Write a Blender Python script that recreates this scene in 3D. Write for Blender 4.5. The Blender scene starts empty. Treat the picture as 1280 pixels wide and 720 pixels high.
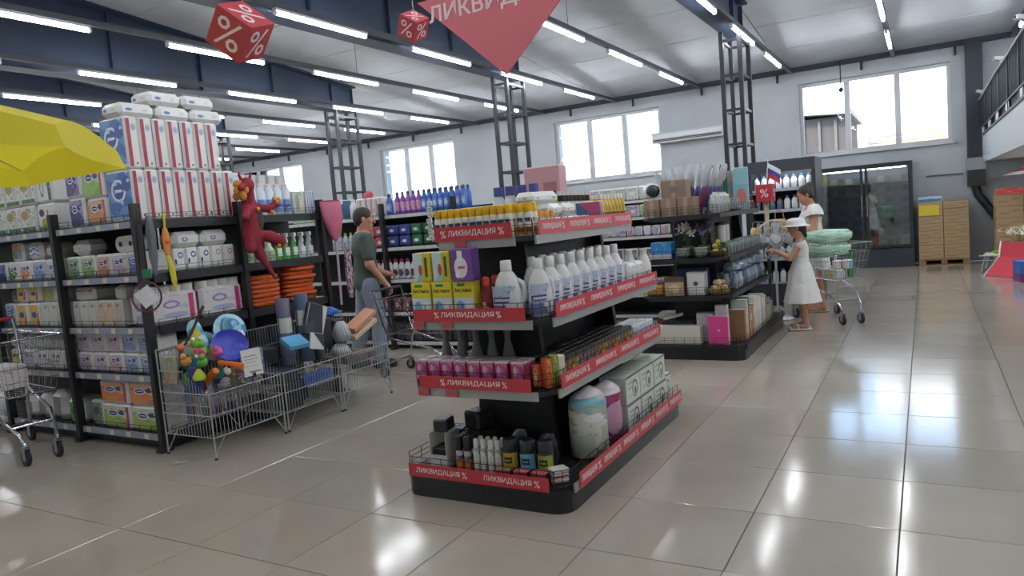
import bpy, math, random
import numpy as np
from mathutils import Matrix, Vector, Euler
random.seed(7)
R = math.radians
PI = math.pi
scn = bpy.context.scene
col = scn.collection

# ------------------------------------------------------------ camera
CH = 1.437
cam_d = bpy.data.cameras.new('camera')
cam = bpy.data.objects.new('camera', cam_d)
col.objects.link(cam)
_yaw, _pitch, _roll = R(-29.9), R(-5.2), R(-4.76)
_F = Vector((math.sin(_yaw), math.cos(_yaw), 0)); _Rt = Vector((math.cos(_yaw), -math.sin(_yaw), 0)); _U = Vector((0, 0, 1))
_F, _U = _F*math.cos(_pitch) + _U*math.sin(_pitch), _U*math.cos(_pitch) - _F*math.sin(_pitch)
_Rt, _U = _Rt*math.cos(_roll) + _U*math.sin(_roll), _U*math.cos(_roll) - _Rt*math.sin(_roll)
mw = Matrix((( _Rt.x, _U.x, -_F.x, 0), (_Rt.y, _U.y, -_F.y, 0), (_Rt.z, _U.z, -_F.z, CH), (0, 0, 0, 1)))
cam.matrix_world = mw
cam_d.sensor_width = 36.0
cam_d.lens = 908.0/1280.0*36.0
cam_d.clip_start = 0.05
cam_d.clip_end = 300
scn.camera = cam

# ------------------------------------------------------------ world, sun, exposure
w = bpy.data.worlds.new('world'); scn.world = w
w.use_nodes = True
nt = w.node_tree
bg = nt.nodes['Background']
sky = nt.nodes.new('ShaderNodeTexSky')
try:
    sky.sky_type = 'NISHITA'
    sky.sun_disc = False
    sky.sun_elevation = R(52); sky.sun_rotation = R(200)
    sky.air_density = 1.2; sky.dust_density = 2.5
except Exception:
    pass
nt.links.new(sky.outputs[0], bg.inputs[0])
bg.inputs[1].default_value = 1.2
sd = bpy.data.lights.new('sun', 'SUN'); sd.energy = 5.5; sd.angle = R(0.6); sd.color = (1, .96, .9)
so = bpy.data.objects.new('sun', sd); col.objects.link(so)
so.rotation_euler = Euler((R(42), 0, R(-20)))
TUBE = 52.0
vs = scn.view_settings
scn.display_settings.display_device = 'sRGB'
vs.view_transform = 'Standard'; vs.look = 'None'; vs.exposure = 0.0; vs.gamma = 1.0
vs.use_curve_mapping = False
scn.cycles.max_bounces = 6; scn.cycles.diffuse_bounces = 3; scn.cycles.glossy_bounces = 3
scn.cycles.transparent_max_bounces = 12; scn.cycles.transmission_bounces = 4
scn.cycles.use_denoising = True
scn.cycles.sample_clamp_indirect = 6.0
scn.cycles.caustics_reflective = False; scn.cycles.caustics_refractive = False

# ------------------------------------------------------------ materials
def lin(h):
    if not isinstance(h, str): return (h[0], h[1], h[2], 1)
    h = h.lstrip('#')
    c = [int(h[i:i+2], 16)/255 for i in (0, 2, 4)]
    return tuple([(x/12.92 if x <= .04045 else ((x+.055)/1.055)**2.4) for x in c] + [1])
_mc = {}
def M(hexc, rough=.5, metal=0., spec=.5, bump=0., bs=40., var=.06, emit=0., coat=0., alpha=None):
    key = (hexc, rough, metal, spec, bump, bs, var, emit, coat, alpha)
    if key in _mc: return _mc[key]
    m = bpy.data.materials.new('surface_%d' % len(_mc)); m.use_nodes = True
    n = m.node_tree; b = n.nodes['Principled BSDF']
    c = lin(hexc)
    b.inputs['Base Color'].default_value = c
    b.inputs['Roughness'].default_value = rough
    b.inputs['Metallic'].default_value = metal
    b.inputs['Specular IOR Level'].default_value = spec
    if coat: b.inputs['Coat Weight'].default_value = coat
    if emit:
        b.inputs['Emission Color'].default_value = c
        b.inputs['Emission Strength'].default_value = emit
    if (var or bump) and not emit:
        tc = n.nodes.new('ShaderNodeTexCoord'); ns = n.nodes.new('ShaderNodeTexNoise')
        ns.inputs['Scale'].default_value = bs; ns.inputs['Detail'].default_value = 2
        n.links.new(tc.outputs['Object'], ns.inputs['Vector'])
        if var:
            mx = n.nodes.new('ShaderNodeMix'); mx.data_type = 'RGBA'
            n.links.new(ns.outputs[0], mx.inputs[0])
            mx.inputs[6].default_value = tuple(x*(1-var*2) for x in c[:3]) + (1,)
            mx.inputs[7].default_value = tuple(min(1, x*(1+var*2)) for x in c[:3]) + (1,)
            n.links.new(mx.outputs[2], b.inputs['Base Color'])
        if bump:
            bp = n.nodes.new('ShaderNodeBump'); bp.inputs['Strength'].default_value = bump; bp.inputs['Distance'].default_value = .01
            n.links.new(ns.outputs[0], bp.inputs['Height']); n.links.new(bp.outputs[0], b.inputs['Normal'])
    if alpha is not None:
        out = n.nodes['Material Output']
        tr = n.nodes.new('ShaderNodeBsdfTransparent'); mi = n.nodes.new('ShaderNodeMixShader')
        mi.inputs[0].default_value = alpha
        n.links.new(tr.outputs[0], mi.inputs[1]); n.links.new(b.outputs[0], mi.inputs[2]); n.links.new(mi.outputs[0], out.inputs[0])
    _mc[key] = m
    return m
_ac = {}
def A(base, *shapes, rough=.35):
    """printed surface: shapes in the face's own 0..1 coordinates, later ones on top.
    ('e',cx,cy,rx,ry,col) ellipse  ('r',x0,y0,x1,y1,col) rectangle  ('h',a,b,c,col) a*u+b*v>c  ('n',scale,thr,col) mottled print  ('s',n,col) vertical stripes"""
    key = (base, shapes, rough)
    if key in _ac: return _ac[key]
    m = bpy.data.materials.new('print_%d' % len(_ac)); m.use_nodes = True
    n = m.node_tree; b = n.nodes['Principled BSDF']; b.inputs['Roughness'].default_value = rough
    tc = n.nodes.new('ShaderNodeTexCoord'); sp = n.nodes.new('ShaderNodeSeparateXYZ')
    n.links.new(tc.outputs['UV'], sp.inputs[0])
    def mth(op, a, c=None, d=None):
        k = n.nodes.new('ShaderNodeMath'); k.operation = op
        for i, v in enumerate((a, c, d)):
            if v is None: continue
            if isinstance(v, (int, float)): k.inputs[i].default_value = v
            else: n.links.new(v, k.inputs[i])
        return k.outputs[0]
    u, v = sp.outputs[0], sp.outputs[1]
    cur = None
    def over(mask, c):
        nonlocal cur
        mx = n.nodes.new('ShaderNodeMix'); mx.data_type = 'RGBA'
        n.links.new(mask, mx.inputs[0])
        if cur is None: mx.inputs[6].default_value = lin(base)
        else: n.links.new(cur, mx.inputs[6])
        mx.inputs[7].default_value = lin(c)
        cur = mx.outputs[2]
    for s in shapes:
        if s[0] == 'e':
            dx = mth('DIVIDE', mth('SUBTRACT', u, s[1]), s[3]); dy = mth('DIVIDE', mth('SUBTRACT', v, s[2]), s[4])
            over(mth('LESS_THAN', mth('ADD', mth('MULTIPLY', dx, dx), mth('MULTIPLY', dy, dy)), 1.0), s[5])
        elif s[0] == 'r':
            cx, cy = (s[1]+s[3])/2, (s[2]+s[4])/2
            a = mth('LESS_THAN', mth('ABSOLUTE', mth('SUBTRACT', u, cx)), abs(s[3]-s[1])/2)
            c = mth('LESS_THAN', mth('ABSOLUTE', mth('SUBTRACT', v, cy)), abs(s[4]-s[2])/2)
            over(mth('MULTIPLY', a, c), s[5])
        elif s[0] == 'h':
            over(mth('GREATER_THAN', mth('ADD', mth('MULTIPLY', u, s[1]), mth('MULTIPLY', v, s[2])), s[3]), s[4])
        elif s[0] == 'n':
            ns = n.nodes.new('ShaderNodeTexNoise'); ns.inputs['Scale'].default_value = s[1]; ns.inputs['Detail'].default_value = 1
            n.links.new(tc.outputs['UV'], ns.inputs['Vector'])
            over(mth('GREATER_THAN', ns.outputs[0], s[2]), s[3])
        elif s[0] == 's':
            over(mth('GREATER_THAN', mth('FRACT', mth('MULTIPLY', u, s[1])), .5), s[2])
        elif s[0] == 'w':
            over(mth('GREATER_THAN', mth('SINE', mth('ADD', mth('MULTIPLY', v, s[1]), mth('MULTIPLY', mth('SINE', mth('MULTIPLY', u, s[2])), s[3]))), 0.2), s[4])
    if cur is None: b.inputs['Base Color'].default_value = lin(base)
    else: n.links.new(cur, b.inputs['Base Color'])
    _ac[key] = m
    return m

BLACK = M('1c1d20', .45, var=.03); DARK = M('2a2c31', .5, var=.03); WHITE = M('e6e6e4', .45); STEEL = M('a9adb2', .28, .9)
CHROME = M('c4c8cc', .2, 1.0, var=0); WIRE = M('15161a', .4); RAILGREY = M('a5a6a4', .4, .3); NAVY = M('2b3240', .5)
RED = M('c2333c', .45, var=.03); TEXTW = M('f3eceb', .5, var=0); RUBBER = M('232325', .6)

# ------------------------------------------------------------ mesh building
class MB:
    def __init__(s): s.v = []; s.f = []; s.m = []; s.u = []
    def add(s, verts, faces, mi=0, uvs=None):
        o = len(s.v); s.v += [tuple(x) for x in verts]
        for i, f in enumerate(faces):
            s.f.append([o+k for k in f]); s.m.append(mi[i] if isinstance(mi, (list, tuple)) else mi)
            s.u.append(uvs[i] if uvs else [(0, 0)]*len(f))
        return s
    def box(s, x0, y0, z0, x1, y1, z1, mi=0, rot=None, c=0.):
        """mi: one index or (front/back, sides, top/bottom); c = chamfer; front is -Y"""
        if not isinstance(mi, (list, tuple)): mi = (mi, mi, mi)
        cx, cy, cz = (x0+x1)/2, (y0+y1)/2, (z0+z1)/2; hx, hy, hz = abs(x1-x0)/2, abs(y1-y0)/2, abs(z1-z0)/2
        V = []; idx = {}
        if c <= 0:
            for a in (-1, 1):
                for b_ in (-1, 1):
                    for d in (-1, 1): idx[a, b_, d] = len(V); V.append((a*hx, b_*hy, d*hz))
            g = lambda a, b_, d, ax: idx[a, b_, d]
        else:
            c = min(c, hx*.9, hy*.9, hz*.9)
            for a in (-1, 1):
                for b_ in (-1, 1):
                    for d in (-1, 1):
                        for ax in range(3):
                            p = [a*(hx-c), b_*(hy-c), d*(hz-c)]; p[ax] += (a, b_, d)[ax]*c
                            idx[a, b_, d, ax] = len(V); V.append(tuple(p))
            g = lambda a, b_, d, ax: idx[a, b_, d, ax]
        F = []; Mi = []; UV = []
        q = [(0, 0), (1, 0), (1, 1), (0, 1)]
        def fc(l, m_, uv=q): F.append(l); Mi.append(m_); UV.append(uv if len(l) == 4 else [(0, 0)]*len(l))
        fc([g(-1,-1,-1,1), g(1,-1,-1,1), g(1,-1,1,1), g(-1,-1,1,1)], mi[0])
        fc([g(1,1,-1,1), g(-1,1,-1,1), g(-1,1,1,1), g(1,1,1,1)], mi[0])
        fc([g(1,-1,-1,0), g(1,1,-1,0), g(1,1,1,0), g(1,-1,1,0)], mi[1])
        fc([g(-1,1,-1,0), g(-1,-1,-1,0), g(-1,-1,1,0), g(-1,1,1,0)], mi[1])
        fc([g(-1,-1,1,2), g(1,-1,1,2), g(1,1,1,2), g(-1,1,1,2)], mi[2])
        fc([g(-1,1,-1,2), g(1,1,-1,2), g(1,-1,-1,2), g(-1,-1,-1,2)], mi[2])
        if c > 0:
            for a in (-1, 1):
                for b_ in (-1, 1):
                    fl = a*b_ > 0
                    l = [g(a,b_,-1,0), g(a,b_,-1,1), g(a,b_,1,1), g(a,b_,1,0)]; fc(l[::-1] if not fl else l, mi[1], [(0,0)]*4)
                    l = [g(a,-1,b_,0), g(a,-1,b_,2), g(a,1,b_,2), g(a,1,b_,0)]; fc(l if not fl else l[::-1], mi[2], [(0,0)]*4)
                    l = [g(-1,a,b_,1), g(-1,a,b_,2), g(1,a,b_,2), g(1,a,b_,1)]; fc(l[::-1] if not fl else l, mi[2], [(0,0)]*4)
                    for d in (-1, 1):
                        l = [g(a,b_,d,0), g(a,b_,d,1), g(a,b_,d,2)]; fc(l if a*b_*d > 0 else l[::-1], mi[2])
        if rot is not None:
            Rm = rot if isinstance(rot, Matrix) else Euler(rot).to_matrix()
            V = [Rm @ Vector(p) for p in V]
        V = [(p[0]+cx, p[1]+cy, p[2]+cz) for p in V]
        return s.add(V, F, Mi, UV)
    def tube(s, pts, r, n=6, mi=0, caps=True, close=False):
        P = [Vector(p) for p in pts]; k = len(P)
        rr = r if isinstance(r, (list, tuple)) else [r]*k
        V = []; up = None
        for i, p in enumerate(P):
            if close: t = (P[(i+1) % k]-P[i-1])
            else: t = (P[min(i+1, k-1)]-P[max(i-1, 0)])
            t.normalize()
            if up is None:
                up = Vector((0, 0, 1)) if abs(t.z) < .9 else Vector((1, 0, 0))
            a = up - t*up.dot(t)
            if a.length < 1e-6: a = t.orthogonal()
            a.normalize(); b_ = t.cross(a); up = a
            for j in range(n):
                th = 2*PI*j/n + PI/n
                V.append(p + (a*math.cos(th)+b_*math.sin(th))*rr[i])
        F = []
        for i in range(k if close else k-1):
            for j in range(n):
                a0, a1 = i*n+j, i*n+(j+1) % n; b0, b1 = ((i+1) % k)*n+j, ((i+1) % k)*n+(j+1) % n
                F.append([a0, a1, b1, b0])
        if caps and not close:
            F.append(list(range(n))[::-1]); F.append([(k-1)*n+j for j in range(n)])
        return s.add(V, F, mi)
    def lathe(s, prof, n=12, mi=0, sx=1, sy=1, c=(0, 0, 0), a0=0, a1=2*PI, ax='z'):
        """profile of (radius, height) turned about z; uv runs round and up"""
        full = abs(a1-a0-2*PI) < 1e-6; k = len(prof); V = []; F = []; UV = []
        cnt = n if full else n+1
        z0, z1 = prof[0][1], prof[-1][1]
        for (r, z) in prof:
            for j in range(cnt):
                th = a0+(a1-a0)*j/n
                p = (r*math.cos(th)*sx, r*math.sin(th)*sy, z)
                if ax == 'y': p = (p[0], -p[2], p[1])
                if ax == 'x': p = (p[2], p[0], p[1])
                V.append((p[0]+c[0], p[1]+c[1], p[2]+c[2]))
        for i in range(k-1):
            va, vb = (prof[i][1]-z0)/((z1-z0) or 1), (prof[i+1][1]-z0)/((z1-z0) or 1)
            for j in range(n):
                j2 = (j+1) % cnt
                F.append([i*cnt+j, i*cnt+j2, (i+1)*cnt+j2, (i+1)*cnt+j])
                UV.append([(j/n, va), ((j+1)/n, va), ((j+1)/n, vb), (j/n, vb)])
        if full:
            if prof[0][0] > 1e-5: F.append([j for j in range(cnt)][::-1]); UV.append([(0, 0)]*cnt)
            if prof[-1][0] > 1e-5: F.append([(k-1)*cnt+j for j in range(cnt)]); UV.append([(0, 0)]*cnt)
        return s.add(V, F, mi, UV)
    def prism(s, pts, y0, y1, mi=0):
        """outline in x,z (counter-clockwise seen from -Y) pulled from y0 (front) to y1"""
        n = len(pts); xs = [p[0] for p in pts]; zs = [p[1] for p in pts]
        uv = [((p[0]-min(xs))/((max(xs)-min(xs)) or 1), (p[1]-min(zs))/((max(zs)-min(zs)) or 1)) for p in pts]
        V = [(p[0], y0, p[1]) for p in pts] + [(p[0], y1, p[1]) for p in pts]
        F = [list(range(n)), [n+i for i in range(n)][::-1]]; UV = [uv, uv[::-1]]
        for i in range(n):
            j = (i+1) % n; F.append([j, i, n+i, n+j]); UV.append([(0, 0)]*4)
        return s.add(V, F, mi, UV)
    def ball(s, c, r, n=10, mi=0, m=7):
        r = r if isinstance(r, (tuple, list)) else (r, r, r)
        pr = [(max(1e-6, math.sin(PI*i/m)), -math.cos(PI*i/m)) for i in range(m+1)]
        t = MB().lathe(pr, n)
        return s.add([(c[0]+p[0]*r[0], c[1]+p[1]*r[1], c[2]+p[2]*r[2]) for p in t.v], t.f, mi, t.u)
    def loft(s, rings, n=16, mi=0, caps=True, wave=None):
        """rings of (cx,cy,cz,rx,ry); wave(i,theta) scales the radius"""
        V = []; F = []; UV = []; k = len(rings)
        for i, (cx, cy, cz, rx, ry) in enumerate(rings):
            for j in range(n):
                th = 2*PI*j/n; q = wave(i, th) if wave else 1
                V.append((cx+rx*q*math.cos(th), cy+ry*q*math.sin(th), cz))
        for i in range(k-1):
            for j in range(n):
                j2 = (j+1) % n; F.append([i*n+j, i*n+j2, (i+1)*n+j2, (i+1)*n+j])
                va, vb = [(rings[q][2]-rings[0][2])/((rings[-1][2]-rings[0][2]) or 1) for q in (i, i+1)]; UV.append([(j/n, va), ((j+1)/n, va), ((j+1)/n, vb), (j/n, vb)])
        if caps:
            F.append(list(range(n))[::-1]); UV.append([(0, 0)]*n); F.append([(k-1)*n+j for j in range(n)]); UV.append([(0, 0)]*n)
        return s.add(V, F, mi, UV)
    def xf(s, mat):
        s.v = [tuple(mat @ Vector(p)) for p in s.v]; return s
    def join(s, o, mat=None, mi=0):
        return s.add([tuple((mat @ Vector(p)) if mat else p) for p in o.v], o.f, [x+mi for x in o.m], o.u)
    def mesh(s, mats, smooth=35, name='piece'):
        me = bpy.data.meshes.new(name)
        me.from_pydata(s.v, [], s.f)
        if not isinstance(mats, (list, tuple)): mats = [mats]
        for m in mats: me.materials.append(m)
        me.polygons.foreach_set('material_index', [min(x, len(mats)-1) for x in s.m])
        ul = me.uv_layers.new(name='uv')
        ul.data.foreach_set('uv', [x for f in s.u for p in f for x in p])
        if smooth:
            me.polygons.foreach_set('use_smooth', [True]*len(me.polygons))
            me.update(); me.set_sharp_from_angle(angle=R(smooth))
        me.update()
        return me

LABELS = {}
def O(mesh, name, parent=None, loc=(0, 0, 0), rz=0, label=None, cat=None, group=None, kind=None, rot=None, s=1):
    o = bpy.data.objects.new(name, mesh); col.objects.link(o)
    o.location = loc
    o.rotation_euler = rot if rot is not None else (0, 0, rz)
    if s != 1: o.scale = (s, s, s) if not isinstance(s, (tuple, list)) else s
    if parent is not None: o.parent = parent
    if label:
        o['label'] = label
        if cat: LABELS.setdefault(label, []).append(name)
    if cat: o['category'] = cat
    if group: o['group'] = group
    if kind: o['kind'] = kind
    return o
def B(x0, y0, z0, x1, y1, z1, mats, name, parent=None, c=0., **k):
    """a box object with its origin at the base centre"""
    cx, cy = (x0+x1)/2, (y0+y1)/2; px = parent
    me = MB().box(x0-cx, y0-cy, 0, x1-cx, y1-cy, z1-z0, c=c).mesh(mats)
    return O(me, name, parent, (cx, cy, z0), **k)
class Kind:
    """prototype of a thing: its own mesh (or None) and parts [(name, mesh, loc, label, [sub-parts])]"""
    def __init__(s, name, cat, mesh, parts=()): s.name, s.cat, s.mesh, s.parts = name, cat, mesh, parts
def put(k, loc, rz=0, label=None, group=None, s=1, rot=None):
    r = O(k.mesh, k.name, None, loc, rz, label, k.cat, group, rot=rot, s=s)
    for p in k.parts:
        c = O(p[1], p[0], r, p[2], label=p[3] if len(p) > 3 else None)
        for q in (p[4] if len(p) > 4 else ()): O(q[1], q[0], c, q[2], label=q[3] if len(q) > 3 else None)
    return r
ORD = 'first second third fourth fifth sixth seventh eighth ninth tenth eleventh twelfth thirteenth fourteenth fifteenth sixteenth seventeenth eighteenth nineteenth twentieth twenty-first twenty-second twenty-third twenty-fourth twenty-fifth twenty-sixth'.split()
_tx = {}
def text_mesh(s, wd, ht, mat, th=.0012, font_bold=.0):
    key = (s, wd, ht, mat.name, th)
    if key in _tx: return _tx[key]
    cu = bpy.data.curves.new('lettering', 'FONT'); cu.body = s; cu.align_x = 'CENTER'; cu.extrude = .02; cu.resolution_u = 2
    cu.offset = font_bold
    o = bpy.data.objects.new('lettering', cu); col.objects.link(o)
    bpy.context.view_layer.update()
    me = bpy.data.meshes.new_from_object(o.evaluated_get(bpy.context.evaluated_depsgraph_get()))
    bpy.data.objects.remove(o); bpy.data.curves.remove(cu)
    n = len(me.vertices); a = np.empty(n*3); me.vertices.foreach_get('co', a); a = a.reshape(-1, 3)
    lo, hi = a.min(0), a.max(0); ctr = (lo+hi)/2; a = (a-ctr)/(hi-lo+1e-9)
    b = np.stack([a[:, 0]*wd, -(a[:, 2])*th, a[:, 1]*ht], 1)
    me.vertices.foreach_set('co', b.ravel()); me.materials.clear(); me.materials.append(mat); me.update()
    _tx[key] = me
    return me

# ============================================================ the hall
XL, XR, YB, YW = -22.0, 5.0, -7.0, 16.0
def roof(y): return 4.02 + .1*(YW-y)
# floor: grout bed + tiles with their own edges
def tile_mat():
    m = bpy.data.materials.new('glazed_tile'); m.use_nodes = True
    n = m.node_tree; b = n.nodes['Principled BSDF']
    oi = n.nodes.new('ShaderNodeObjectInfo'); tc = n.nodes.new('ShaderNodeTexCoord')
    ns = n.nodes.new('ShaderNodeTexNoise'); ns.inputs['Scale'].default_value = 2.2; ns.inputs['Detail'].default_value = 5
    ge = n.nodes.new('ShaderNodeNewGeometry')
    n.links.new(ge.outputs['Position'], ns.inputs['Vector'])
    mx = n.nodes.new('ShaderNodeMix'); mx.data_type = 'RGBA'
    mx.inputs[6].default_value = lin('a59b8e'); mx.inputs[7].default_value = lin('b8afa3')
    n.links.new(ns.outputs[0], mx.inputs[0])
    mu = n.nodes.new('ShaderNodeMix'); mu.data_type = 'RGBA'; mu.blend_type = 'MULTIPLY'; mu.inputs[0].default_value = .14
    n.links.new(mx.outputs[2], mu.inputs[6]); n.links.new(oi.outputs['Random'], mu.inputs[7])
    n.links.new(mu.outputs[2], b.inputs['Base Color'])
    n2 = n.nodes.new('ShaderNodeTexNoise'); n2.inputs['Scale'].default_value = 7; n2.inputs['Detail'].default_value = 3
    n.links.new(ge.outputs['Position'], n2.inputs['Vector'])
    mr = n.nodes.new('ShaderNodeMapRange'); mr.inputs[3].default_value = .08; mr.inputs[4].default_value = .17
    n.links.new(n2.outputs[0], mr.inputs[0]); n.links.new(mr.outputs[0], b.inputs['Roughness'])
    b.inputs['Specular IOR Level'].default_value = .85
    n3 = n.nodes.new('ShaderNodeTexNoise'); n3.inputs['Scale'].default_value = 3.5
    n.links.new(ge.outputs['Position'], n3.inputs['Vector'])
    bp = n.nodes.new('ShaderNodeBump'); bp.inputs['Strength'].default_value = .05; bp.inputs['Distance'].default_value = .006
    n.links.new(n3.outputs[0], bp.inputs['Height']); n.links.new(bp.outputs[0], b.inputs['Normal'])
    return m
TILE = tile_mat()
floor = O(MB().box(XL, YB, -.2, XR, YW, -.004).mesh(M('4a443c', .7)), 'floor', kind='structure', label='hall floor of large glossy beige tiles')
_t = MB().box(-.2978, -.2978, -.012, .2978, .2978, 0, c=.002)
tile_me = _t.mesh(TILE, smooth=0)
TX0, TY0 = -.13, 3.348
def in_view(p, mg=60):
    d = Vector(p)-Vector((0, 0, CH)); z = d.dot(_F)
    if z < .3: return False
    x = 640+908*d.dot(_Rt)/z; y = 360-908*d.dot(_U)/z
    return -mg < x < 1280+mg and -mg < y < 720+mg
cells = []
for i in range(int((XL-TX0)/.6)+1, int((XR-TX0)/.6)):
    for j in range(int((YB-TY0)/.6)+1, int((YW-TY0)/.6)):
        x, y = TX0+.6*i+.3, TY0+.6*j+.3
        if x-.3 < XL or y-.3 < YB or x+.3 > XR or y+.3 > YW: continue
        cells.append(((not in_view((x, y, 0))), x*x+y*y, x, y))
cells.sort()
for h, d, x, y in cells[:300]: O(tile_me, 'tile', floor, (x, y, 0))
far = MB()
for h, d, x, y in cells[300:]: far.add([(x-.2985, y-.2985, 0), (x+.2985, y-.2985, 0), (x+.2985, y+.2985, 0), (x-.2985, y+.2985, 0)], [[0, 1, 2, 3]])
O(far.mesh(TILE, smooth=0), 'distant_tiles', floor, kind='stuff')

# walls
def wall_mat(h1, h2, bump=.25):
    m = bpy.data.materials.new('painted_concrete'); m.use_nodes = True
    n = m.node_tree; b = n.nodes['Principled BSDF']; b.inputs['Roughness'].default_value = .75
    ge = n.nodes.new('ShaderNodeNewGeometry')
    ns = n.nodes.new('ShaderNodeTexNoise'); ns.inputs['Scale'].default_value = .9; ns.inputs['Detail'].default_value = 6; ns.inputs['Roughness'].default_value = .6
    n.links.new(ge.outputs['Position'], ns.inputs['Vector'])
    mx = n.nodes.new('ShaderNodeMix'); mx.data_type = 'RGBA'
    mr = n.nodes.new('ShaderNodeMapRange'); mr.inputs[1].default_value = .35; mr.inputs[2].default_value = .65
    n.links.new(ns.outputs[0], mr.inputs[0]); n.links.new(mr.outputs[0], mx.inputs[0])
    mx.inputs[6].default_value = lin(h1); mx.inputs[7].default_value = lin(h2)
    n.links.new(mx.outputs[2], b.inputs['Base Color'])
    n2 = n.nodes.new('ShaderNodeTexNoise'); n2.inputs['Scale'].default_value = 6; n2.inputs['Detail'].default_value = 8
    n.links.new(ge.outputs['Position'], n2.inputs['Vector'])
    bp = n.nodes.new('ShaderNodeBump'); bp.inputs['Strength'].default_value = bump; bp.inputs['Distance'].default_value = .03
    n.links.new(n2.outputs[0], bp.inputs['Height']); n.links.new(bp.outputs[0], b.inputs['Normal'])
    return m
WALL = wall_mat('b4bac0', 'c3c8cd'); CEIL = wall_mat('bcc2c8', 'cdd2d7', .25)
wins = [(-19.0, -16.05), (-13.05, -10.6), (-7.68, -5.07), (-2.16, .47)]
WZ0, WZ1 = 2.26, 3.7
wb = MB(); xs = [XL]
for a, b in wins: xs += [a, b]
xs.append(XR)
for i in range(0, len(xs), 2): wb.box(xs[i], YW, 0, xs[i+1], YW+.4, 4.6)
for a, b in wins: wb.box(a, YW, 0, b, YW+.4, WZ0); wb.box(a, YW, WZ1, b, YW+.4, 4.6)
wall = O(wb.mesh(WALL, 0), 'wall_back', kind='structure', label='pale grey painted back wall with high windows')
O(MB().box(XL-.3, YB, 0, XL, YW+.4, 7).mesh(WALL), 'wall_left', kind='structure')
O(MB().box(XR, YB, 0, XR+.3, YW+.4, 7).mesh(WALL), 'wall_right', kind='structure')
O(MB().box(XL, YB-.3, 0, XR, YB, 7).mesh(WALL), 'wall_front', kind='structure')
FRAME = M('d6dadf', .4)
def glass_mat():
    m = bpy.data.materials.new('clear_glass'); m.use_nodes = True
    n = m.node_tree; out = n.nodes['Material Output']
    tr = n.nodes.new('ShaderNodeBsdfTransparent'); gl = n.nodes.new('ShaderNodeBsdfGlossy'); gl.inputs['Roughness'].default_value = .03
    lw = n.nodes.new('ShaderNodeFresnel'); lw.inputs[0].default_value = 1.35
    mi = n.nodes.new('ShaderNodeMixShader')
    n.links.new(lw.outputs[0], mi.inputs[0]); n.links.new(tr.outputs[0], mi.inputs[1]); n.links.new(gl.outputs[0], mi.inputs[2])
    n.links.new(mi.outputs[0], out.inputs[0]); tr.inputs[0].default_value = (.94, .96, .97, 1)
    return m
GLASS = glass_mat()
for wi, (a, b) in enumerate(wins):
    f = MB(); y0, y1 = YW+.10, YW+.17; t = .06
    f.box(a, y0, WZ0, a+t, y1, WZ1); f.box(b-t, y0, WZ0, b, y1, WZ1); f.box(a+t, y0, WZ0, b-t, y1, WZ0+t); f.box(a+t, y0, WZ1-t, b-t, y1, WZ1)
    wo = O(f.mesh(FRAME, 0), 'window_%d' % (4-wi), kind='structure', label='wide three-pane white framed window high in the back wall')
    wd = (b-a)/3
    for k in (1, 2): O(MB().box(a+wd*k-.05, y0-.01, WZ0+t, a+wd*k+.05, y1+.01, WZ1-t).mesh(FRAME, 0), 'mullion', wo)
    for k in range(3): O(MB().box(a+wd*k+(t if k == 0 else .05), y0+.03, WZ0+t, a+wd*(k+1)-(t if k == 2 else .05), y0+.036, WZ1-t).mesh(GLASS, 0), 'pane', wo)
    O(MB().box(a-.04, YW-.06, WZ0-.05, b+.04, YW+.1, WZ0).mesh(FRAME, 0), 'sill', wo)
# sloped ceiling of concrete panels
cm = MB()
ce = O(MB().add([(XL, YB, roof(YB)+.06), (XR, YB, roof(YB)+.06), (XR, YW+.4, roof(YW+.4)+.06), (XL, YW+.4, roof(YW+.4)+.06), (XL, YB, roof(YB)+.3), (XR, YB, roof(YB)+.3), (XR, YW+.4, roof(YW+.4)+.3), (XL, YW+.4, roof(YW+.4)+.3)],
    [[3, 2, 1, 0], [4, 5, 6, 7], [0, 1, 5, 4], [1, 2, 6, 5], [2, 3, 7, 6], [3, 0, 4, 7]]).mesh(M('8d9092', .8), 0), 'ceiling', kind='structure', label='sloping ceiling of bare concrete panels')
GX = [-2.4, -6.3, -10.2, -14.1, -18.0]
_pm = {}
bx = [XL+.02] + GX[::-1] + [1.5, XR-.02]
for i in range(len(bx)-1):
    x0, x1 = bx[i], bx[i+1]; wdt = x1-x0-.012
    if (round(wdt, 3)) not in _pm:
        _pm[round(wdt, 3)] = MB().box(-wdt/2, -.745, -.03, wdt/2, .745, .03, c=.005).mesh(CEIL, 0)
    y = YW-.75
    while y > YB+.7:
        O(_pm[round(wdt, 3)], 'panel', ce, ((x0+x1)/2, y, roof(y)+.03 + random.uniform(-.003, .003)), rot=(math.atan(-.1), 0, 0))
        y -= 1.5
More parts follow.
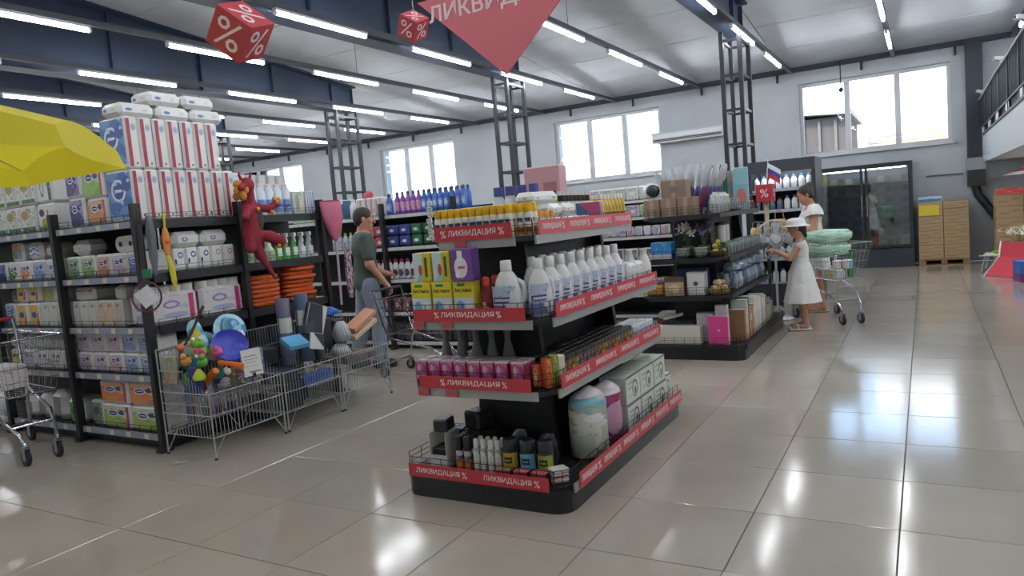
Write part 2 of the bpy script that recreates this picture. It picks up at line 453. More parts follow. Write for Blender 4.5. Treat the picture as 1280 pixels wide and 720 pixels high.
# roof girders on lattice columns
GIRD = M('2b374c', .5, var=.04); COLM = M('23282f', .45)
names = ['right-hand', 'second from the right', 'third from the right', 'fourth from the right', 'fifth from the right']
for gi, x in enumerate(GX):
    lab = 'dark blue steel roof girder ' + ['nearest the mezzanine', 'behind the hanging red triangle', 'left of the hanging red triangle', 'above the paper towel tower', 'farthest from the mezzanine'][gi]
    g = O(None, 'roof_girder', None, (x, 0, 3.93), label=lab, cat='girder', group='roof girders')
    ye = 11.75; fl = .15
    O(MB().box(-fl, YB+.05, 0, fl, ye, .025).mesh(GIRD, 0), 'bottom_flange', g)
    zt0, zt1 = roof(YB+.05)-3.93-.04, roof(ye)-3.93-.04
    web = MB().add([(-.012, YB+.05, .02), (.012, YB+.05, .02), (.012, ye, .02), (-.012, ye, .02), (-.012, YB+.05, zt0), (.012, YB+.05, zt0), (.012, ye, zt1), (-.012, ye, zt1)],
                   [[3, 2, 1, 0], [4, 5, 6, 7], [0, 1, 5, 4], [1, 2, 6, 5], [2, 3, 7, 6], [3, 0, 4, 7]])
    O(web.mesh(GIRD, 0), 'web', g)
    top = MB().add([(-fl, YB+.05, zt0), (fl, YB+.05, zt0), (fl, ye, zt1), (-fl, ye, zt1), (-fl, YB+.05, zt0+.03), (fl, YB+.05, zt0+.03), (fl, ye, zt1+.03), (-fl, ye, zt1+.03)],
                   [[3, 2, 1, 0], [4, 5, 6, 7], [0, 1, 5, 4], [1, 2, 6, 5], [2, 3, 7, 6], [3, 0, 4, 7]])
    O(top.mesh(GIRD, 0), 'top_flange', g)
    for y in [ye-.02, ye-.62] + [ye-.62-1.5*k for k in range(1, 11)]:
        O(MB().box(-.07, y-.008, .02, .07, y+.008, roof(y)-3.93-.05).mesh(GIRD, 0), 'stiffener', g)
    c = O(None, 'lattice_column', None, (x, 11.42, 0), label='dark lattice steel column under the girder ' + ['nearest the mezzanine', 'behind the hanging red triangle', 'left of the hanging red triangle', 'above the paper towel tower', 'farthest from the mezzanine'][gi], cat='column', group='lattice columns')
    hx, hy = .13, .3
    ch = MB().box(-.03, -.03, 0, .03, .03, 3.93).mesh(COLM, 0)
    rx = MB().box(-hx+.03, -.018, -.018, hx-.03, .018, .018).mesh(COLM, 0); ry = MB().box(-.018, -hy+.03, -.018, .018, hy-.03, .018).mesh(COLM, 0)
    for sx in (-1, 1):
        for sy in (-1, 1): O(ch, 'chord', c, (sx*hx, sy*hy, 0))
    for k in range(8):
        z = .3+.5*k
        for sy in (-1, 1): O(rx, 'rung', c, (0, sy*hy, z))
        for sx in (-1, 1): O(ry, 'rung', c, (sx*hx, 0, z))
# wall-head beam with brackets
wbm = O(MB().box(XL+.01, YW-.14, 3.95, 3.0, YW-.001, 4.05).mesh(M('3c434f', .5), 0), 'trim_1', kind='structure', label='dark steel beam along the head of the back wall')
for i in range(14): O(MB().box(-.02, -.02, -.16, .02, .02, 0).mesh(COLM, 0), 'bracket', wbm, (-20+1.55*i+.4, YW-.03, 3.95))
# light tracks and tube lights
TR = [-.45, -2.26, -4.09, -5.98, -7.8, -9.68, -11.6, -13.42, -15.3, -17.2, -19.0, 1.4, 3.2]
TRM = M('42464d', .5)
tub = bpy.data.materials.new('lit_tube'); tub.use_nodes = True
_b = tub.node_tree.nodes['Principled BSDF']; _b.inputs['Base Color'].default_value = (1, 1, 1, 1)
_b.inputs['Emission Color'].default_value = (.93, .96, 1, 1); _b.inputs['Emission Strength'].default_value = TUBE
hous = MB().box(-.03, -.74, .022, .03, .74, .05).mesh(M('b9bdc2', .4), 0)
tubm = MB().tube([(0, -.72, 0), (0, .72, 0)], .022, 8).mesh(tub)
capm = MB().tube([(0, -.012, 0), (0, .012, 0)], .026, 8).mesh(M('dcdcdc', .4))
track_order = sorted(TR, reverse=True)
for x in TR:
    k = track_order.index(x)
    yend = 15.86
    t = O(MB().box(-.035, YB+.3, 0, .035, yend, .06).mesh(TRM, 0), 'light_track', None, (x, 0, 3.92), label='grey lighting track, %s from the right wall' % ORD[k], cat='light track', group='lighting tracks')
    for y in [yend-.02, 9.2, 3.3, -2.8]:
        zr = roof(y)-3.98-.02
        if zr > .05: O(MB().tube([(0, y, .06), (0, y, .06+zr)], .004, 4).mesh(TRM), 'hanger', t)
    for r_ in range(9):
        y = 13.75-2.4*r_
        if -4 < y < .5: continue  # near rows left out to darken foreground; unseen last row added to brighten reflections
        l = O(hous, 'tube_light', None, (x, y, 3.868), label='lit white tube, %s from the back wall on %s track from the right' % (ORD[r_], ORD[k]), cat='light', group='ceiling tube lights')
        O(tubm, 'tube', l)
        for s_ in (-1, 1): O(capm, 'end_cap', l, (0, s_*.73, 0))
# outside: neighbouring buildings seen through the windows
gnd = O(MB().box(-60, YW+.4, -.3, 30, 70, -.05).mesh(M('9a9890', .9), 0), 'ground', kind='structure', label='paved yard outside')
def house(x0, x1, y, h, wallc, winc, label, nx, nz, z0, wz, wz_h, band=None):
    h_ = O(MB().box(x0, y, -.05, x1, y+6, h).mesh(M(wallc, .8, var=.04), 0), 'neighbour_building', None, (0, 0, 0), label=label, cat='building')
    sw = (x1-x0)/nx
    fm = MB().box(-sw*.36, -.05, 0, sw*.36, .05, wz_h).mesh(M('e9ecf2', .5), 0); gm = MB().box(-sw*.32, -.07, .06, sw*.32, -.045, wz_h-.06).mesh(M(winc, .1, spec=.8), 0)
    for i in range(nx):
        for k in range(nz):
            f = O(fm, 'window', h_, (x0+sw*(i+.5), y-.02, z0+wz*k)); O(gm, 'pane', f)
    if band:
        for z in band: O(MB().box(x0, y-.12, z, x1, y-.001, z+.18).mesh(M('d8d4cc', .8), 0), 'ledge', h_)
    return h_
house(-45, -24.5, 38, 7.2, 'e6e2da', '7f98c8', 'white office block with blue windows outside, left end', 10, 2, 1.2, 3.0, 1.7, (3.4, 6.6))
house(-22, -9.5, 34, 7.5, 'ece6dc', '7f98c8', 'white office block with blue windows outside the middle windows', 7, 2, 1.4, 3.0, 1.6, (3.7, 6.9))
hb = house(-1.65, 6.5, 28.5, 6.4, 'eae6e0', '8c9098', 'pale outbuilding with an orange brick base outside the right window', 1, 1, .2, 1, 1.6)
for r_ in range(18):
    for c_ in range(12):
        O(bpy.data.meshes.get('brick_piece') or MB().box(-.31, -.06, 0, .31, .0, .17, c=.01).mesh(M('e2b592', .85, var=.06), 0, 'brick_piece'), 'brick', hb, (-1.32+.64*c_+(.32 if r_ % 2 else 0), 28.499, .05+.19*r_))
sh = O(MB().box(-4.6, 24, -.05, -1.95, 28, 3.75).mesh(M('4a4644', .9, var=.1), 0), 'neighbour_shed', None, label='dark grey brown shed outside the left pane of the right window', cat='shed')
O(MB().add([(-4.9, 23.7, 4.0), (-1.8, 23.7, 3.76), (-1.8, 28.3, 3.76), (-4.9, 28.3, 4.0), (-4.9, 23.7, 4.2), (-1.8, 23.7, 3.9), (-1.8, 28.3, 3.9), (-4.9, 28.3, 4.2)], [[3, 2, 1, 0], [4, 5, 6, 7], [0, 1, 5, 4], [1, 2, 6, 5], [2, 3, 7, 6], [3, 0, 4, 7]]).mesh(M('85868a', .7), 0), 'roof', sh)
for k in range(4): O(MB().box(-.04, -.08, 0, .04, 0, 3.7).mesh(M('5a5450', .8), 0), 'post', sh, (-3.6+.45*k, 23.999, -.05))
# wall fittings: air conditioner, sensor on a drop rod, corner column with duct
ac = O(MB().prism([(-.775, 0), (.775, 0), (.775, .2), (-.775, .2)], -.02, .22).mesh(M('d8dcdf', .4), 0), 'air_conditioner', None, (-4.42, YW-.221, 2.88), label='long white wall air conditioner above the mop display', cat='air conditioner')
O(MB().box(-.74, -.03, .03, .74, -.021, .075).mesh(BLACK, 0), 'air_outlet', ac); O(MB().box(-.76, -.05, .08, .76, -.02, .19, c=.012).mesh(M('e4e7ea', .4), 0), 'front_panel', ac)
O(MB().box(-.74, -.036, .046, .74, -.03, .056).mesh(M('c9ccd0', .4), 0), 'vane', ac)
O(MB().box(-.8, .0, .2, .8, .221, .23).mesh(M('c3c8cd', .5), 0), 'top_tray', ac)
dr = O(MB().tube([(0, 0, 0), (0, 0, -.5)], .012, 6).mesh(BLACK), 'ceiling_camera', None, (-1.35, 15.7, 3.97), label='small dark dome camera on a rod before the right window', cat='camera')
O(MB().ball((0, 0, -.53), .045, 8).mesh(BLACK), 'dome', dr); O(MB().tube([(0, 0, .0), (0, .25, .0)], .012, 6).mesh(BLACK), 'bracket', dr)
cc = O(MB().box(-.13, -.18, 0, .13, 0, 2.12).mesh(M('31363f', .5), 0), 'corner_post', None, (.83, YW-.001, 1.9), label='dark boxed steel post on the back wall beside the mezzanine', cat='post')
O(MB().box(-.15, -.2, -.22, .15, 0, 0).mesh(M('9aa0a6', .5), 0), 'cover_plate', cc); O(MB().box(-.14, -.24, -.52, .14, 0, -.22).mesh(BLACK, 0), 'junction_box', cc)
O(MB().tube([(-.02, -.1, -.5), (.02, -.12, -.68), (.22, -.2, -1.0), (.3, -.22, -1.12)], .07, 8).mesh(M('25282e', .5)), 'drain_pipe', cc)
pl = O(MB().box(-.3, -.02, 0, .3, 0, .03).mesh(M('5d646c', .5), 0), 'wall_rail', None, (.33, YW-.001, 1.62), label='thin dark rail on the wall above the cartons', cat='rail')

# ============================================================ product prototypes
def pack_mesh(wd, d, h, mats, c=.012): return MB().box(-wd/2, -d/2, 0, wd/2, d/2, h, mi=(0, 1, 2), c=c).mesh(mats, 30)
def bottle_mesh(prof, mat, n=14, sx=1, sy=1): return MB().lathe(prof, n, 0, sx, sy).mesh(mat, 50)
def label_mesh(r, z0, z1, mat, sx=1, sy=1, a=65, n=8):
    return MB().lathe([(r, z0), (r, z1)], n, 0, sx, sy, a0=R(-90-a), a1=R(-90+a)).mesh(mat, 60)
def sheet_box(wd, d, h, m, c=.004): return MB().box(-wd/2, -d/2, 0, wd/2, d/2, h, c=c).mesh(m, 30)
def wire_guard(x0, x1, h, n, zs=(.03, .06, .09)):
    """low wire fence facing -Y between x0 and x1 with end loops"""
    m = MB()
    for z in zs: m.tube([(x0, 0, z*h/.09), (x1, 0, z*h/.09)], .0022, 4)
    for i in range(n+1):
        x = x0+(x1-x0)*i/n; m.tube([(x, .002, 0), (x, .002, h)], .0022, 4)
    return m
# island display (end cap towards -Y, long side towards +X)
def tray_outline(x0, y0, x1, y1, c):
    return [(x0+c, y0), (x1-c, y0), (x1, y0+c), (x1, y1-c), (x1-c, y1), (x0+c, y1), (x0, y1-c), (x0, y0+c)]
def slab(pts, z0, z1, mat, smooth=20):
    n = len(pts)
    return MB().add([(p[0], p[1], z0) for p in pts]+[(p[0], p[1], z1) for p in pts], [list(range(n))[::-1], list(range(n, 2*n))]+[[i, (i+1) % n, n+(i+1) % n, n+i] for i in range(n)]).mesh(mat, smooth)
def rounded(x0, y0, x1, y1, r, k=4):
    pts = []
    for cx, cy, a in ((x1-r, y0+r, -90), (x1-r, y1-r, 0), (x0+r, y1-r, 90), (x0+r, y0+r, 180)):
        for i in range(k+1): pts.append((cx+r*math.cos(R(a+90*i/k)), cy+r*math.sin(R(a+90*i/k))))
    return pts
BAN = M('bf3a43', .42, var=.02); BAN2 = M('c84a52', .42, var=.02)
SPAN = RED
# tray list: z of the deck, x0, x1, y0, y1
D1 = [(.13, -2.53, -1.53, 3.03, 4.93), (.60, -2.45, -1.59, 3.06, 4.74), (.955, -2.45, -1.59, 3.06, 4.74), (1.36, -2.31, -1.71, 3.17, 4.68)]
def island(name, label, D, cx, banners):
    root = O(None, name, None, (cx, (D[0][3]+D[0][4])/2, 0), label=label, cat='display shelf')
    ox, oy = cx, (D[0][3]+D[0][4])/2
    L = lambda x, y: (x-ox, y-oy)
    z0, a, b, y0, y1 = D[0]
    O(slab([L(*p) for p in rounded(a, y0, b, y1, .1)], 0, .115, M('17181b', .35, var=.02)), 'base', root)
    O(slab([L(*p) for p in rounded(a+.012, y0+.012, b-.012, y1-.012, .09)], .1151, .128, BLACK), 'deck', root)
    ya, yb = D[0][3]+.42-oy, D[0][4]-.42-oy
    for yy in (ya, yb):
        O(MB().add([(-.26, yy-.02, .13), (.26, yy-.02, .13), (.26, yy+.02, .13), (-.26, yy+.02, .13), (-.14, yy-.02, 1.34), (.14, yy-.02, 1.34), (.14, yy+.02, 1.34), (-.14, yy+.02, 1.34)],
            [[3, 2, 1, 0], [4, 5, 6, 7], [0, 1, 5, 4], [1, 2, 6, 5], [2, 3, 7, 6], [3, 0, 4, 7]]).mesh(M('15161a', .5), 0), 'end_panel', root)
    O(MB().box(-.07, ya+.02, .13, .07, yb-.02, 1.335).mesh(M('15161a', .5), 0), 'spine', root)
    for k, (z, a, b, y0, y1) in enumerate(D):
        if k: O(slab([L(*p) for p in tray_outline(a, y0, b, y1, .07)], z-.025, z-.002, BLACK), 'tray', root)
        # price rails and wire guards on the end cap and on the long side
        zr = z-.045 if k else z-.035
        if k:
            O(MB().box(a+.07-ox, y0-.012-oy, zr, b-.07-ox, y0-.001-oy, zr+.045).mesh(RAILGREY if banners else BLACK, 0), 'price_rail', root)
        O(MB().box(b+.001-ox, y0+.07-oy, zr, b+.012-ox, y1-.07-oy, zr+.045).mesh(RAILGREY if banners else BLACK, 0), 'price_rail', root)
        gh = .085 if banners else .08
        O(wire_guard(a+.07-ox, b-.07-ox, gh, 9).xf(Matrix.Translation((0, y0+.004-oy, z))).mesh(WIRE), 'wire_guard', root)
        g = wire_guard(0, (y1-y0)-.14, gh, 16).xf(Matrix.Translation((b-.004-ox, y0+.07-oy, z)) @ Matrix.Rotation(PI/2, 4, 'Z'))
        O(g.mesh(WIRE), 'wire_guard', root)
        cg = wire_guard(0, .09, gh, 2).xf(Matrix.Translation((b-.07-ox, y0+.004-oy, z)) @ Matrix.Rotation(PI/4, 4, 'Z')); O(cg.mesh(WIRE), 'corner_wires', root)
        gl = wire_guard(0, (y1-y0)-.14, gh, 16).xf(Matrix.Translation((a+.004-ox, y0+.07-oy, z)) @ Matrix.Rotation(PI/2, 4, 'Z')); O(gl.mesh(WIRE), 'wire_guard', root)
    return root
d1 = island('island_display', 'black tiered island display in the centre aisle with red sale banners', D1, -2.02, True)
oy1 = (D1[0][3]+D1[0][4])/2
def banner(parent, ox, oy, x0, x1, z0, z1, y, n=1, mat=BAN, side=False, wd=None, both=False):
    """sale banner; side banners run along +Y and face +X"""
    ln = x1-x0; cx = (x0+x1)/2
    o = O(MB().box(-ln/2, -.004, z0, ln/2, 0, z1).mesh(mat, 0), 'banner', parent, (y-ox, cx-oy, 0) if side else (cx-ox, y-oy, 0), rz=PI/2 if side else 0)
    w1 = ln/n; h = (z1-z0)*.47; zc = (z0+z1)/2
    for i in range(n):
        xc = -ln/2+w1*(i+.5); ww = (wd or w1*.66); pw = h*.95
        xt = xc if both else xc-pw*.7
        O(text_mesh('ЛИКВИДАЦИЯ', ww, h, TEXTW), 'lettering', o, (xt, -.0048, zc))
        for sg in ((-1, 1) if both else (1,)):
            O(text_mesh('%', pw, h*1.1, TEXTW), 'percent_sign', o, (xt+sg*(ww/2+pw*.95), -.0048, zc))
    return o
banner(d1, -2.02, oy1, -2.36, -1.69, .955, 1.02, 3.045, wd=.32, both=True)
banner(d1, -2.02, oy1, -2.36, -1.69, .60, .665, 3.045, wd=.32, both=True)
banner(d1, -2.02, oy1, -2.26, -1.79, 1.36, 1.435, 3.155, wd=.29, both=True)
banner(d1, -2.02, oy1, -2.47, -1.62, .115, .185, 3.017, 2)
banner(d1, -2.02, oy1, 3.14, 4.68, .955, 1.03, -1.573, 4, BAN, True)
banner(d1, -2.02, oy1, 3.14, 4.68, .60, .675, -1.573, 4, BAN, True)
banner(d1, -2.02, oy1, 3.26, 4.6, 1.36, 1.435, -1.693, 4, BAN2, True)
banner(d1, -2.02, oy1, 3.14, 4.86, .10, .185, -1.513, 6, BAN, True)
for zz, xx in ((.545, (-2.34, -2.16)), (.905, (-2.33, -2.15)), (1.315, (-2.1,))):
    for x in xx: O(MB().box(-.035, -.003, .012, .035, 0, .05).mesh(M('b5535a', .5), 0), 'price_sticker', d1, (x+2.02, (3.045 if zz < 1.2 else 3.155)-.004-oy1, zz))

# ---- top tray: yellow cans along the end cap
can = Kind('spray_can', 'can', bottle_mesh([(.023, 0), (.024, .004), (.024, .115), (.019, .122)], M('e9e4d6', .3)), [
    ('cap', bottle_mesh([(.021, 0), (.0215, .03), (.019, .045), (.008, .048)], M('e3b51f', .35)), (0, 0, .121), 'yellow cap'),
    ('label', label_mesh(.0243, .006, .112, A('efe9dc', ('r', 0, 0, 1, .4, 'b98a2a'), ('r', .15, .12, .85, .34, '7c2f22'), ('r', .2, .62, .8, .82, '3a4a6a')), a=80), (0, 0, 0))])
for r_ in range(3):
    for i in range(13):
        if i > 10 and r_ == 0: continue
        put(can, (-2.275+.0437*i, 3.225+.052*r_, 1.36), random.uniform(-.3, .3), 'yellow-capped spray can, %s from the left, %s row of top display tray' % (ORD[i], ORD[r_]), 'yellow-capped cans on the top tray', s=(.9, .9, 1))
ob = Kind('orange_bottle', 'bottle', bottle_mesh([(.02, 0), (.02, .075), (.012, .088)], M('e4dfd0', .3)), [('cap', bottle_mesh([(.013, 0), (.013, .03), (.01, .034)], M('e0912a', .35)), (0, 0, .088), 'orange cap')])
for i in range(4): put(ob, (-1.785+.0*i + .012*i, 3.40+.045*i, 1.36), 0, 'small orange-capped bottle at the right corner of the top tray, %s from the front' % ORD[i], 'orange-capped bottles')
# clear tissue packs, books, oil bottles along the long side
tis = [A('e3e5e0', ('n', 6, .56, 'b9bfb6'), ('e', .7, .5, .16, .25, '8a8c80')), A('e8e6de', ('n', 5, .6, 'c4c6ba'), ('e', .3, .5, .14, .22, 'b7a05a'))]
for i, (y, z, x, h) in enumerate([(3.66, 1.36, -1.83, .085), (3.67, 1.445, -1.84, .075), (3.86, 1.36, -1.82, .09), (3.87, 1.45, -1.85, .07), (4.04, 1.36, -1.82, .08), (3.6, 1.52, -1.9, .07), (3.78, 1.52, -1.92, .075)]):
    O(pack_mesh(.18, .12, h, [tis[i % 2], tis[(i+1) % 2], tis[0]], .025), 'tissue_pack', None, (x, y, z), PI/2+random.uniform(-.1, .1), 'soft white tissue pack, %s in the heap on the top tray' % ORD[i], 'pack', 'tissue packs on the top tray')
for i, (c1, c2) in enumerate((('4d7aa6', 'c85a86'), ('d05a80', 'e8dfe0'), ('4a6d94', 'dfe6ea'))):
    O(pack_mesh(.015, .16, .16, [M(c2, .4), A(c1, ('h', 1, 1, 1.1, c2)), M('eeeae4', .5)], .003), 'booklet', None, (-1.8, 4.17+.022*i, 1.362), PI/2, 'upright %s booklet on the top tray' % ('blue and pink', 'rose pink', 'slate blue')[i], 'booklet', rot=(0, R(-8), PI/2))
oil = Kind('oil_bottle', 'bottle', bottle_mesh([(.026, 0), (.027, .1), (.02, .135), (.011, .15)], M('c9a427', .2)), [('cap', bottle_mesh([(.013, 0), (.013, .026)], M('ebe8de', .4)), (0, 0, .15), 'white cap'),
     ('label', label_mesh(.0275, .025, .085, A('d8b33c', ('e', .5, .5, .4, .4, '6b3a22')), a=70), (0, 0, 0))])
for r_ in range(2):
    for i in range(7): put(oil, (-1.76-.06*r_, 4.26+.058*i, 1.36), PI/2, 'yellow oil bottle with white cap, %s from the near end, %s row' % (ORD[i], ORD[r_]), 'oil bottles on the top tray', s=(1, 1, 1.15))
blk = Kind('black_capped_bottle', 'bottle', bottle_mesh([(.027, 0), (.028, .15), (.018, .175)], M('d7d9d4', .3)), [('cap', bottle_mesh([(.024, 0), (.024, .035)], BLACK), (0, 0, .175), 'black cap')])
for i in range(11): put(blk, (-1.92, 4.03+.06*i, 1.36), 0, 'pale bottle with black cap behind the oil, %s from the near end' % ORD[i], 'black-capped bottles behind the oil')
wcp = Kind('white_capped_bottle', 'bottle', bottle_mesh([(.027, 0), (.028, .17), (.018, .2)], A('e4e4df', ('n', 4, .5, 'b8beae'))), [('cap', bottle_mesh([(.02, 0), (.02, .04)], M('d9d6d0', .4)), (0, 0, .2))])
for i in range(11): put(wcp, (-2.0, 4.03+.06*i, 1.36), 0, 'tall white-capped bottle in the middle row, %s from the near end' % ORD[i], 'white-capped bottles in the middle of the top tray')
blu = Kind('milky_bottle', 'bottle', bottle_mesh([(.036, 0), (.038, .03), (.038, .2), (.026, .235)], M('dfe3e6', .25)), [('cap', bottle_mesh([(.03, 0), (.03, .055)], M('4a4f93', .4)), (0, 0, .235), 'blue cap'), ('label', label_mesh(.0385, .05, .16, A('d3dbe2', ('e', .5, .5, .35, .3, 'b5c3d6')), a=60), (0, 0, 0))])
for i in range(4): put(blu, (-2.12+.082*i-.14, 3.86, 1.36), 0, 'milky bottle with blue cap, %s from the left behind the cans' % ORD[i], 'blue-capped milky bottles')
yb = Kind('juice_bottle', 'bottle', bottle_mesh([(.03, 0), (.032, .16), (.024, .2)], M('cfa62c', .25)), [('cap', bottle_mesh([(.026, 0), (.026, .04)], BLACK), (0, 0, .2), 'black cap')])
for i in range(3): put(yb, (-2.08+.068*i, 3.96, 1.36), 0, 'yellow bottle with black cap before the pink carton, %s from the left' % ORD[i], 'yellow black-capped bottles')
O(pack_mesh(.26, .12, .42, [A('d2a3a8', ('r', .55, .3, .95, .75, 'b07a7e')), M('cfa0a5', .5), M('d8b0b4', .5)], .008), 'pink_carton', None, (-2.165, 4.32, 1.36), 0, 'large dusty pink carton standing at the back of the top tray', 'carton')

# ---- third tray: laundry powder boxes, purple box, red bottles, big white detergent bottles
nm = 'Аистенок'
pw1 = A('d7e6ee', ('r', 0, .58, 1, 1, 'e3d43a'), ('e', .3, .3, .22, .2, '7fb6d8'), ('e', .75, .3, .16, .2, 'f2f4f2'), ('r', .05, .02, .6, .1, 'c7474a'), ('r', .2, .88, .6, .96, '3f8a4a'))
pwk = Kind('powder_box', 'box', pack_mesh(.125, .07, .2, [pw1, M('e0d03c', .4), M('e3d43a', .4)], .003), [('lettering', text_mesh(nm, .105, .022, M('26231c', .5, var=0)), (0, -.0356, .155))])
for i in range(3): put(pwk, (-2.34+.135*i, 3.13, .955), 0, 'yellow and blue laundry powder box, %s from the left in the lower row' % ORD[i], 'laundry powder boxes')
pwu = Kind('powder_box', 'box', pack_mesh(.105, .07, .155, [A('cfe0e4', ('h', 1, -.9, .1, '9cc6d6'), ('e', .4, .4, .12, .2, 'c35a60'), ('r', .52, 0, 1, 1, 'd9c93a'), ('r', .66, .15, .82, .85, '5f5a2a')), M('d9c93a', .4), M('dcd8a0', .4)], .003), [])
for i in range(2): put(pwu, (-2.33+.125*i, 3.14, 1.157), R(8), 'blue washing powder box with yellow spine standing on top, %s' % ('on the left', 'beside the purple box')[i], 'upper powder boxes')
O(pack_mesh(.13, .07, .165, [A('7a4f9a', ('e', .45, .42, .32, .34, 'e9e2ea'), ('r', .3, .62, .55, .95, 'f2eef2'), ('e', .28, .2, .12, .12, 'f6f4f6'), ('r', .3, .38, .65, .46, 'c06a7a')), M('5f3b84', .4), M('7a4f9a', .4)], .003), 'purple_box', None, (-2.055, 3.115, 1.157), 0, 'purple laundry box with a white bottle printed on it', 'box')
rb = Kind('red_bottle', 'bottle', bottle_mesh([(.03, 0), (.034, .02), (.034, .13), (.018, .17)], M('7d1f25', .25)), [('cap', bottle_mesh([(.018, 0), (.02, .035), (.01, .045)], M('d33a33', .35)), (0, 0, .17), 'bright red cap'), ('label', label_mesh(.0345, .02, .1, A('8d2a2e', ('e', .5, .3, .4, .3, 'd3868c'), ('e', .5, .75, .15, .1, 'e8e0da')), a=70), (0, 0, 0))])
for i in range(3): put(rb, (-1.955+.005*i, 3.14+.085*i, .955), 0, 'dark red bottle with red cap beside the powder boxes, %s from the front' % ORD[i], 'dark red bottles')
def det_mesh():
    m = MB()
    m.loft([(0, 0, 0, .066, .04), (0, 0, .012, .074, .046), (0, 0, .06, .078, .048), (0, 0, .14, .074, .046), (-.002, 0, .19, .062, .04), (-.004, 0, .225, .04, .03), (-.004, 0, .24, .026, .026)], 16)
    m.tube([(.052, 0, .19), (.078, 0, .175), (.088, 0, .13), (.084, 0, .09), (.07, 0, .075)], .013, 8)
    return m.mesh(M('dfe0de', .3), 60)
dlab = A('c9cedb', ('e', .5, .85, .42, .3, 'b9c3d8'), ('r', 0, 0, 1, .34, '6a74a8'), ('r', .12, .42, .88, .62, '39406f'), ('r', .2, .47, .8, .56, 'c7cde0'), ('n', 7, .66, '8088b0'))
det = Kind('detergent_bottle', 'bottle', det_mesh(), [('cap', bottle_mesh([(.027, 0), (.03, .004), (.028, .05), (.024, .054)], M('e8e8e6', .35)), (-.004, 0, .238)),
     ('label', MB().lathe([(1.02, .02), (1.02, .165)], 8, 0, .077, .047, a0=R(-160), a1=R(-40)).mesh(dlab, 60), (-.008, 0, 0), 'pale label with blue print')])
spots = [(-1.865, 3.17, R(6), 'front left of the group at the end cap')]
k = 0
for i in range(9):
    put(det, (-1.68, 3.2+.128*i, .956), R(52) if i == 0 else R(70), 'white detergent bottle with handle in the front row, %s from the near corner' % ORD[i], 'white detergent bottles', s=(.83, .83, 1))
for i in range(8):
    put(det, (-1.785, 3.33+.128*i, .956), R(70), 'white detergent bottle with handle in the back row, %s from the near corner' % ORD[i], 'white detergent bottles', s=(.83, .83, 1))
put(det, (-1.83, 3.145, .956), R(8), 'white detergent bottle beside the dark red bottles, facing the aisle front', 'white detergent bottles')
cp = A('e6e8e6', ('n', 5, .55, 'c9cfcd'), ('e', .5, .5, .2, .2, 'd4dce0'))
for i in range(2):
    O(pack_mesh(.14, .12, .16, [cp, cp, cp], .02), 'wipes_pack', None, (-1.68, 4.375+.145*i, .956), PI/2, 'translucent white pack past the detergent bottles, %s from near' % ORD[i], 'pack', 'translucent packs')
bc = Kind('blue_capped_bottle', 'bottle', bottle_mesh([(.04, 0), (.042, .14), (.026, .19)], M('e2e6e8', .3)), [('cap', bottle_mesh([(.026, 0), (.026, .05), (.02, .055)], M('3d7fc4', .35)), (0, 0, .19), 'bright blue cap')])
for i in range(2): put(bc, (-1.80, 4.37+.13*i, .956), 0, 'white bottle with bright blue cap behind the packs, %s' % ('nearer', 'farther')[i], 'blue-capped white bottles')
tw = Kind('squat_bottle', 'bottle', bottle_mesh([(.045, 0), (.048, .02), (.046, .13), (.03, .17), (.024, .19)], M('e4e3de', .35)), [('cap', bottle_mesh([(.022, 0), (.022, .035)], M('d8d6d0', .4)), (0, 0, .19))])
for i in range(2): put(tw, (-1.645-.1*i, 4.655, .956), 0, 'plain squat white bottle at far end of the third tray, %s' % ('at the edge', 'farther in')[i], 'squat white bottles')

# ---- second tray: grey spray bottles, pink boxes, spice jars, white packets
gb = Kind('grey_bottle', 'bottle', bottle_mesh([(.052, 0), (.055, .03), (.05, .1), (.034, .16), (.022, .2), (.022, .23), (.028, .26)], M('7c7d7c', .45), sx=1, sy=.7), [('pump', bottle_mesh([(.026, 0), (.02, .03)], M('6f7070', .5)), (0, 0, .26))])
for i in range(5): put(gb, (-2.36+.094*i, 3.31+.012*i, .6), 0, 'tall grey bottle under the third tray, %s from the left' % ORD[i], 'grey bottles', s=(.83, .83, 1))
pb = A('b23a66', ('e', .5, .62, .3, .34, 'a45a94'), ('e', .3, .7, .16, .18, 'cfa9c8'), ('n', 6, .62, 'd87a9a'), ('r', .1, .3, .9, .42, 'e8cfd8'), ('r', 0, 0, 1, .24, '7c2340'), ('r', .6, .05, .85, .2, 'd9a3ac'))
pbk = Kind('pink_box', 'box', pack_mesh(.079, .07, .14, [pb, M('8d2c50', .4), M('c9a9b2', .4)], .004), [('wrap', MB().box(-.0402, -.0358, .125, .0402, .0358, .1425, c=.004).mesh(M('e6dfe2', .15, alpha=.35), 0), (0, 0, 0))])
for i in range(8): put(pbk, (-2.37+.083*i+(.012 if i > 6 else 0), 3.11, .6), random.uniform(-.03, .03), 'shrink-wrapped pink soap box, %s from the left on second tray' % ORD[i], 'pink soap boxes')
for i in range(8): put(pbk, (-2.37+.083*i, 3.185, .6), random.uniform(-.03, .03), 'pink soap box in the back row, %s from the left' % ORD[i], 'pink soap boxes')
O(pack_mesh(.05, .03, .12, [A('c4542e', ('n', 5, .5, 'd8a06a'), ('e', .5, .5, .3, .2, 'e6c8a0')), M('b3431f', .4), M('c4542e', .4)], .01), 'orange_packet', None, (-1.708, 3.145, .6), R(10), 'small orange packet at right end of the pink boxes', 'packet')
jm = bottle_mesh([(.021, 0), (.024, .006), (.024, .1), (.02, .108)], M('6b5a38', .3))
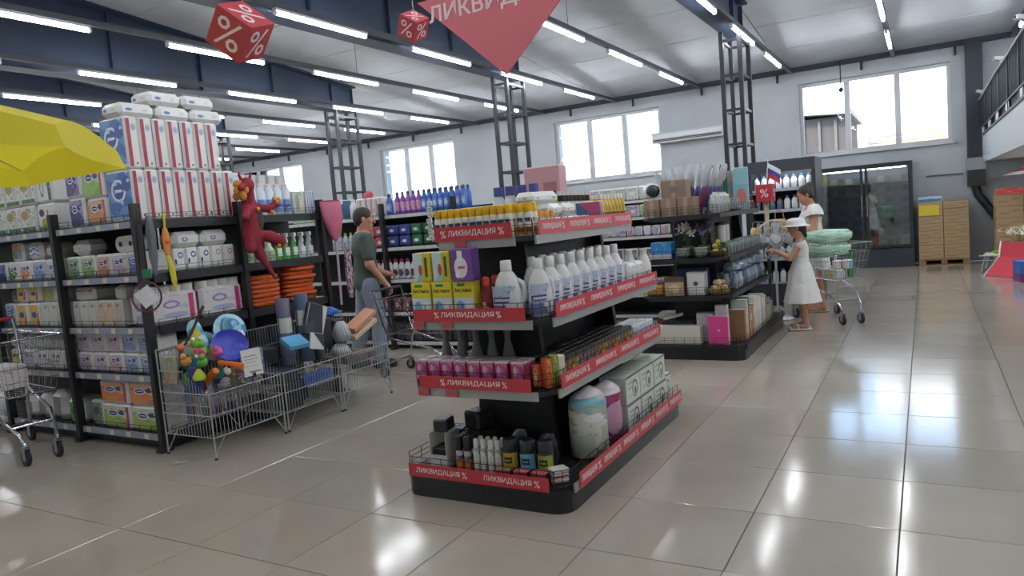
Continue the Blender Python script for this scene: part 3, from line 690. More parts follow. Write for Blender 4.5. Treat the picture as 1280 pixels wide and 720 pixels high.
jl = [A('5a4f8a', ('n', 7, .5, 'a08a50'), ('e', .5, .35, .4, .3, '7a78b4')), A('8a7a3a', ('n', 7, .5, 'b8a45a'), ('e', .5, .4, .3, .3, 'c9bb7a')), A('b8873a', ('n', 7, .5, '8a3a2a'), ('e', .5, .6, .3, .2, 'd8c36a')), A('a33f2a', ('n', 7, .55, 'c9a04a'))]
jk = [Kind('spice_jar', 'jar', jm, [('lid', bottle_mesh([(.0245, 0), (.0245, .022), (.021, .025)], M('2a2723', .4)), (0, 0, .108), 'dark lid'), ('label', label_mesh(.0244, .012, .098, l, a=85), (0, 0, 0))]) for l in jl]
for r_ in range(4):
    for i in range(20):
        if r_ == 3 and 1 < i < 6: continue
        put(jk[(0 if 3 < i < 8 else (i*3+r_) % 4) if r_ == 0 else (i*5+r_*3) % 4], (-1.635-.054*r_, 3.29+.0505*i, .6), PI/2, 'dark-lidded spice jar, %s from the near end, %s row' % (ORD[i], ORD[r_]), 'spice jars on the second tray')
for i, (c1, h) in enumerate((('d8652e', .15), ('7f9a3a', .16), ('e6e2cf', .15))):
    O(pack_mesh(.04, .05, h, [A(c1, ('n', 5, .6, 'f0d080')), M(c1, .4), M(c1, .4)], .005), 'sauce_box', None, (-1.655+.014*i, 3.155+.046*i, .6), PI/3.4, 'narrow %s box at the near corner of the spice jars' % ('orange', 'green', 'cream')[i], 'box')
wl = A('dcdce4', ('n', 5, .55, 'a9a9d0'), ('r', .1, .1, .9, .35, '9a90c0'))
for r_ in range(3):
    for i in range(5):
        O(bpy.data.meshes.get('lilac_piece') or MB().box(-.033, -.025, 0, .033, .025, .115, mi=(0, 1, 2), c=.004).mesh([wl, M('e4e2ea', .4), M('e9e9ee', .4)], 30, 'lilac_piece'), 'lilac_packet', None, (-1.635-.058*r_, 4.33+.075*i, .6), PI/2, 'white and lilac packet, %s from near, %s row, past the spice jars' % (ORD[i], ORD[r_]), 'packet', 'lilac packets')

# ---- bottom tray: end cap
bb = Kind('display_carton', 'carton', MB().box(-.055, -.07, 0, .055, .07, .005).box(-.055, -.07, .005, -.051, .07, .19).box(.051, -.07, .005, .055, .07, .19).box(-.051, .066, .005, .051, .07, .19).box(-.051, -.07, .005, .051, -.066, .07).mesh(M('d5d5d2', .5), 0),
          [('tin', sheet_box(.098, .034, .1, M('202226', .35)), (0, -.04+.036*i, .006)) for i in range(3)])
put(bb, (-2.35, 3.2, .13), 0, 'white open carton holding black tins at left of bottom tray', s=(1, 1, 1))
O(pack_mesh(.09, .1, .07, [M('26282c', .3), M('26282c', .3), M('3a3c40', .3)], .008), 'black_box', None, (-2.35, 3.205, .322), R(10), 'small black box lying across the white carton', 'box')
O(pack_mesh(.16, .14, .17, [M('1d1e22', .3), M('1d1e22', .3), M('2b2d32', .25)], .008), 'black_case', None, (-2.38, 3.345, .13), R(8), 'black case behind the white carton on bottom tray', 'box')
O(pack_mesh(.12, .12, .1, [M('26282c', .3), M('26282c', .3), M('3b3e44', .2)], .012), 'black_radio', None, (-2.2, 3.33, .312), R(-15), 'glossy black box at the top of the dark pile', 'box')
O(pack_mesh(.2, .14, .18, [M('222326', .4), M('222326', .4), M('2c2d31', .4)], .01), 'dark_carton', None, (-2.18, 3.345, .13), R(5), 'dark carton under the glossy black box', 'box')
ot = Kind('orange_tube', 'bottle', bottle_mesh([(.02, 0), (.021, .1), (.018, .11)], A('d27a2c', ('r', 0, .5, 1, .75, '4c5a86'), ('r', 0, .75, 1, 1, 'b9bcc4'), ('n', 5, .6, 'e0a05a'))), [('cap', bottle_mesh([(.02, 0), (.02, .07), (.016, .075)], BLACK), (0, 0, .11), 'tall black cap')])
for r_ in range(3):
    for i in range(2): put(ot, (-2.215+.052*i, 3.14+.05*r_, .13), 0, 'orange tube with black cap, %s, %s row from the front' % (('left', 'right')[i], ORD[r_]), 'orange tubes')
wt = Kind('white_tube', 'bottle', bottle_mesh([(.019, 0), (.02, .12), (.014, .135)], A('d4d2cc', ('n', 6, .55, 'a9a6a0'))), [('cap', bottle_mesh([(.014, 0), (.013, .04), (.009, .045)], M('dcdad6', .4)), (0, 0, .135))])
for r_ in range(2):
    for i in range(4): put(wt, (-2.105+.045*i, 3.14+.05*r_, .13), 0, 'small white tube, %s from the left, %s row on bottom tray' % (ORD[i], ORD[r_]), 'white tubes')
for i, (c1, nm_) in enumerate((('b49a3c', 'mustard yellow'), ('5aa0bd', 'sky blue'), ('8a9440', 'olive green'))):
    jk_ = Kind('pomade_jar', 'jar', bottle_mesh([(.04, 0), (.042, .008), (.042, .13), (.036, .14)], M('1e1f22', .3)), [('lid', bottle_mesh([(.041, 0), (.041, .05), (.036, .056)], M('232427', .35)), (0, 0, .14), 'black lid'), ('label', label_mesh(.0426, .05, .128, A(c1, ('r', .3, .3, .72, .72, '2a2a24'), ('r', .36, .45, .66, .55, c1)), a=80), (0, 0, 0), '%s label' % nm_)])
    put(jk_, (-1.9+.1*i, 3.15+.004*i, .13), 0, '%s labelled black-lidded jar on the bottom tray' % nm_)
for i in range(3):
    O(pack_mesh(.085, .05, .03, [M('b8545a', .4), M('25262a', .4), M('b8545a' if i else '8a6a50', .4)], .004), 'flat_tin', None, (-1.9+.1*i, 3.078+.002*i, .162), R(1), 'flat red tin before the jars, %s from the left' % ORD[i], 'tin', 'flat tins before the jars')
    O(pack_mesh(.085, .05, .03, [M('25262a', .4), M('25262a', .4), M('25262a', .4)], .004), 'flat_tin', None, (-1.9+.1*i, 3.078+.002*i, .131), R(1), 'flat black tin under the red tins, %s from the left' % ORD[i], 'tin', 'flat tins before the jars')
for i in range(3): O(pack_mesh(.09, .07, .024, [M(('c9c6c0', 'b85a60', 'd8d6d2')[i], .4), M('8a8884', .4), M('c9c6c0', .4)], .006), 'soap_tin', None, (-1.62, 3.13, .131+.0245*i), R(40+6*i), 'pale flat tin stacked at the right corner, %s from the bottom' % ORD[i], 'tin', 'corner tins')
bg_ = Kind('plastic_bag', 'bag', MB().loft([(0, 0, 0, .06, .03), (0, 0, .05, .075, .04), (.005, 0, .12, .06, .03), (.02, 0, .17, .03, .01)], 10).mesh(M('2c2f35', .15), 60), [('ornament', MB().ball((0, -.03, .07), .025, 8).mesh(M('8a3a3a', .4)), (0, 0, 0), 'dull red ornament')])
put(bg_, (-1.97, 3.345, .13), 0, 'dark glossy plastic bag behind the white tubes', s=1.1)
put(bg_, (-1.80, 3.345, .13), R(20), 'dark glossy plastic bag behind the yellow labelled jar', s=1.0)
# ---- bottom tray: long side
def towel(*sh):
    art = A(*sh)
    m = MB().loft([(0, 0, 0, .1, .07), (0, 0, .01, .115, .08), (0, 0, .27, .115, .08), (0, 0, .3, .105, .07), (0, 0, .31, .06, .04)], 16).mesh(art, 60)
    tp = MB().loft([(0, 0, 0, .1, .066), (0, 0, .015, .085, .05), (.01, 0, .035, .04, .02), (.02, .005, .045, .012, .008)], 12).mesh(M('d8cfd2', .2), 60)
    return Kind('paper_towel_pack', 'pack', m, [('gathered_top', tp, (0, 0, .306))])
put(towel('d4d2c8', ('h', .25, 1, .92, '9a8450'), ('h', .9, 1, 1.32, '7fb4c2'), ('e', .72, .66, .1, .07, 'e4e4de'), ('n', 7, .6, 'aab09a'), ('r', .55, .1, .7, .4, 'c2c8b4'), ('r', .76, .12, .86, .5, 'b4bda0')), (-1.64, 3.57, .13), R(70), 'beige and blue paper towel pack on the bottom tray', s=1.08)
put(towel('8c2858', ('n', 5, .6, 'a04070'), ('e', .75, .45, .12, .3, 'c89ab0'), ('n', 9, .66, 'd0b0c0'), ('h', 0, 1, .9, 'd8c8d0')), (-1.645, 3.83, .13), R(70), 'magenta paper towel pack on the bottom tray')
logo = [A('cfd3cb', ('e', .62, .45, .2, .34, '3c4742'), ('e', .62, .43, .15, .27, 'cfd3cb'), ('e', .64, .36, .08, .16, '56615a'), ('r', .12, .7, .5, .78, '9aa79c'), ('r', .12, .5, .42, .6, 'a9b4aa'), ('r', .12, .2, .4, .3, 'b4beb4')), M('c2c9bf', .45), M('b9c4b6', .45)]
lk = Kind('napkin_carton', 'carton', pack_mesh(.24, .17, .165, logo, .004), [('tape', MB().box(-.12, -.086, .155, .12, -.0845, .1655).mesh(M('5a655c', .5), 0), (0, 0, 0))])
for i in range(3):
    for k in range(2): put(lk, (-1.645, 4.08+.25*i, .13+.169*k), PI/2+random.uniform(-.03, .03), 'pale green carton with dark oval emblem, %s column from near, %s' % (ORD[i], ('bottom', 'top')[k]), 'emblem cartons')
put(lk, (-1.655, 4.79, .13), PI/2, 'pale carton with dark emblem at far end of the bottom tray', 'emblem cartons', s=(.62, .9, 1.05))
O(pack_mesh(.1, .1, .06, [M('d8b6bc', .4), M('d8b6bc', .4), M('e0c4c8', .4)], .02), 'pink_pack', None, (-1.65, 4.79, .306), R(95), 'pale pink soft pack on the last emblem carton', 'pack')

# ============================================================ corner gondola on the left
SH = [1.66, 1.275, .9, .55, .12]
GRAYRAIL = M('9ba0ae', .4, .1); TICKET = M('d9d6bd', .5)
ga = O(None, 'gondola_shelf', None, (-6.3, 3.375, 0), label='black gondola shelving packed with paper goods, behind the yellow parasol', cat='shelving')
gax, gay = 6.3, -3.375
post = MB().box(-.022, -.03, 0, .022, .03, 1.78).box(-.03, -.05, 0, .03, .05, .03).mesh(BLACK, 0)
for x in (-7.87, -6.84, -5.82, -4.79): O(post, 'post', ga, (x+gax, 3.15+gay, 0))
O(MB().box(-7.87+gax, 3.6+gay, .02, -5.25+gax, 3.62+gay, 1.75).mesh(M('202227', .6), 0), 'back_panel', ga)
O(MB().box(-7.87+gax, 3.21+gay, 0, -4.83+gax, 3.6+gay, .085).mesh(M('17181b', .5), 0), 'plinth', ga)
for z in SH:
    O(MB().box(-7.85+gax, 3.165+gay, z-.03, -4.785+gax, 3.6+gay, z).mesh(M('26282d', .5), 0), 'shelf_board', ga)
    for x0 in (-7.845, -6.815, -5.795):
        r_ = O(MB().box(x0+gax, 3.148+gay, z-.045, x0+.98+gax, 3.164+gay, z+.0).mesh(GRAYRAIL, 0), 'price_rail', ga)
        for i in range(4): O(bpy.data.meshes.get('ticket_piece') or MB().box(-.026, -.004, 0, .026, 0, .036).mesh(TICKET, 0, 'ticket_piece'), 'price_ticket', r_, (x0+.12+.23*i+random.uniform(-.04, .04)+gax, 3.147+gay, z-.04))
        O(wire_guard(x0, x0+.98, .05, 7, (.045, .09)).xf(Matrix.Translation((gax, 3.168+gay, z))).mesh(WIRE), 'wire_guard', ga)
gb_ = O(None, 'gondola_shelf', None, (-5.0, 4.28, 0), label='black gondola shelving facing the wire bins, tower of paper towels on top', cat='shelving')
for y in (4.03, 4.94): O(post, 'post', gb_, (-4.79+5.0, y-4.28, 0), rz=PI/2)
O(MB().box(-.24, 3.63-4.28, .02, -.22, 4.96-4.28, 1.75).mesh(M('202227', .6), 0), 'back_panel', gb_)
O(MB().box(-.21, 3.63-4.28, 0, .19, 4.95-4.28, .085).mesh(M('17181b', .5), 0), 'plinth', gb_)
for z in SH:
    O(MB().box(-.22, 3.605-4.28, z-.03, .215, 4.95-4.28, z).mesh(M('26282d', .5), 0), 'shelf_board', gb_)
    O(MB().box(.2155, 3.22-4.28, z-.06, .228, 4.0-4.28, z+.002).mesh(BLACK, 0), 'fascia', gb_)
    O(MB().box(.2155, 4.06-4.28, z-.06, .228, 4.91-4.28, z+.002).mesh(BLACK, 0), 'fascia', gb_)
    g = wire_guard(0, 1.68, .05, 12, (.045, .09)).xf(Matrix.Translation((.222, 3.22-4.28, z)) @ Matrix.Rotation(PI/2, 4, 'Z')); O(g.mesh(WIRE), 'wire_guard', gb_)

def art(base, c1, c2, logo='2f3d80', band=None):
    """front of a paper-goods pack: two oval emblems over soft colour"""
    sh = [('h', .5, 1, .85, c1), ('n', 4, .6, c2), ('h', .9, -1, .42, c2), ('e', .36, .64, .21, .17, 'eceaf0'), ('e', .36, .64, .17, .12, logo), ('e', .7, .7, .14, .12, logo), ('r', .25, .62, .47, .665, 'dfe2ec'), ('n', 9, .68, 'e6e2e6')]
    if band: sh.append(('r', .9, 0, 1, 1, band))
    return A(base, *sh)
PW = M('dcdcda', .35)
def pk(x, y, z, wd, d, h, a, label, rz=0, side=None, top=None, group='paper packs on the left gondola', c=.018, name='paper_pack'):
    return O(pack_mesh(wd, d, h, [a, side or PW, top or PW], c), name, None, (x, y, z), rz, label, 'pack', group)
# tower of paper towels on top of the corner
blueA = A('4a74b4', ('w', 14, 7, 1.2, '6d95cc'), ('e', .45, .62, .3, .24, 'e4e8f0'), ('e', .45, .62, .22, .18, '3a5aa0'), ('r', .3, .59, .6, .65, 'e8ecf4'), ('e', .8, .75, .18, .16, '3f5fa6'), ('n', 4, .63, 'c6d4ea'), ('r', 0, 0, 1, .06, 'c9d6ea'))
sideA = A('dcdad6', ('r', 0, 0, .36, 1, '9c2c46'), ('e', .66, .82, .26, .08, 'a9b8c8'), ('e', .66, .82, .18, .045, '8fa2bc'), ('e', .7, .07, .1, .025, '4a4c52'), ('r', .94, 0, 1, 1, 'c4c2c0'))
tk = Kind('paper_towel_pack', 'pack', pack_mesh(.3, .108, .365, [blueA, sideA, PW], .014))
for i in range(8): put(tk, (-4.975, 3.232+.112*i, 1.662), random.uniform(-.015, .015), 'tall white and red paper towel pack, lower tower row, %s from the corner' % ORD[i], 'paper towel tower')
for i in range(7): put(tk, (-4.98, 3.232+.112*i, 2.03), random.uniform(-.02, .02), 'tall white and red paper towel pack, upper tower row, %s from the corner' % ORD[i], 'paper towel tower')
lie = A('e2e2e0', ('e', .2, .5, .13, .3, '8296c0'), ('e', .2, .5, .09, .2, '5a70a8'), ('e', .75, .5, .1, .25, 'c8ccd2'))
lk_ = Kind('roll_pack', 'pack', pack_mesh(.285, .22, .1, [lie, lie, PW], .03))
for i in range(3): put(lk_, (-4.96, 3.31+.295*i, 2.397), PI/2+random.uniform(-.05, .05), 'white roll pack lying along the tower top, %s from the corner' % ORD[i], 'lying roll packs')
for i in range(2): put(lk_, (-4.97, 3.55+.295*i, 2.5), PI/2+random.uniform(-.05, .05), 'white roll pack on the very top of the tower, %s' % ('nearer', 'farther')[i], 'lying roll packs')
put(lk_, (-5.33, 3.3, 2.105), R(3), 'white roll pack lying behind the tower, next to the parasol tip', 'lying roll packs'); put(lk_, (-5.34, 3.3, 2.207), R(-4), 'upper white roll pack behind the tower, next to the parasol tip', 'lying roll packs')
# front face, top shelf
z = SH[0]+.002
pk(-5.28, 3.29, z, .24, .22, .2, art('d99a64', 'e0b48c', 'c9855a', band='b84a66'), 'orange paper pack beside the blue towel packs, bottom row of top shelf')
pk(-5.30, 3.29, z+.202, .27, .22, .24, art('9cbf6a', 'c4d6b0', '7fae4a', band='b84a66'), 'green paper pack standing on the orange pack')
pk(-5.54, 3.29, z, .2, .22, .22, art('4f4478', 'a098b8', '5d4f8a'), 'dark purple paper pack, bottom row left of the orange pack')
pk(-5.55, 3.29, z+.222, .2, .22, .22, art('6a5a8c', 'b0a6c0', '8a7aa8'), 'violet paper pack standing on the dark purple pack')
pk(-5.142, 3.3, z, .026, .2, .42, A('5d8a72', ('r', .0, 0, .45, 1, 'b84a66')), 'narrow green and red pack squeezed between the orange and blue packs')
wg = A('dfe0d8', ('r', 0, 0, 1, .16, '3f7a4a'), ('e', .3, .7, .3, .2, 'b99a55'), ('n', 5, .58, '8f9a80'), ('e', .7, .4, .2, .2, 'c9ccc0'))
wg2 = A('e2e2dc', ('r', .78, 0, 1, 1, '2f6a40'), ('e', .35, .55, .14, .4, '4a5a4a'), ('e', .35, .55, .1, .3, 'dfe0d8'), ('n', 5, .62, 'aab0a0'))
wr = A('e0ddd8', ('r', 0, 0, 1, .12, '4a8a4a'), ('e', .25, .7, .18, .16, '4a4a52'), ('r', .62, .1, .7, .8, 'b84038'), ('e', .4, .3, .2, .18, 'b0a040'), ('e', .75, .3, .2, .2, 'c87a70'))
for i, (x, a, d_) in enumerate([(-5.98, wr, 'red and white'), (-6.24, wg, 'green-edged'), (-6.46, wg, 'green-edged'), (-6.69, wg, 'green-edged')]): pk(x, 3.3, z, .22 if i else .24, .22, .22, a, '%s paper pack, lower row of top shelf, %s left of the post' % (d_, ORD[i]))
for i, (x, a, d_) in enumerate([(-5.96, wg2, 'dark green edged'), (-6.2, wg, 'green-bottomed'), (-6.43, wg, 'green-bottomed'), (-6.66, wg, 'green-bottomed')]): pk(x, 3.3, z+.222, .225, .22, .22, a, '%s paper pack, upper row of top shelf, %s left of the post' % (d_, ORD[i]))
# second shelf
z = SH[1]+.002
for i, (b_, c1, c2, n_) in enumerate([('7fa882', 'a9c4a0', '5f9468', 'sage green'), ('86b06a', 'b0cc98', '6a9a4a', 'grass green'), ('c98a6a', 'd9b09a', 'b87858', 'apricot'), ('b8b0cc', 'd4cfe0', 'c09090', 'lilac'), ('5f74b0', 'a8b6d8', '8090c0', 'cornflower blue')]):
    pk(-5.70+.195*i, 3.29, z, .188, .2, .17, art(b_, c1, c2), '%s paper pack in the row under the double roll' % n_)
stad = [(.13*math.cos(t)*.5+(.06 if math.cos(t) > 0 else -.06), .06+.06*math.sin(t)) for t in [2*PI*i/20 for i in range(20)]]
dr_ = MB().prism(stad, -.05, .05).mesh(M('e4e2de', .5), 50); core = MB().lathe([(.019, 0), (.019, .004)], 12, ax='y').mesh(M('4c443a', .7), 50)
put(Kind('double_roll', 'paper roll', dr_, [('roll_core', core, (-.06, -.0505, .06)), ('roll_core', core, (.06, -.0505, .06))]), (-5.08, 3.29, z+.172), 0, 'white double toilet roll with two dark cores on the lilac pack')
pk(-5.62, 3.3, z+.172, .2, .2, .12, A('c6cfc0', ('e', .5, .5, .4, .3, 'a9bba0'), ('n', 5, .6, 'd8dcd2')), 'pale green soft pack on the sage green pack', c=.04)
for i, (b_, c1, c2, n_) in enumerate([('3a4f8e', '8494c4', '2f3f74', 'dark blue'), ('58884e', 'd9d6cc', 'e0ddd4', 'green and white'), ('d9855a', 'e6e0d8', 'e4d8c8', 'orange and white'), ('7d97c0', 'b4c2d8', '6a84b4', 'sky blue'), ('c4c8d4', 'dfe1e6', '9aa8c8', 'white and blue')]):
    pk(-6.77+.195*i, 3.29, z, .188, .2, .17, art(b_, c1, c2), '%s paper pack on second shelf left of the post' % n_)
pk(-6.52, 3.3, z+.172, .18, .18, .15, A('5f8a5a', ('e', .35, .75, .3, .25, 'd07050'), ('e', .8, .8, .25, .2, 'd88a60'), ('r', .55, 0, 1, .5, '7a9cc0')), 'pack with orange tulip print in the upper row of second shelf')
pk(-6.26, 3.3, z+.172, .2, .18, .14, A('dfe2ec', ('w', 12, 9, 1.4, '7f90cc'), ('n', 6, .6, '4a5aa0')), 'white pack with blue wavy print in the upper row of second shelf', c=.03)
pk(-6.02, 3.3, z+.172, .19, .18, .12, A('cfccc8', ('e', .55, .45, .2, .2, 'b4aca4')), 'plain off-white soft pack in the upper row of second shelf', c=.04)
# third shelf
z = SH[2]+.002
thin = [A('d4d3ca', ('e', .5, .84, .3, .07, '9fa4a0'), ('r', .9, 0, 1, 1, 'b8b6ac')), A('d9bfa6', ('e', .5, .84, .3, .07, 'a08878'), ('n', 4, .55, 'd49a74'), ('r', .9, 0, 1, 1, 'c4a890')), A('cdb9ae', ('e', .5, .84, .3, .07, '8c90a8'), ('r', .9, 0, 1, 1, 'b8a8a0'))]
for i, t in enumerate([0, 0, 0, 1, 1, 2]): pk(-5.735+.107*i, 3.29, z, .103, .2, .2, thin[t], '%s napkin pack on third shelf, %s from its left post' % (('cream', 'orange-tinted', 'rosy')[t], ORD[i]), c=.01)
pk(-5.62, 3.3, z+.203, .26, .2, .1, A('d0cecb', ('r', 0, .8, 1, 1, 'a8486a'), ('n', 5, .6, 'b4b4b4')), 'white pack with a magenta edge on top of the cream packs', c=.02)
pk(-5.18, 3.3, z+.203, .12, .2, .1, A('cfcdc8', ('n', 5, .6, 'b0b0a8')), 'small white pack on the rosy napkin packs', c=.02)
pk(-5.36, 3.42, z+.203, .2, .16, .1, A('4a4644', ('e', .3, .5, .15, .3, '35322f'), ('e', .75, .5, .15, .3, '35322f')), 'dim grey roll pack at the back of third shelf', c=.03)
ye = A('d9b45a', ('h', 1, -.3, .62, 'c03a44'), ('e', .42, .5, .26, .16, '3a4a9a'), ('r', .88, 0, 1, 1, 'e6dcc8'))
for i, (a, n_) in enumerate([(art('4a6fb0', '8fb0d8', 'c04a5a'), 'blue'), (ye, 'yellow and red'), (ye, 'yellow and red')]): pk(-6.72+.19*i, 3.29, z, .18, .2, .2, a, '%s paper pack in lower row of third shelf, %s left' % (n_, ('first', 'second', 'third')[i]))
for i in range(3): pk(-6.17+.12*i, 3.29, z, .115, .2, .2, thin[0], 'cream napkin pack left of the post on third shelf, %s' % ORD[i], c=.01)
for i in range(2): pk(-6.5+.19*i, 3.29, z+.206, .17, .2, .135, ye, 'yellow and red pack in upper row of third shelf, %s' % ('left one', 'right one')[i])
pk(-6.08, 3.29, z+.203, .22, .2, .12, A('8fae5a', ('n', 4, .5, 'c9a860'), ('r', .8, 0, 1, 1, 'd4d2c8')), 'leafy green pack in upper row of third shelf')
pk(-6.74, 3.36, z+.203, .2, .18, .1, A('8a8078', ('n', 4, .5, '6a625c')), 'grey brown pack at the left of third shelf upper row')
# fourth shelf
z = SH[3]+.002
for r_ in range(2):
    for i in range(5):
        b_ = ('b8a4b8', 'c8bcc4', 'c4a8ac', '8094bc', '7f9ac8')[i]
        pk(-5.71+.197*i, 3.29, z+.157*r_, .19, .2, .154, art(b_, 'd0c4d0' if i < 3 else 'a9bcd8', 'b09ab0' if i < 3 else '6a84b8', '38366e'), '%s pack, %s row of fourth shelf, %s from the left post' % ('mauve' if i < 3 else 'soft blue', ('lower', 'upper')[r_], ORD[i]))
for i, (b_, n_) in enumerate([('c9c060', 'yellow'), ('b8a8c4', 'lilac'), ('d4d2d4', 'white'), ('d8d6d0', 'off-white')]):
    pk(-6.72+.2*i, 3.29, z, .19, .2, .16, A(b_, ('n', 5, .58, 'e2e0da'), ('e', .3, .75, .12, .1, '4a4a6a'), ('e', .7, .75, .12, .1, '4a4a6a')), '%s pack in lower row of fourth shelf, behind the trolley handle' % n_)
    pk(-6.72+.2*i, 3.29, z+.162, .19, .2, .12, A(b_, ('n', 4, .55, 'c9c6c0'), ('e', .55, .5, .14, .24, 'a9a294')), '%s pack in upper row of fourth shelf, behind the trolley handle' % n_, c=.04)
pk(-5.93, 3.29, z, .1, .2, .14, A('9aa8c4', ('n', 4, .55, 'b8c2d4')), 'narrow grey blue pack beside the post on fourth shelf')
# bottom shelf
z = SH[4]+.002
for i in range(2):
    pk(-5.38+.37*i, 3.29, z, .35, .22, .19, art('a9b86a', 'cdd0b8', '8fa84a', band='b8486a'), 'lime green pack on the bottom shelf, %s' % ('left one', 'right one')[i])
    pk(-5.38+.37*i, 3.29, z+.192, .35, .22, .18, art('d98a50', 'e0b08c', 'cf7a44', band='b8486a'), 'orange pack on a lime green pack, %s' % ('left one', 'right one')[i])
pk(-5.66, 3.3, z, .17, .2, .2, A('6f8f6a', ('n', 4, .55, '8fa894'), ('e', .4, .6, .3, .2, '4a5a5a')), 'dull green pack at the left end of the right bay bottom shelf')
pk(-5.95, 3.29, z, .2, .2, .2, A('5f9a50', ('e', .4, .5, .25, .25, '3a4a44'), ('n', 4, .6, 'a8c48a')), 'bright green pack beside the post on the bottom shelf', c=.03)
for i in range(3): pk(-6.66+.22*i, 3.3, z, .2, .2, .19+.03*i, A('8a8886', ('n', 4, .5, '6f6c6c'), ('n', 9, .6, 'a9a6a6')), 'grey wrapped bag on the bottom shelf, %s behind the trolley' % ORD[i], c=.05)
# ---- face towards the bins
z = SH[1]+.002
wl_ = A('dcdcdc', ('e', .62, .72, .26, .16, '3a4674'), ('e', .62, .72, .17, .09, 'cfd4e2'), ('e', .12, .4, .1, .14, '30323c'), ('r', .92, 0, 1, 1, 'b8b8bc'))
wl2 = A('dcdad8', ('e', .62, .72, .26, .16, 'b48a8a'), ('e', .62, .72, .17, .09, 'e0d0d0'), ('r', .92, 0, 1, 1, 'b8b8bc'))
for i in range(5): pk(-4.91, 3.47+.112*i, z, .108, .2, .17, wl_ if i < 3 else wl2, 'white toilet paper pack with %s emblems, %s from the corner post' % ('navy' if i < 3 else 'pale pink', ORD[i]), PI/2, c=.012)
for i in range(2): pk(-4.91, 3.56+.25*i, z+.172, .24, .2, .12, A('dededc', ('e', .35, .5, .14, .34, '4a5484'), ('e', .35, .5, .08, .2, 'dededc'), ('n', 4, .65, 'c4c6ca')), 'white roll pack lying on the emblem packs, %s from the corner post' % ORD[i], PI/2, c=.035)
z = SH[2]+.002
big = A('dad6d6', ('n', 3, .58, 'cfc4d0'), ('e', .42, .62, .2, .16, '9a88b8'), ('e', .42, .62, .13, .09, 'd8d0e0'), ('e', .5, .2, .3, .1, 'a9b0d0'), ('r', .84, 0, .96, 1, 'c23c78'))
bm = pack_mesh(.4, .24, .23, [big, big, M('dcd6d8', .4)], .025)
rl = MB().lathe([(.02, -.05), (.02, .05)], 10).lathe([(.047, -.05), (.05, -.045), (.05, .045), (.047, .05), (.02, .05)], 14).mesh(M('dedcd8', .6), 50)
bk = Kind('toilet_roll_pack', 'pack', bm, [('roll', rl, (-.145+.097*i, -.06, .23)) for i in range(4)] + [('roll', rl, (-.145+.097*i, .045, .23)) for i in range(4)])
for i in range(2): put(bk, (-4.952, 3.4+.425*i, z), PI/2, 'large pink and white toilet roll pack facing the bins, %s' % ('by the corner post', 'by the second post')[i], 'large toilet roll packs')
z = SH[3]+.002
for i in range(5): pk(-4.92, 3.47+.112*i, z, .108, .2, .2+.03*(i % 2), thin[i % 3], 'white napkin pack behind the toy bin, %s from the corner post' % ORD[i], PI/2, c=.012)
z = SH[4]+.002
for i in range(5): O(bpy.data.meshes.get('low_piece') or MB().box(-.054, -.15, 0, .054, .15, .34, mi=(0, 1, 2), c=.014).mesh([sideA, blueA, PW], 30, 'low_piece'), 'paper_towel_pack', None, (-4.985, 3.48+.115*i, z), PI/2, 'white and red paper towel pack on bottom shelf behind wire bin, %s' % ORD[i], 'pack', 'bottom shelf paper towel packs')
# bay with cleaning bottles
z = SH[0]+.002
cb = Kind('cleaner_bottle', 'bottle', bottle_mesh([(.04, 0), (.043, .02), (.043, .2), (.025, .235)], M('d3dbe4', .25)), [('cap', bottle_mesh([(.026, 0), (.024, .025), (.012, .032)], M('dfc9ce', .4)), (0, 0, .235)), ('label', label_mesh(.0437, .03, .13, A('6f8fc4', ('r', .1, .35, .9, .6, '3a4f8a'), ('n', 5, .6, '9ab4dc')), a=75), (0, 0, 0), 'blue label')])
for i in range(5): put(cb, (-4.85, 4.235+.092*i, z), PI/2, 'clear bottle with blue label behind the dragon toy, %s from the near end' % ORD[i], 'blue-labelled bottles')
for i in range(5): O(bpy.data.meshes.get('slat_piece') or MB().box(-.05, -.05, 0, .05, .05, .36, mi=(0, 1, 2), c=.012).mesh([A('c4c4c0', ('r', .88, 0, 1, 1, '8f9090')), M('c4c4c0', .4), M('a9aaa8', .4)], 30, 'slat_piece'), 'tall_pack', None, (-5.05, 4.29+.108*i, z), PI/2, 'tall grey white pack behind blue-labelled bottles, %s from near' % ORD[i], 'pack', 'tall grey packs')
pk(-4.88, 4.73, z, .13, .12, .2, A('b8bfb0', ('e', .35, .5, .2, .4, '8f9a84'), ('e', .75, .5, .2, .4, 'd0c8b8'), ('n', 5, .6, '9aa48c')), 'floral printed box at the far end of the top shelf', PI/2, c=.004, name='floral_box')
pk(-4.88, 4.865, z, .1, .12, .2, A('c4ccd8', ('s', 4, '7a92c0')), 'blue striped box at the far end of the top shelf', PI/2, c=.004, name='striped_box')
pk(-5.15, 4.14, z+.0, .1, .1, .42, A('d3b04a', ('n', 4, .6, 'e0ccA0'.lower())), 'tall mustard yellow pack behind the tower', PI/2, name='yellow_pack')
pk(-4.98, 4.135, z, .1, .2, .36, A('a8b4d4', ('n', 6, .5, 'dfe2ea'), ('r', 0, .5, 1, .7, '5a6ab0')), 'blue and white printed pack between tower and bottles', PI/2, name='printed_pack')
z = SH[1]+.002
tub_ = Kind('cream_jar', 'bottle', bottle_mesh([(.05, 0), (.054, .02), (.05, .09), (.03, .12), (.026, .15)], M('dcdfd6', .35)), [('cap', bottle_mesh([(.028, 0), (.026, .03)], M('cfd6c8', .4)), (0, 0, .15)), ('label', label_mesh(.0545, .02, .085, A('b8c8a8', ('n', 5, .5, '8fae80')), a=75), (0, 0, 0))])
for i in range(3): put(tub_, (-4.86, 4.13+.114*i, z), PI/2, 'pale squat bottle under the dragon toy, %s from the near post' % ORD[i], 'pale squat bottles')
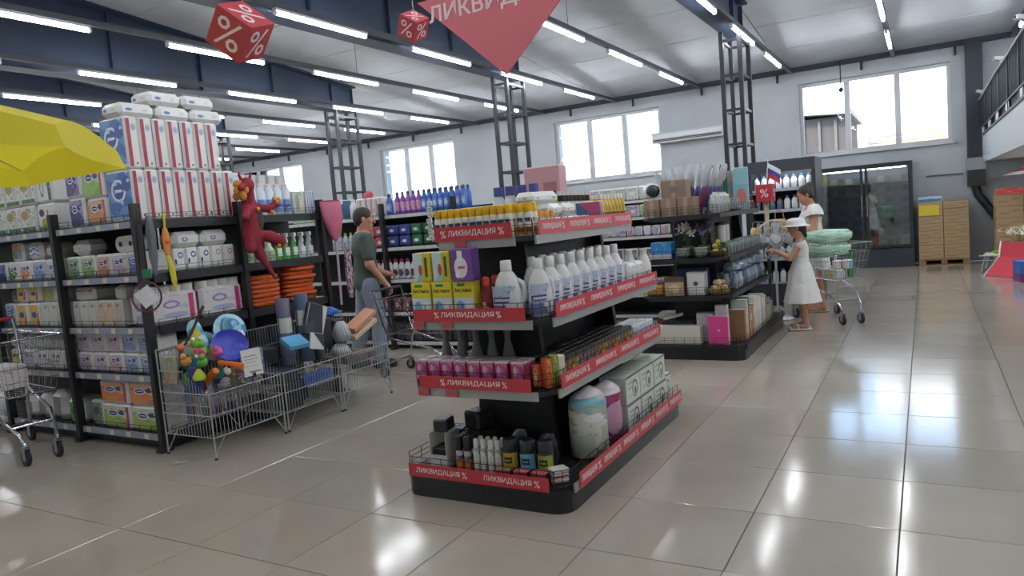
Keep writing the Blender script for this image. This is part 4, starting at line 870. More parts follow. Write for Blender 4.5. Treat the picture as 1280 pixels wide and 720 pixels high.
def spray(c1):
    body = MB().loft([(0, 0, 0, .05, .03), (0, 0, .03, .052, .032), (0, 0, .12, .034, .024), (0, 0, .17, .016, .016), (0, 0, .19, .015, .015)], 12).mesh(M(c1, .25), 60)
    head = MB().box(-.016, -.045, .19, .016, .03, .225, c=.006).box(-.007, -.035, .14, .007, -.025, .19, rot=(R(-15), 0, 0)).mesh(M('dfe4e0', .4), 40)
    return Kind('spray_bottle', 'bottle', body, [('trigger_head', head, (0, 0, 0)), ('label', MB().box(-.03, -.034, .03, .03, -.0335, .1).mesh(M('dbe6d8', .4), 0), (0, 0, 0))])
for i, c1 in enumerate(('5fae5a', '56b068', '4f9e58', 'c4ced2', 'b8c4cc')): put(spray(c1), (-4.86, 4.46+.092*i, z), PI/2, '%s trigger spray bottle on the second shelf, %s from near' % ('green' if i < 3 else 'clear', ORD[i]), 'trigger spray bottles', s=(.84, .84, 1))
z = SH[2]+.002
bag = MB().loft([(0, 0, 0, .15, .09), (0, 0, .012, .17, .1), (0, 0, .03, .16, .1), (0, 0, .036, .13, .08)], 18, wave=lambda i, t: 1+.06*math.sin(5*t+i)+.03*math.sin(11*t)).mesh(M('d2602c', .75, bump=.8, bs=60, var=.12), 60)
k = 0
for c_ in range(2):
    for r_ in range((7, 9)[c_]):
        put(Kind('mesh_bag', 'bag', bag), (-4.9+random.uniform(-.02, .02), 4.275+.415*c_, z+.0375*r_), R(88)+random.uniform(-.06, .06), 'folded orange net bag, %s from the bottom of %s stack' % (ORD[r_], ORD[c_]), 'folded orange net bags', s=(random.uniform(.98, 1.12), random.uniform(.9, 1), 1))
z = SH[3]+.002
for i in range(5): O(pack_mesh(.15, .2, .18, [M('33363c', .5), M('2c2f34', .5), M('3a3d43', .5)], .01), 'dark_box', None, (-4.92, 4.15+.165*i, z), PI/2, 'dark box on low shelf behind the second wire bin, %s' % ORD[i], 'box', 'dark boxes')

# ============================================================ bodies: one smooth surface from blended limbs
def surf(prims, vox=.01, inflate=0., cuts=(), kdef=.03):
    """prims: ('c',a,b,ra,rb[,k]) tapered limb, ('e',centre,radii[,rot,k]) ellipsoid; cuts: (point, normal) keep the side the normal points away from"""
    lo = np.array([1e9]*3); hi = -lo
    for p in prims:
        if p[0] == 'c':
            for q, r in ((p[1], p[3]), (p[2], p[4])): lo = np.minimum(lo, np.array(q)-r); hi = np.maximum(hi, np.array(q)+r)
        else: m = max(p[2]); lo = np.minimum(lo, np.array(p[1])-m); hi = np.maximum(hi, np.array(p[1])+m)
    pad = inflate+2.5*vox; lo -= pad; hi += pad
    n = np.ceil((hi-lo)/vox).astype(int)+1
    D = np.full(n, .2, np.float32)
    ax = [lo[i]+vox*np.arange(n[i]) for i in range(3)]
    for p in prims:
        if p[0] == 'c': a, b = np.array(p[1], float), np.array(p[2], float); m = max(p[3], p[4]); l0, h0 = np.minimum(a, b)-m, np.maximum(a, b)+m; k = p[5] if len(p) > 5 else kdef
        else: c = np.array(p[1], float); m = max(p[2]); l0, h0 = c-m, c+m; k = p[4] if len(p) > 4 else kdef
        g = k+inflate+3*vox
        i0 = np.clip(((l0-g-lo)/vox).astype(int), 0, n-1); i1 = np.clip(((h0+g-lo)/vox).astype(int)+2, 1, n)
        sl = tuple(slice(i0[i], i1[i]) for i in range(3))
        X, Y, Zz = np.meshgrid(*[ax[i][sl[i]] for i in range(3)], indexing='ij', sparse=True)
        if p[0] == 'c':
            d = b-a; L2 = max(d@d, 1e-9)
            t = np.clip(((X-a[0])*d[0]+(Y-a[1])*d[1]+(Zz-a[2])*d[2])/L2, 0, 1)
            dist = np.sqrt((X-a[0]-t*d[0])**2+(Y-a[1]-t*d[1])**2+(Zz-a[2]-t*d[2])**2)-(p[3]+(p[4]-p[3])*t)
        else:
            Mx = np.array(Euler(p[3]).to_matrix().transposed()) if len(p) > 3 and p[3] else np.eye(3)
            x, y, z = X-c[0], Y-c[1], Zz-c[2]
            u = Mx[0, 0]*x+Mx[0, 1]*y+Mx[0, 2]*z; v = Mx[1, 0]*x+Mx[1, 1]*y+Mx[1, 2]*z; w_ = Mx[2, 0]*x+Mx[2, 1]*y+Mx[2, 2]*z
            r = p[2]; k0 = np.sqrt((u/r[0])**2+(v/r[1])**2+(w_/r[2])**2); k1 = np.sqrt((u/r[0]**2)**2+(v/r[1]**2)**2+(w_/r[2]**2)**2)
            dist = k0*(k0-1)/np.maximum(k1, 1e-6)
        dist = dist.astype(np.float32)-inflate
        A_ = D[sl]; h = np.clip(.5+.5*(A_-dist)/k, 0, 1)
        D[sl] = A_*(1-h)+dist*h-k*h*(1-h)
    X, Y, Zz = np.meshgrid(*ax, indexing='ij', sparse=True)
    for pt, nr in cuts:
        nr = np.array(nr, float); nr /= np.linalg.norm(nr)
        D = np.maximum(D, ((X-pt[0])*nr[0]+(Y-pt[1])*nr[1]+(Zz-pt[2])*nr[2]).astype(np.float32))
    # surface nets
    S = D < 0
    cs = np.zeros(n-1, np.int8); 
    for dx in (0, 1):
        for dy in (0, 1):
            for dz in (0, 1): cs += S[dx:n[0]-1+dx, dy:n[1]-1+dy, dz:n[2]-1+dz]
    act = (cs > 0) & (cs < 8)
    I = np.argwhere(act); idx = np.full(n-1, -1, np.int64); idx[act] = np.arange(len(I))
    P = np.zeros((len(I), 3)); C_ = np.zeros(len(I))
    cor = [(0, 0, 0), (1, 0, 0), (0, 1, 0), (1, 1, 0), (0, 0, 1), (1, 0, 1), (0, 1, 1), (1, 1, 1)]
    val = [D[I[:, 0]+c[0], I[:, 1]+c[1], I[:, 2]+c[2]] for c in cor]
    for a in range(8):
        for b in range(a+1, 8):
            dd = [cor[b][i]-cor[a][i] for i in range(3)]
            if sum(abs(x) for x in dd) != 1: continue
            m = (val[a] < 0) != (val[b] < 0)
            t = np.where(m, val[a]/np.where(m, val[a]-val[b], 1), 0)
            for i in range(3): P[:, i] += np.where(m, cor[a][i]+t*dd[i], 0)
            C_ += m
    P = (P/np.maximum(C_, 1)[:, None]+I)*vox+lo
    F = []
    for axn in range(3):
        o1, o2 = [(1, 2), (2, 0), (0, 1)][axn]
        e = [slice(None)]*3; f = [slice(None)]*3; e[axn] = slice(0, -1); f[axn] = slice(1, None)
        ch = S[tuple(e)] != S[tuple(f)]
        J = np.argwhere(ch); J = J[(J[:, o1] > 0) & (J[:, o2] > 0) & (J[:, o1] < n[o1]-1) & (J[:, o2] < n[o2]-1)]
        def at_(d1, d2):
            K = J.copy(); K[:, o1] -= d1; K[:, o2] -= d2; return idx[K[:, 0], K[:, 1], K[:, 2]]
        q = np.stack([at_(1, 1), at_(0, 1), at_(0, 0), at_(1, 0)], 1)
        fl = ~S[J[:, 0], J[:, 1], J[:, 2]]; q[fl] = q[fl][:, ::-1]
        F.append(q[(q >= 0).all(1)])
    return P, np.concatenate(F)
def surf_mesh(prims, mat, **k):
    P, F = surf(prims, **k)
    me = bpy.data.meshes.new('figure_surface'); me.vertices.add(len(P)); me.vertices.foreach_set('co', P.astype(np.float32).ravel())
    me.loops.add(F.size); me.loops.foreach_set('vertex_index', F.ravel().astype(np.int32))
    me.polygons.add(len(F)); me.polygons.foreach_set('loop_start', np.arange(0, F.size, 4, dtype=np.int32)); me.polygons.foreach_set('loop_total', np.full(len(F), 4, np.int32))
    me.polygons.foreach_set('use_smooth', np.ones(len(F), bool)); me.materials.append(mat); me.update(calc_edges=True); me.validate()
    return me
def hand(w_, d, up, sz=1., curl=.6, thumb=1):
    """palm and five fingers at wrist w_, pointing along d; up = back of the hand"""
    w_, d, up = Vector(w_), Vector(d).normalized(), Vector(up); up = (up-d*up.dot(d)).normalized(); sd_ = d.cross(up)*thumb
    o = [('c', w_, w_+d*.03*sz, .024*sz, .027*sz, .015)]
    for i in range(4):
        b_ = w_+d*.075*sz+sd_*(.03-.02*i)*sz
        o.append(('c', w_+d*.02*sz+sd_*(.018-.012*i)*sz, b_, .014*sz, .011*sz, .012))
        L = (.038, .043, .04, .032)[i]*sz
        m_ = b_+(d*math.cos(curl)-up*math.sin(curl))*L
        e_ = m_+(d*math.cos(curl*2.2)-up*math.sin(curl*2.2))*L*.8
        o += [('c', b_, m_, .0105*sz, .0095*sz, .004), ('c', m_, e_, .0095*sz, .0075*sz, .004)]
    t0 = w_+d*.022*sz+sd_*.022*sz; t1 = t0+(d*.6+sd_*.75-up*.2)*.04*sz; t2 = t1+(d*.9+sd_*.15-up*.35)*.03*sz
    o += [('c', t0, t1, .014*sz, .0115*sz, .008), ('c', t1, t2, .0115*sz, .0085*sz, .004)]
    return o
def head(c, s=1., tilt=0., turn=0.):
    """head centred at c facing -Y, tilted forward by tilt and turned about z"""
    Rm = Euler((tilt, 0, turn), 'XYZ').to_matrix(); c = Vector(c)
    g = lambda x, y, z: tuple(c+Rm @ (Vector((x, y, z))*s))
    e = (tilt, 0, turn)
    pr = [('e', g(0, .012, .03), (.076*s, .096*s, .09*s), e, .02), ('e', g(0, -.022, -.04), (.056*s, .066*s, .075*s), e, .03), ('e', g(0, -.062, -.088), (.026*s, .022*s, .022*s), e, .03),
          ('c', g(0, -.088, .018), g(0, -.111, -.024), .009*s, .0145*s, .012), ('c', g(-.03, -.082, .028), g(.03, -.082, .028), .011*s, .011*s, .02),
          ('c', g(-.018, -.088, -.052), g(.018, -.088, -.052), .0085*s, .0085*s, .01)]
    for sx in (-1, 1): pr += [('e', g(sx*.078, .012, 0), (.011*s, .02*s, .032*s), e, .008), ('e', g(sx*.042, -.066, -.015), (.022*s, .02*s, .02*s), e, .02)]
    return pr, g
SKIN = M('c08a6e', .5, bs=25, var=.04); SKIN2 = M('c4917a', .5, bs=25, var=.04); HAIR = M('2a2220', .55, bump=.6, bs=90, var=.1)
EYEW = M('e8e4e0', .3, var=0); EYED = M('2a1e18', .25, var=0); LIP = M('a85f58', .5, var=0)
def face_parts(root, g, s, turn=0., tilt=0., brow=True):
    for sx in (-1, 1):
        e = O(MB().ball((0, 0, 0), .0125*s, 10).mesh(EYEW, 60), 'eye', root, g(sx*.03, -.0765, .004)); O(MB().ball((0, -.0085*s, 0), .0062*s, 8).mesh(EYED, 60), 'iris', e, rz=turn)
        if brow: O(MB().tube([(-.016*s, .004, -.002), (0, -.002, .003*s), (.016*s, .004, -.001)], .0035*s, 5).mesh(HAIR), 'eyebrow', root, g(sx*.03, -.0915, .032), rot=(tilt, 0, turn))
    O(MB().loft([(0, 0, -.007*s, .004*s, .003*s), (0, 0, -.003*s, .02*s, .006*s), (0, 0, .001*s, .021*s, .004*s), (0, 0, .005*s, .013*s, .005*s)], 10).mesh(LIP, 60), 'mouth', root, g(0, -.0945, -.052), rot=(tilt, 0, turn))

# ---- man pushing the trolley (local: faces -Y)
def man():
    hp, hg = head((0, -.035, 1.588), 1.0, .1, R(-8))
    torso = [('e', (0, 0, .95), (.165, .115, .12)), ('e', (0, -.005, 1.08), (.15, .11, .16)), ('e', (0, -.005, 1.28), (.17, .115, .16)), ('c', (-.15, .0, 1.385), (.15, .0, 1.385), .065, .065, .05)]
    legs = [('c', (-.09, 0, .9), (-.1, -.07, .5), .09, .062), ('c', (-.1, -.07, .5), (-.1, -.04, .1), .06, .042), ('c', (.09, 0, .9), (.1, .06, .5), .09, .062), ('c', (.1, .06, .5), (.1, .17, .1), .06, .042)]
    feet = [('c', (-.1, -.02, .05), (-.11, -.17, .035), .045, .036, .03), ('c', (.1, .19, .05), (.11, .06, .035), .045, .036, .03)]
    ua = [('c', (-.19, 0, 1.385), (-.235, -.0, 1.12), .056, .044), ('c', (.19, 0, 1.385), (.235, -.04, 1.13), .056, .044)]
    fa = [('c', (-.235, -.0, 1.12), (-.222, -.15, .90), .043, .027), ('c', (.235, -.04, 1.13), (.21, -.27, .985), .043, .027)]
    hands = hand((-.222, -.15, .90), (.03, -.62, -.7), (0, -.75, .65), 1, .7, 1)+hand((.21, -.27, .985), (-.05, -.9, -.2), (0, -.2, 1), 1, .75, -1)
    neck = [('c', (0, .005, 1.4), (0, -.015, 1.53), .06, .054)]
    allp = torso+legs+feet+ua+fa+neck+hp+hands
    r = O(surf_mesh(allp, SKIN, vox=.0065, kdef=.035), 'person', None, (-5.2, 5.95, 0), R(143), 'man in a grey-green shirt and pale jeans behind the wire bins', 'person')
    face_parts(r, hg, 1.0, R(-8), .1)
    sh = surf_mesh(torso+[('c', (-.19, 0, 1.385), (-.226, -.0, 1.2), .05, .052), ('c', (.19, 0, 1.385), (.226, -.02, 1.2), .05, .052), ('e', (0, 0, .9), (.17, .125, .1))], M('46544f', .8, bump=.25, bs=14, var=.05), vox=.011, inflate=.014, kdef=.04,
        cuts=[((0, 0, .86), (0, 0, -1)), ((0, 0, 1.455), (0, -.25, 1))])
    O(sh, 'shirt', r)
    je = surf_mesh([('e', (0, 0, .95), (.165, .115, .12))]+[('c', (-.09, 0, .9), (-.1, -.07, .5), .092, .072), ('c', (-.1, -.07, .5), (-.1, -.04, .1), .07, .062), ('c', (.09, 0, .9), (.1, .06, .5), .092, .072), ('c', (.1, .06, .5), (.1, .17, .1), .07, .062)], M('8b95a3', .85, bump=.3, bs=16, var=.08), vox=.011, inflate=.012, kdef=.03,
        cuts=[((0, 0, .08), (0, 0, -1)), ((0, 0, 1.0), (0, 0, 1))])
    O(je, 'jeans', r)
    for p in feet:
        so_ = surf_mesh([p, ('c', (p[1][0], p[1][1], .06), (p[1][0], p[1][1]-.02, .09), .046, .042)], M('26282c', .6), vox=.009, inflate=.012, cuts=[((0, 0, .004), (0, 0, -1)), ((0, 0, .115), (0, 0, 1))])
        O(so_, 'shoe', r)
    hr = surf_mesh([('e', hg(0, .018, .045), (.083, .1, .09), (.1, 0, R(-8))), ('e', hg(0, .06, -.01), (.072, .05, .07), (.1, 0, R(-8)))], HAIR, vox=.007, cuts=[(hg(0, -.062, .06), (0.1, -1, -.45)), (hg(0, 0, -.045), (0, -.5, -1))])
    O(hr, 'hair', r)
    return r
man()
# ---- girl in white dress and sun hat reaching for the fan
def girl():
    s = .84
    hp, hg = head((0, -.03, 1.118), s, .16, 0)
    torso = [('e', (0, 0, .66), (.105, .08, .1)), ('e', (0, 0, .76), (.095, .072, .12)), ('e', (0, -.003, .875), (.11, .075, .1)), ('c', (-.09, 0, .94), (.09, 0, .94), .04, .04, .04)]
    legs = [('c', (-.06, 0, .62), (-.06, -.01, .34), .065, .045), ('c', (-.06, -.01, .34), (-.058, .01, .06), .045, .028), ('c', (.06, 0, .62), (.06, .0, .34), .065, .045), ('c', (.06, .0, .34), (.062, .03, .06), .045, .028)]
    feet = [('c', (-.058, .01, .048), (-.065, -.12, .035), .03, .022, .02), ('c', (.062, .03, .048), (.072, -.095, .035), .03, .022, .02)]
    arms = [('c', (-.125, 0, .935), (-.145, -.09, .79), .036, .029), ('c', (-.145, -.09, .79), (-.1, -.24, .86), .029, .019), ('c', (.125, 0, .935), (.145, -.1, .8), .036, .029), ('c', (.145, -.1, .8), (.09, -.25, .88), .029, .019)]
    hands = hand((-.1, -.24, .86), (.2, -.9, .25), (-.6, 0, .8), .72, .45, 1)+hand((.09, -.25, .88), (-.2, -.9, .25), (.6, 0, .8), .72, .45, -1)
    neck = [('c', (0, .0, .95), (0, -.012, 1.07), .038, .034)]
    r = O(surf_mesh(torso+legs+feet+arms+hands+neck+hp, SKIN2, vox=.0055, kdef=.025), 'person', None, (-1.19, 8.4, 0), R(-84), 'girl in a white dress and white sun hat, reaching for the fan', 'person')
    face_parts(r, hg, s, 0, .16, False)
    DR = M('e9e8e6', .8, bump=.35, bs=22, var=.03)
    bod = surf_mesh(torso+[('c', (-.09, 0, .95), (-.115, 0, .945), .045, .045), ('c', (.09, 0, .95), (.115, 0, .945), .045, .045)], DR, vox=.009, inflate=.012, cuts=[((0, 0, .7), (0, 0, -1)), ((0, 0, .965), (0, -.2, 1))])
    d = O(bod, 'dress', r)
    def skirt(z0, r0, z1, r1, amp):
        n_ = 7
        return MB().loft([(0, 0, z0+(z1-z0)*t/(n_-1), (r0+(r1-r0)*(t/(n_-1))**.8)*1.0, (r0+(r1-r0)*(t/(n_-1))**.8)*.86) for t in range(n_)], 48, caps=False, wave=lambda i, th: 1+amp*(i/6)*(math.sin(9*th+i*.3)+.5*math.sin(14*th))).mesh(DR, 80)
    O(skirt(.74, .105, .54, .165, .025), 'upper_tier', d); O(skirt(.56, .155, .31, .225, .035), 'lower_tier', d)
    for p in feet:
        sd2 = O(surf_mesh([('c', (p[1][0], p[1][1]+.03, .01), (p[2][0], p[2][1]-.02, .01), .036, .036)], M('d9d3c6', .6), vox=.007, cuts=[((0, 0, .003), (0, 0, -1)), ((0, 0, .022), (0, 0, 1))]), 'sandal', r)
        x, y = (p[1][0]+p[2][0])/2, (p[1][1]+p[2][1])/2
        O(MB().tube([(x-.036, y-.01, .02), (x-.026, y-.02, .055), (x, y-.022, .068), (x+.026, y-.02, .055), (x+.036, y-.01, .02)], .008, 6).mesh(M('e4ded2', .6)), 'strap', sd2)
    hat = MB().loft([hg(0, .01, .02)+(.15, .15), hg(0, .01, .035)+(.09, .1), hg(0, .012, .075)+(.086, .096), hg(0, .014, .11)+(.074, .082), hg(0, .014, .125)+(.03, .035)], 28, wave=lambda i, th: 1+(.05*math.sin(3*th+1) if i == 0 else 0)).mesh(M('ececea', .85, bump=.3, bs=30), 70)
    O(hat, 'sun_hat', r)
    hr = surf_mesh([('e', hg(0, .03, .01), (.078*s, .082*s, .08*s)), ('c', hg(0, .075, -.02), hg(0, .085, -.13), .035, .02)], HAIR, vox=.007, cuts=[(hg(0, -.03, 0), (0, -1, 0)), (hg(0, 0, .07), (0, 0, 1))])
    O(hr, 'hair', r)
girl()
# ---- woman in white looking down at her phone
def woman():
    tl = .42
    hp, hg = head((0, -.075, 1.462), .95, tl, R(4))
    torso = [('e', (0, 0, .9), (.165, .12, .13)), ('e', (0, -.005, 1.03), (.135, .1, .15)), ('e', (0, -.012, 1.2), (.15, .11, .13)), ('c', (-.13, .0, 1.285), (.13, .0, 1.285), .055, .055, .05), ('e', (-.065, -.085, 1.17), (.06, .055, .06)), ('e', (.065, -.085, 1.17), (.06, .055, .06))]
    legs = [('c', (-.08, 0, .85), (-.085, -.02, .47), .088, .058), ('c', (-.085, -.02, .47), (-.08, .02, .09), .057, .036), ('c', (.08, 0, .85), (.085, .01, .47), .088, .058), ('c', (.085, .01, .47), (.09, .06, .09), .057, .036)]
    feet = [('c', (-.08, .03, .055), (-.09, -.13, .04), .038, .03, .03), ('c', (.09, .07, .055), (.105, -.09, .04), .038, .03, .03)]
    arms = [('c', (-.17, 0, 1.28), (-.215, -.03, 1.03), .05, .04), ('c', (-.215, -.03, 1.03), (-.1, -.24, 1.06), .04, .025), ('c', (.17, 0, 1.28), (.215, -.03, 1.03), .05, .04), ('c', (.215, -.03, 1.03), (.09, -.25, 1.05), .04, .025)]
    hands = hand((-.1, -.24, 1.06), (.55, -.75, .2), (-.4, -.4, -.7), .95, .7, -1)+hand((.09, -.25, 1.05), (-.6, -.7, .2), (.4, -.4, -.7), .95, .7, 1)
    neck = [('c', (0, .01, 1.29), (0, -.05, 1.42), .05, .045)]
    r = O(surf_mesh(torso+legs+feet+arms+hands+neck+hp, SKIN, vox=.0065, kdef=.03), 'person', None, (-1.22, 9.75, 0), R(-74), 'woman in a white short-sleeved dress, looking down beside the trolley', 'person')
    face_parts(r, hg, .95, R(4), tl)
    DR = M('e6e5e2', .8, bump=.4, bs=20, var=.05)
    bod = surf_mesh(torso, DR, vox=.011, inflate=.013, cuts=[((0, 0, .9), (0, 0, -1)), ((0, 0, 1.325), (0, -.55, 1))])
    d = O(bod, 'dress', r)
    n_ = 9
    O(MB().loft([(0, 0, 1.02-(1.02-.46)*t/(n_-1), .15+.075*(t/(n_-1))**.7, .115+.085*(t/(n_-1))**.7) for t in range(n_)], 48, caps=False, wave=lambda i, th: 1+.03*(i/8)*(math.sin(8*th)+.6*math.sin(13*th+1))).mesh(DR, 80), 'skirt', d)
    for sx in (-1, 1):
        fr = MB().loft([(0, 0, 0, .055, .06), (0, 0, -.04, .075, .08), (0, 0, -.09, .092, .098), (0, 0, -.14, .1, .105)], 28, caps=False, wave=lambda i, th: 1+.06*(i/3)*math.sin(7*th)).mesh(DR, 80)
        O(fr, 'flutter_sleeve', d, (sx*.165, -.005, 1.335), rot=(0, R(-14*sx), 0))
    for p in feet:
        sd2 = O(surf_mesh([('c', (p[1][0], p[1][1]+.02, .012), (p[2][0], p[2][1]-.03, .012), .042, .042)], M('b9a184', .6), vox=.008, cuts=[((0, 0, .003), (0, 0, -1)), ((0, 0, .026), (0, 0, 1))]), 'sandal', r)
        x, y = (p[1][0]+p[2][0])/2, (p[1][1]+p[2][1])/2
        O(MB().tube([(x-.045, y-.01, .02), (x-.034, y-.02, .07), (x, y-.022, .085), (x+.034, y-.02, .07), (x+.045, y-.01, .02)], .009, 6).mesh(M('b9a184', .6)), 'strap', sd2)
    hr = surf_mesh([('e', hg(0, .02, .035), (.082, .098, .09), (tl, 0, 0)), ('e', hg(0, .11, .09), (.045, .045, .042)), ('e', hg(0, .055, -.02), (.068, .05, .06), (tl, 0, 0))], HAIR, vox=.007, cuts=[(hg(0, -.05, .05), tuple(Vector(hg(0, -1, -.55))-Vector(hg(0, 0, 0)))), (hg(0, 0, -.05), (0, -.2, -1))])
    O(hr, 'hair', r)
    ph = O(MB().box(-.036, -.004, -.075, .036, .004, .075, c=.003).mesh(M('1b1d22', .2), 30), 'phone', None, (0, 0, 0), label='dark phone held in the hands of the woman in white', cat='phone', rot=(R(-50), 0, R(-74)))
    loc = Matrix.Translation((-1.22, 9.75, 0)) @ Matrix.Rotation(R(-74), 4, 'Z') @ Vector((-.0, -.352, 1.125)); ph.location = loc
woman()

# ============================================================ wire bins with toys
def bin_(y0, y1, label, zb=.15):
    o = O(None, 'wire_bin', None, (-4.46, (y0+y1)/2, 0), label=label, cat='wire bin', group='wire bins before the gondola')
    hx, hy = .255, (y1-y0)/2-.004
    sw = M('b2b5b8', .4, .35)
    pm = MB().tube([(0, 0, .012), (0, 0, .75)], .006, 6).mesh(sw); ps = MB().tube([(0, 0, .012), (0, 0, .46)], .006, 6).mesh(sw)
    for sx in (-1, 1):
        for sy in (-1, 1): O(pm if sx < 0 else ps, 'leg', o, (sx*hx, sy*hy, 0)); O(MB().tube([(0, 0, 0), (0, 0, .014)], .011, 8).mesh(RUBBER), 'foot', o, (sx*hx, sy*hy, 0))
        for sy in (-1, 1): O(MB().tube([(sx*hx, sy*hy, .02), (sx*hx, sy*(hy-.09), .15)], .004, 5).mesh(sw), 'brace', o)
    def panel(p, q, zt0, zt1, n, name):
        m = MB(); P, Q = Vector(p), Vector(q)
        for t in (.15, .3, .45, .6, .75):
            if t > max(zt0, zt1)+.01: continue
            f0, f1 = 0., 1.
            if zt0 != zt1 and t > min(zt0, zt1)+.01:
                f = (t-zt1)/(zt0-zt1); f1 = max(.05, 1-f)
            A0, A1 = P.lerp(Q, f0), P.lerp(Q, f1); m.tube([A0+Vector((0, 0, t)), A1+Vector((0, 0, t))], .0036, 5)
        for i in range(n+1):
            B0 = P.lerp(Q, i/n); zt = zt0+(zt1-zt0)*i/n; m.tube([B0+Vector((0, 0, .15)), B0+Vector((0, 0, zt))], .002, 4)
        O(m.mesh(sw), name, o)
    panel((-hx, -hy, 0), (hx, -hy, 0), .75, .45, 16, 'near_panel'); panel((-hx, hy, 0), (hx, hy, 0), .75, .45, 16, 'far_panel')
    panel((hx, -hy, 0), (hx, hy, 0), .45, .45, 20, 'front_panel'); panel((-hx, -hy, 0), (-hx, hy, 0), .75, .75, 20, 'rear_panel')
    m = MB()
    for i in range(14): m.tube([(-hx+2*hx*i/13, -hy, zb), (-hx+2*hx*i/13, hy, zb)], .002, 4)
    for i in range(4): m.tube([(-hx, -hy+2*hy*i/3, zb-.002), (hx, -hy+2*hy*i/3, zb-.002)], .003, 4)
    O(m.mesh(sw), 'bottom_grid', o)
    return o
bin_(3.12, 3.75, 'nearest wire bin, heaped with colourful beach toys', .37); bin_(3.775, 4.36, 'middle wire bin with rolled mats and dark bags'); bin_(4.385, 5.0, 'farthest wire bin with flat boxes, before the man', .36)
def toy(mesh, name, loc, label, cat, rot=(0, 0, 0), s=1, group=None, parts=()):
    o = O(mesh, name, None, loc, rot=rot, label=label, cat=cat, group=group, s=s)
    for p in parts: O(p[1], p[0], o, p[2] if len(p) > 2 else (0, 0, 0))
    return o
def plush(c, r=1., k=0): return MB().ball((0, 0, 0), (.06*r, .05*r, .05*r), 12, 0, 8).mesh(M(c, .6), 60)
# bin 1
fr = MB().lathe([(.001, .0), (.1, .004), (.118, .012), (.125, .03), (.12, .03), (.112, .018), (.001, .012)], 24).mesh(M('3540b8', .3), 60)
toy(fr, 'frisbee', (-4.35, 3.45, .61), 'glossy royal blue frisbee dish on top of the toy heap', 'frisbee', (R(58), R(5), R(62)), 1.0)
hatw = A('6fb2cf', ('w', 22, 9, 1.6, '3f86b4'), ('w', 11, 6, 2.2, 'a9d4e2'))
cap = MB().loft([(0, 0, 0, .12, .12), (0, 0, .01, .075, .08), (0, 0, .05, .07, .075), (0, 0, .085, .05, .055), (0, 0, .095, .015, .015)], 20).mesh(hatw, 70)
toy(cap, 'wavy_hat', (-4.5, 3.59, .70), 'pale blue wave-patterned beach hat standing at the back of the heap', 'hat', (R(70), R(-10), R(75)), 1.0)
toy(MB().loft([(0, 0, 0, .05, .02), (0, 0, .06, .06, .024), (0, 0, .18, .05, .024), (.01, 0, .23, .03, .015)], 12).mesh(hatw, 70), 'wavy_flipper', (-4.53, 3.36, .60), 'light blue wavy swim flipper rising left of the wavy hat', 'flipper', (R(-20), R(-12), R(60)))
toy(MB().loft([(0, 0, 0, .04, .02), (0, 0, .06, .05, .024), (0, 0, .15, .035, .02)], 12).mesh(hatw, 70), 'wavy_flipper', (-4.64, 3.42, .58), 'short light blue wavy flipper between the hat and the frisbee', 'flipper', (R(-10), R(30), R(60)))
toy(MB().prism([(-.05, 0), (.05, 0), (.06, .12), (.02, .21), (-.03, .17)], -.008, .008).mesh([A('4a9cc8', ('h', 1, .5, .9, '8fd0e6'))], 30), 'swim_board', (-4.5, 3.65, .58), 'bright blue pointed swim board at far end of the toy bin', 'swim board', (R(-8), 0, R(75)))
toy(MB().ball((0, 0, 0), (.05, .045, .04), 12).ball((.0, -.02, .05), (.036, .03, .03), 10).mesh(M('7fbf3a', .4), 60), 'frog_toy', (-4.47, 3.29, .60), 'lime green plastic frog toy in the heap', 'toy', (0, 0, R(40)), 1.25, parts=[('eye', MB().ball((-.02, -.035, .08), .012, 8).mesh(M('e8e8e0', .3))), ('eye', MB().ball((.02, -.035, .08), .012, 8).mesh(M('e8e8e0', .3)))])
toy(MB().ball((0, 0, 0), (.06, .05, .045), 12).mesh(M('2f9c8a', .4), 60), 'teal_ball', (-4.40, 3.36, .475), 'teal rubber ball under the frisbee', 'ball')
toy(MB().ball((0, 0, 0), (.06, .055, .05), 12).mesh(M('3d9a4a', .4, bump=.4), 60), 'green_ball', (-4.55, 3.25, .46), 'grass green knobbly ball at near side of the heap', 'ball')
toy(MB().tube([(0, 0, -.11), (0, 0, -.08), (0, 0, .09), (0, 0, .11)], [.018, .026, .026, .02], 10).mesh(M('e0702c', .45)), 'foam_dart', (-4.33, 3.26, .48), 'thick orange foam tube lying lowest at the front of the toy bin', 'toy', (R(65), R(25), R(60)))
toy(MB().tube([(0, 0, -.09), (0, 0, .07), (0, 0, .09)], [.024, .024, .017], 10).mesh(M('de6e34', .45)), 'foam_dart', (-4.26, 3.37, .52), 'orange foam tube pointing at the price card', 'toy', (R(78), R(10), R(-70)))
toy(MB().ball((0, 0, 0), .036, 12).ball((.03, -.015, .03), .018, 8).ball((-.03, -.015, .03), .018, 8).mesh(M('cf4a7a', .5), 60), 'pink_toy', (-4.37, 3.22, .60), 'small pink round-eared toy before the frisbee', 'toy', parts=[('muzzle', MB().ball((0, -.03, -.008), (.018, .012, .014), 8).mesh(M('e6dcd4', .5)))])
toy(MB().ball((0, 0, 0), (.03, .02, .03), 10).mesh(M('e4e2da', .5), 60), 'panda_toy', (-4.25, 3.33, .495), 'little black and white toy right of the pink toy', 'toy', parts=[('ear', MB().ball((-.02, 0, .026), .011, 8).mesh(BLACK)), ('ear', MB().ball((.02, 0, .026), .011, 8).mesh(BLACK))])
toy(MB().loft([(0, 0, 0, .04, .04), (0, 0, .02, .05, .045), (0, 0, .05, .03, .03), (0, 0, .075, .012, .012)], 12, wave=lambda i, t: 1+.12*math.sin(6*t)).mesh(M('b7c93a', .4), 60), 'lime_squeezer', (-4.34, 3.17, .47), 'yellow-green ribbed toy cup at the front corner of the toy bin', 'toy')
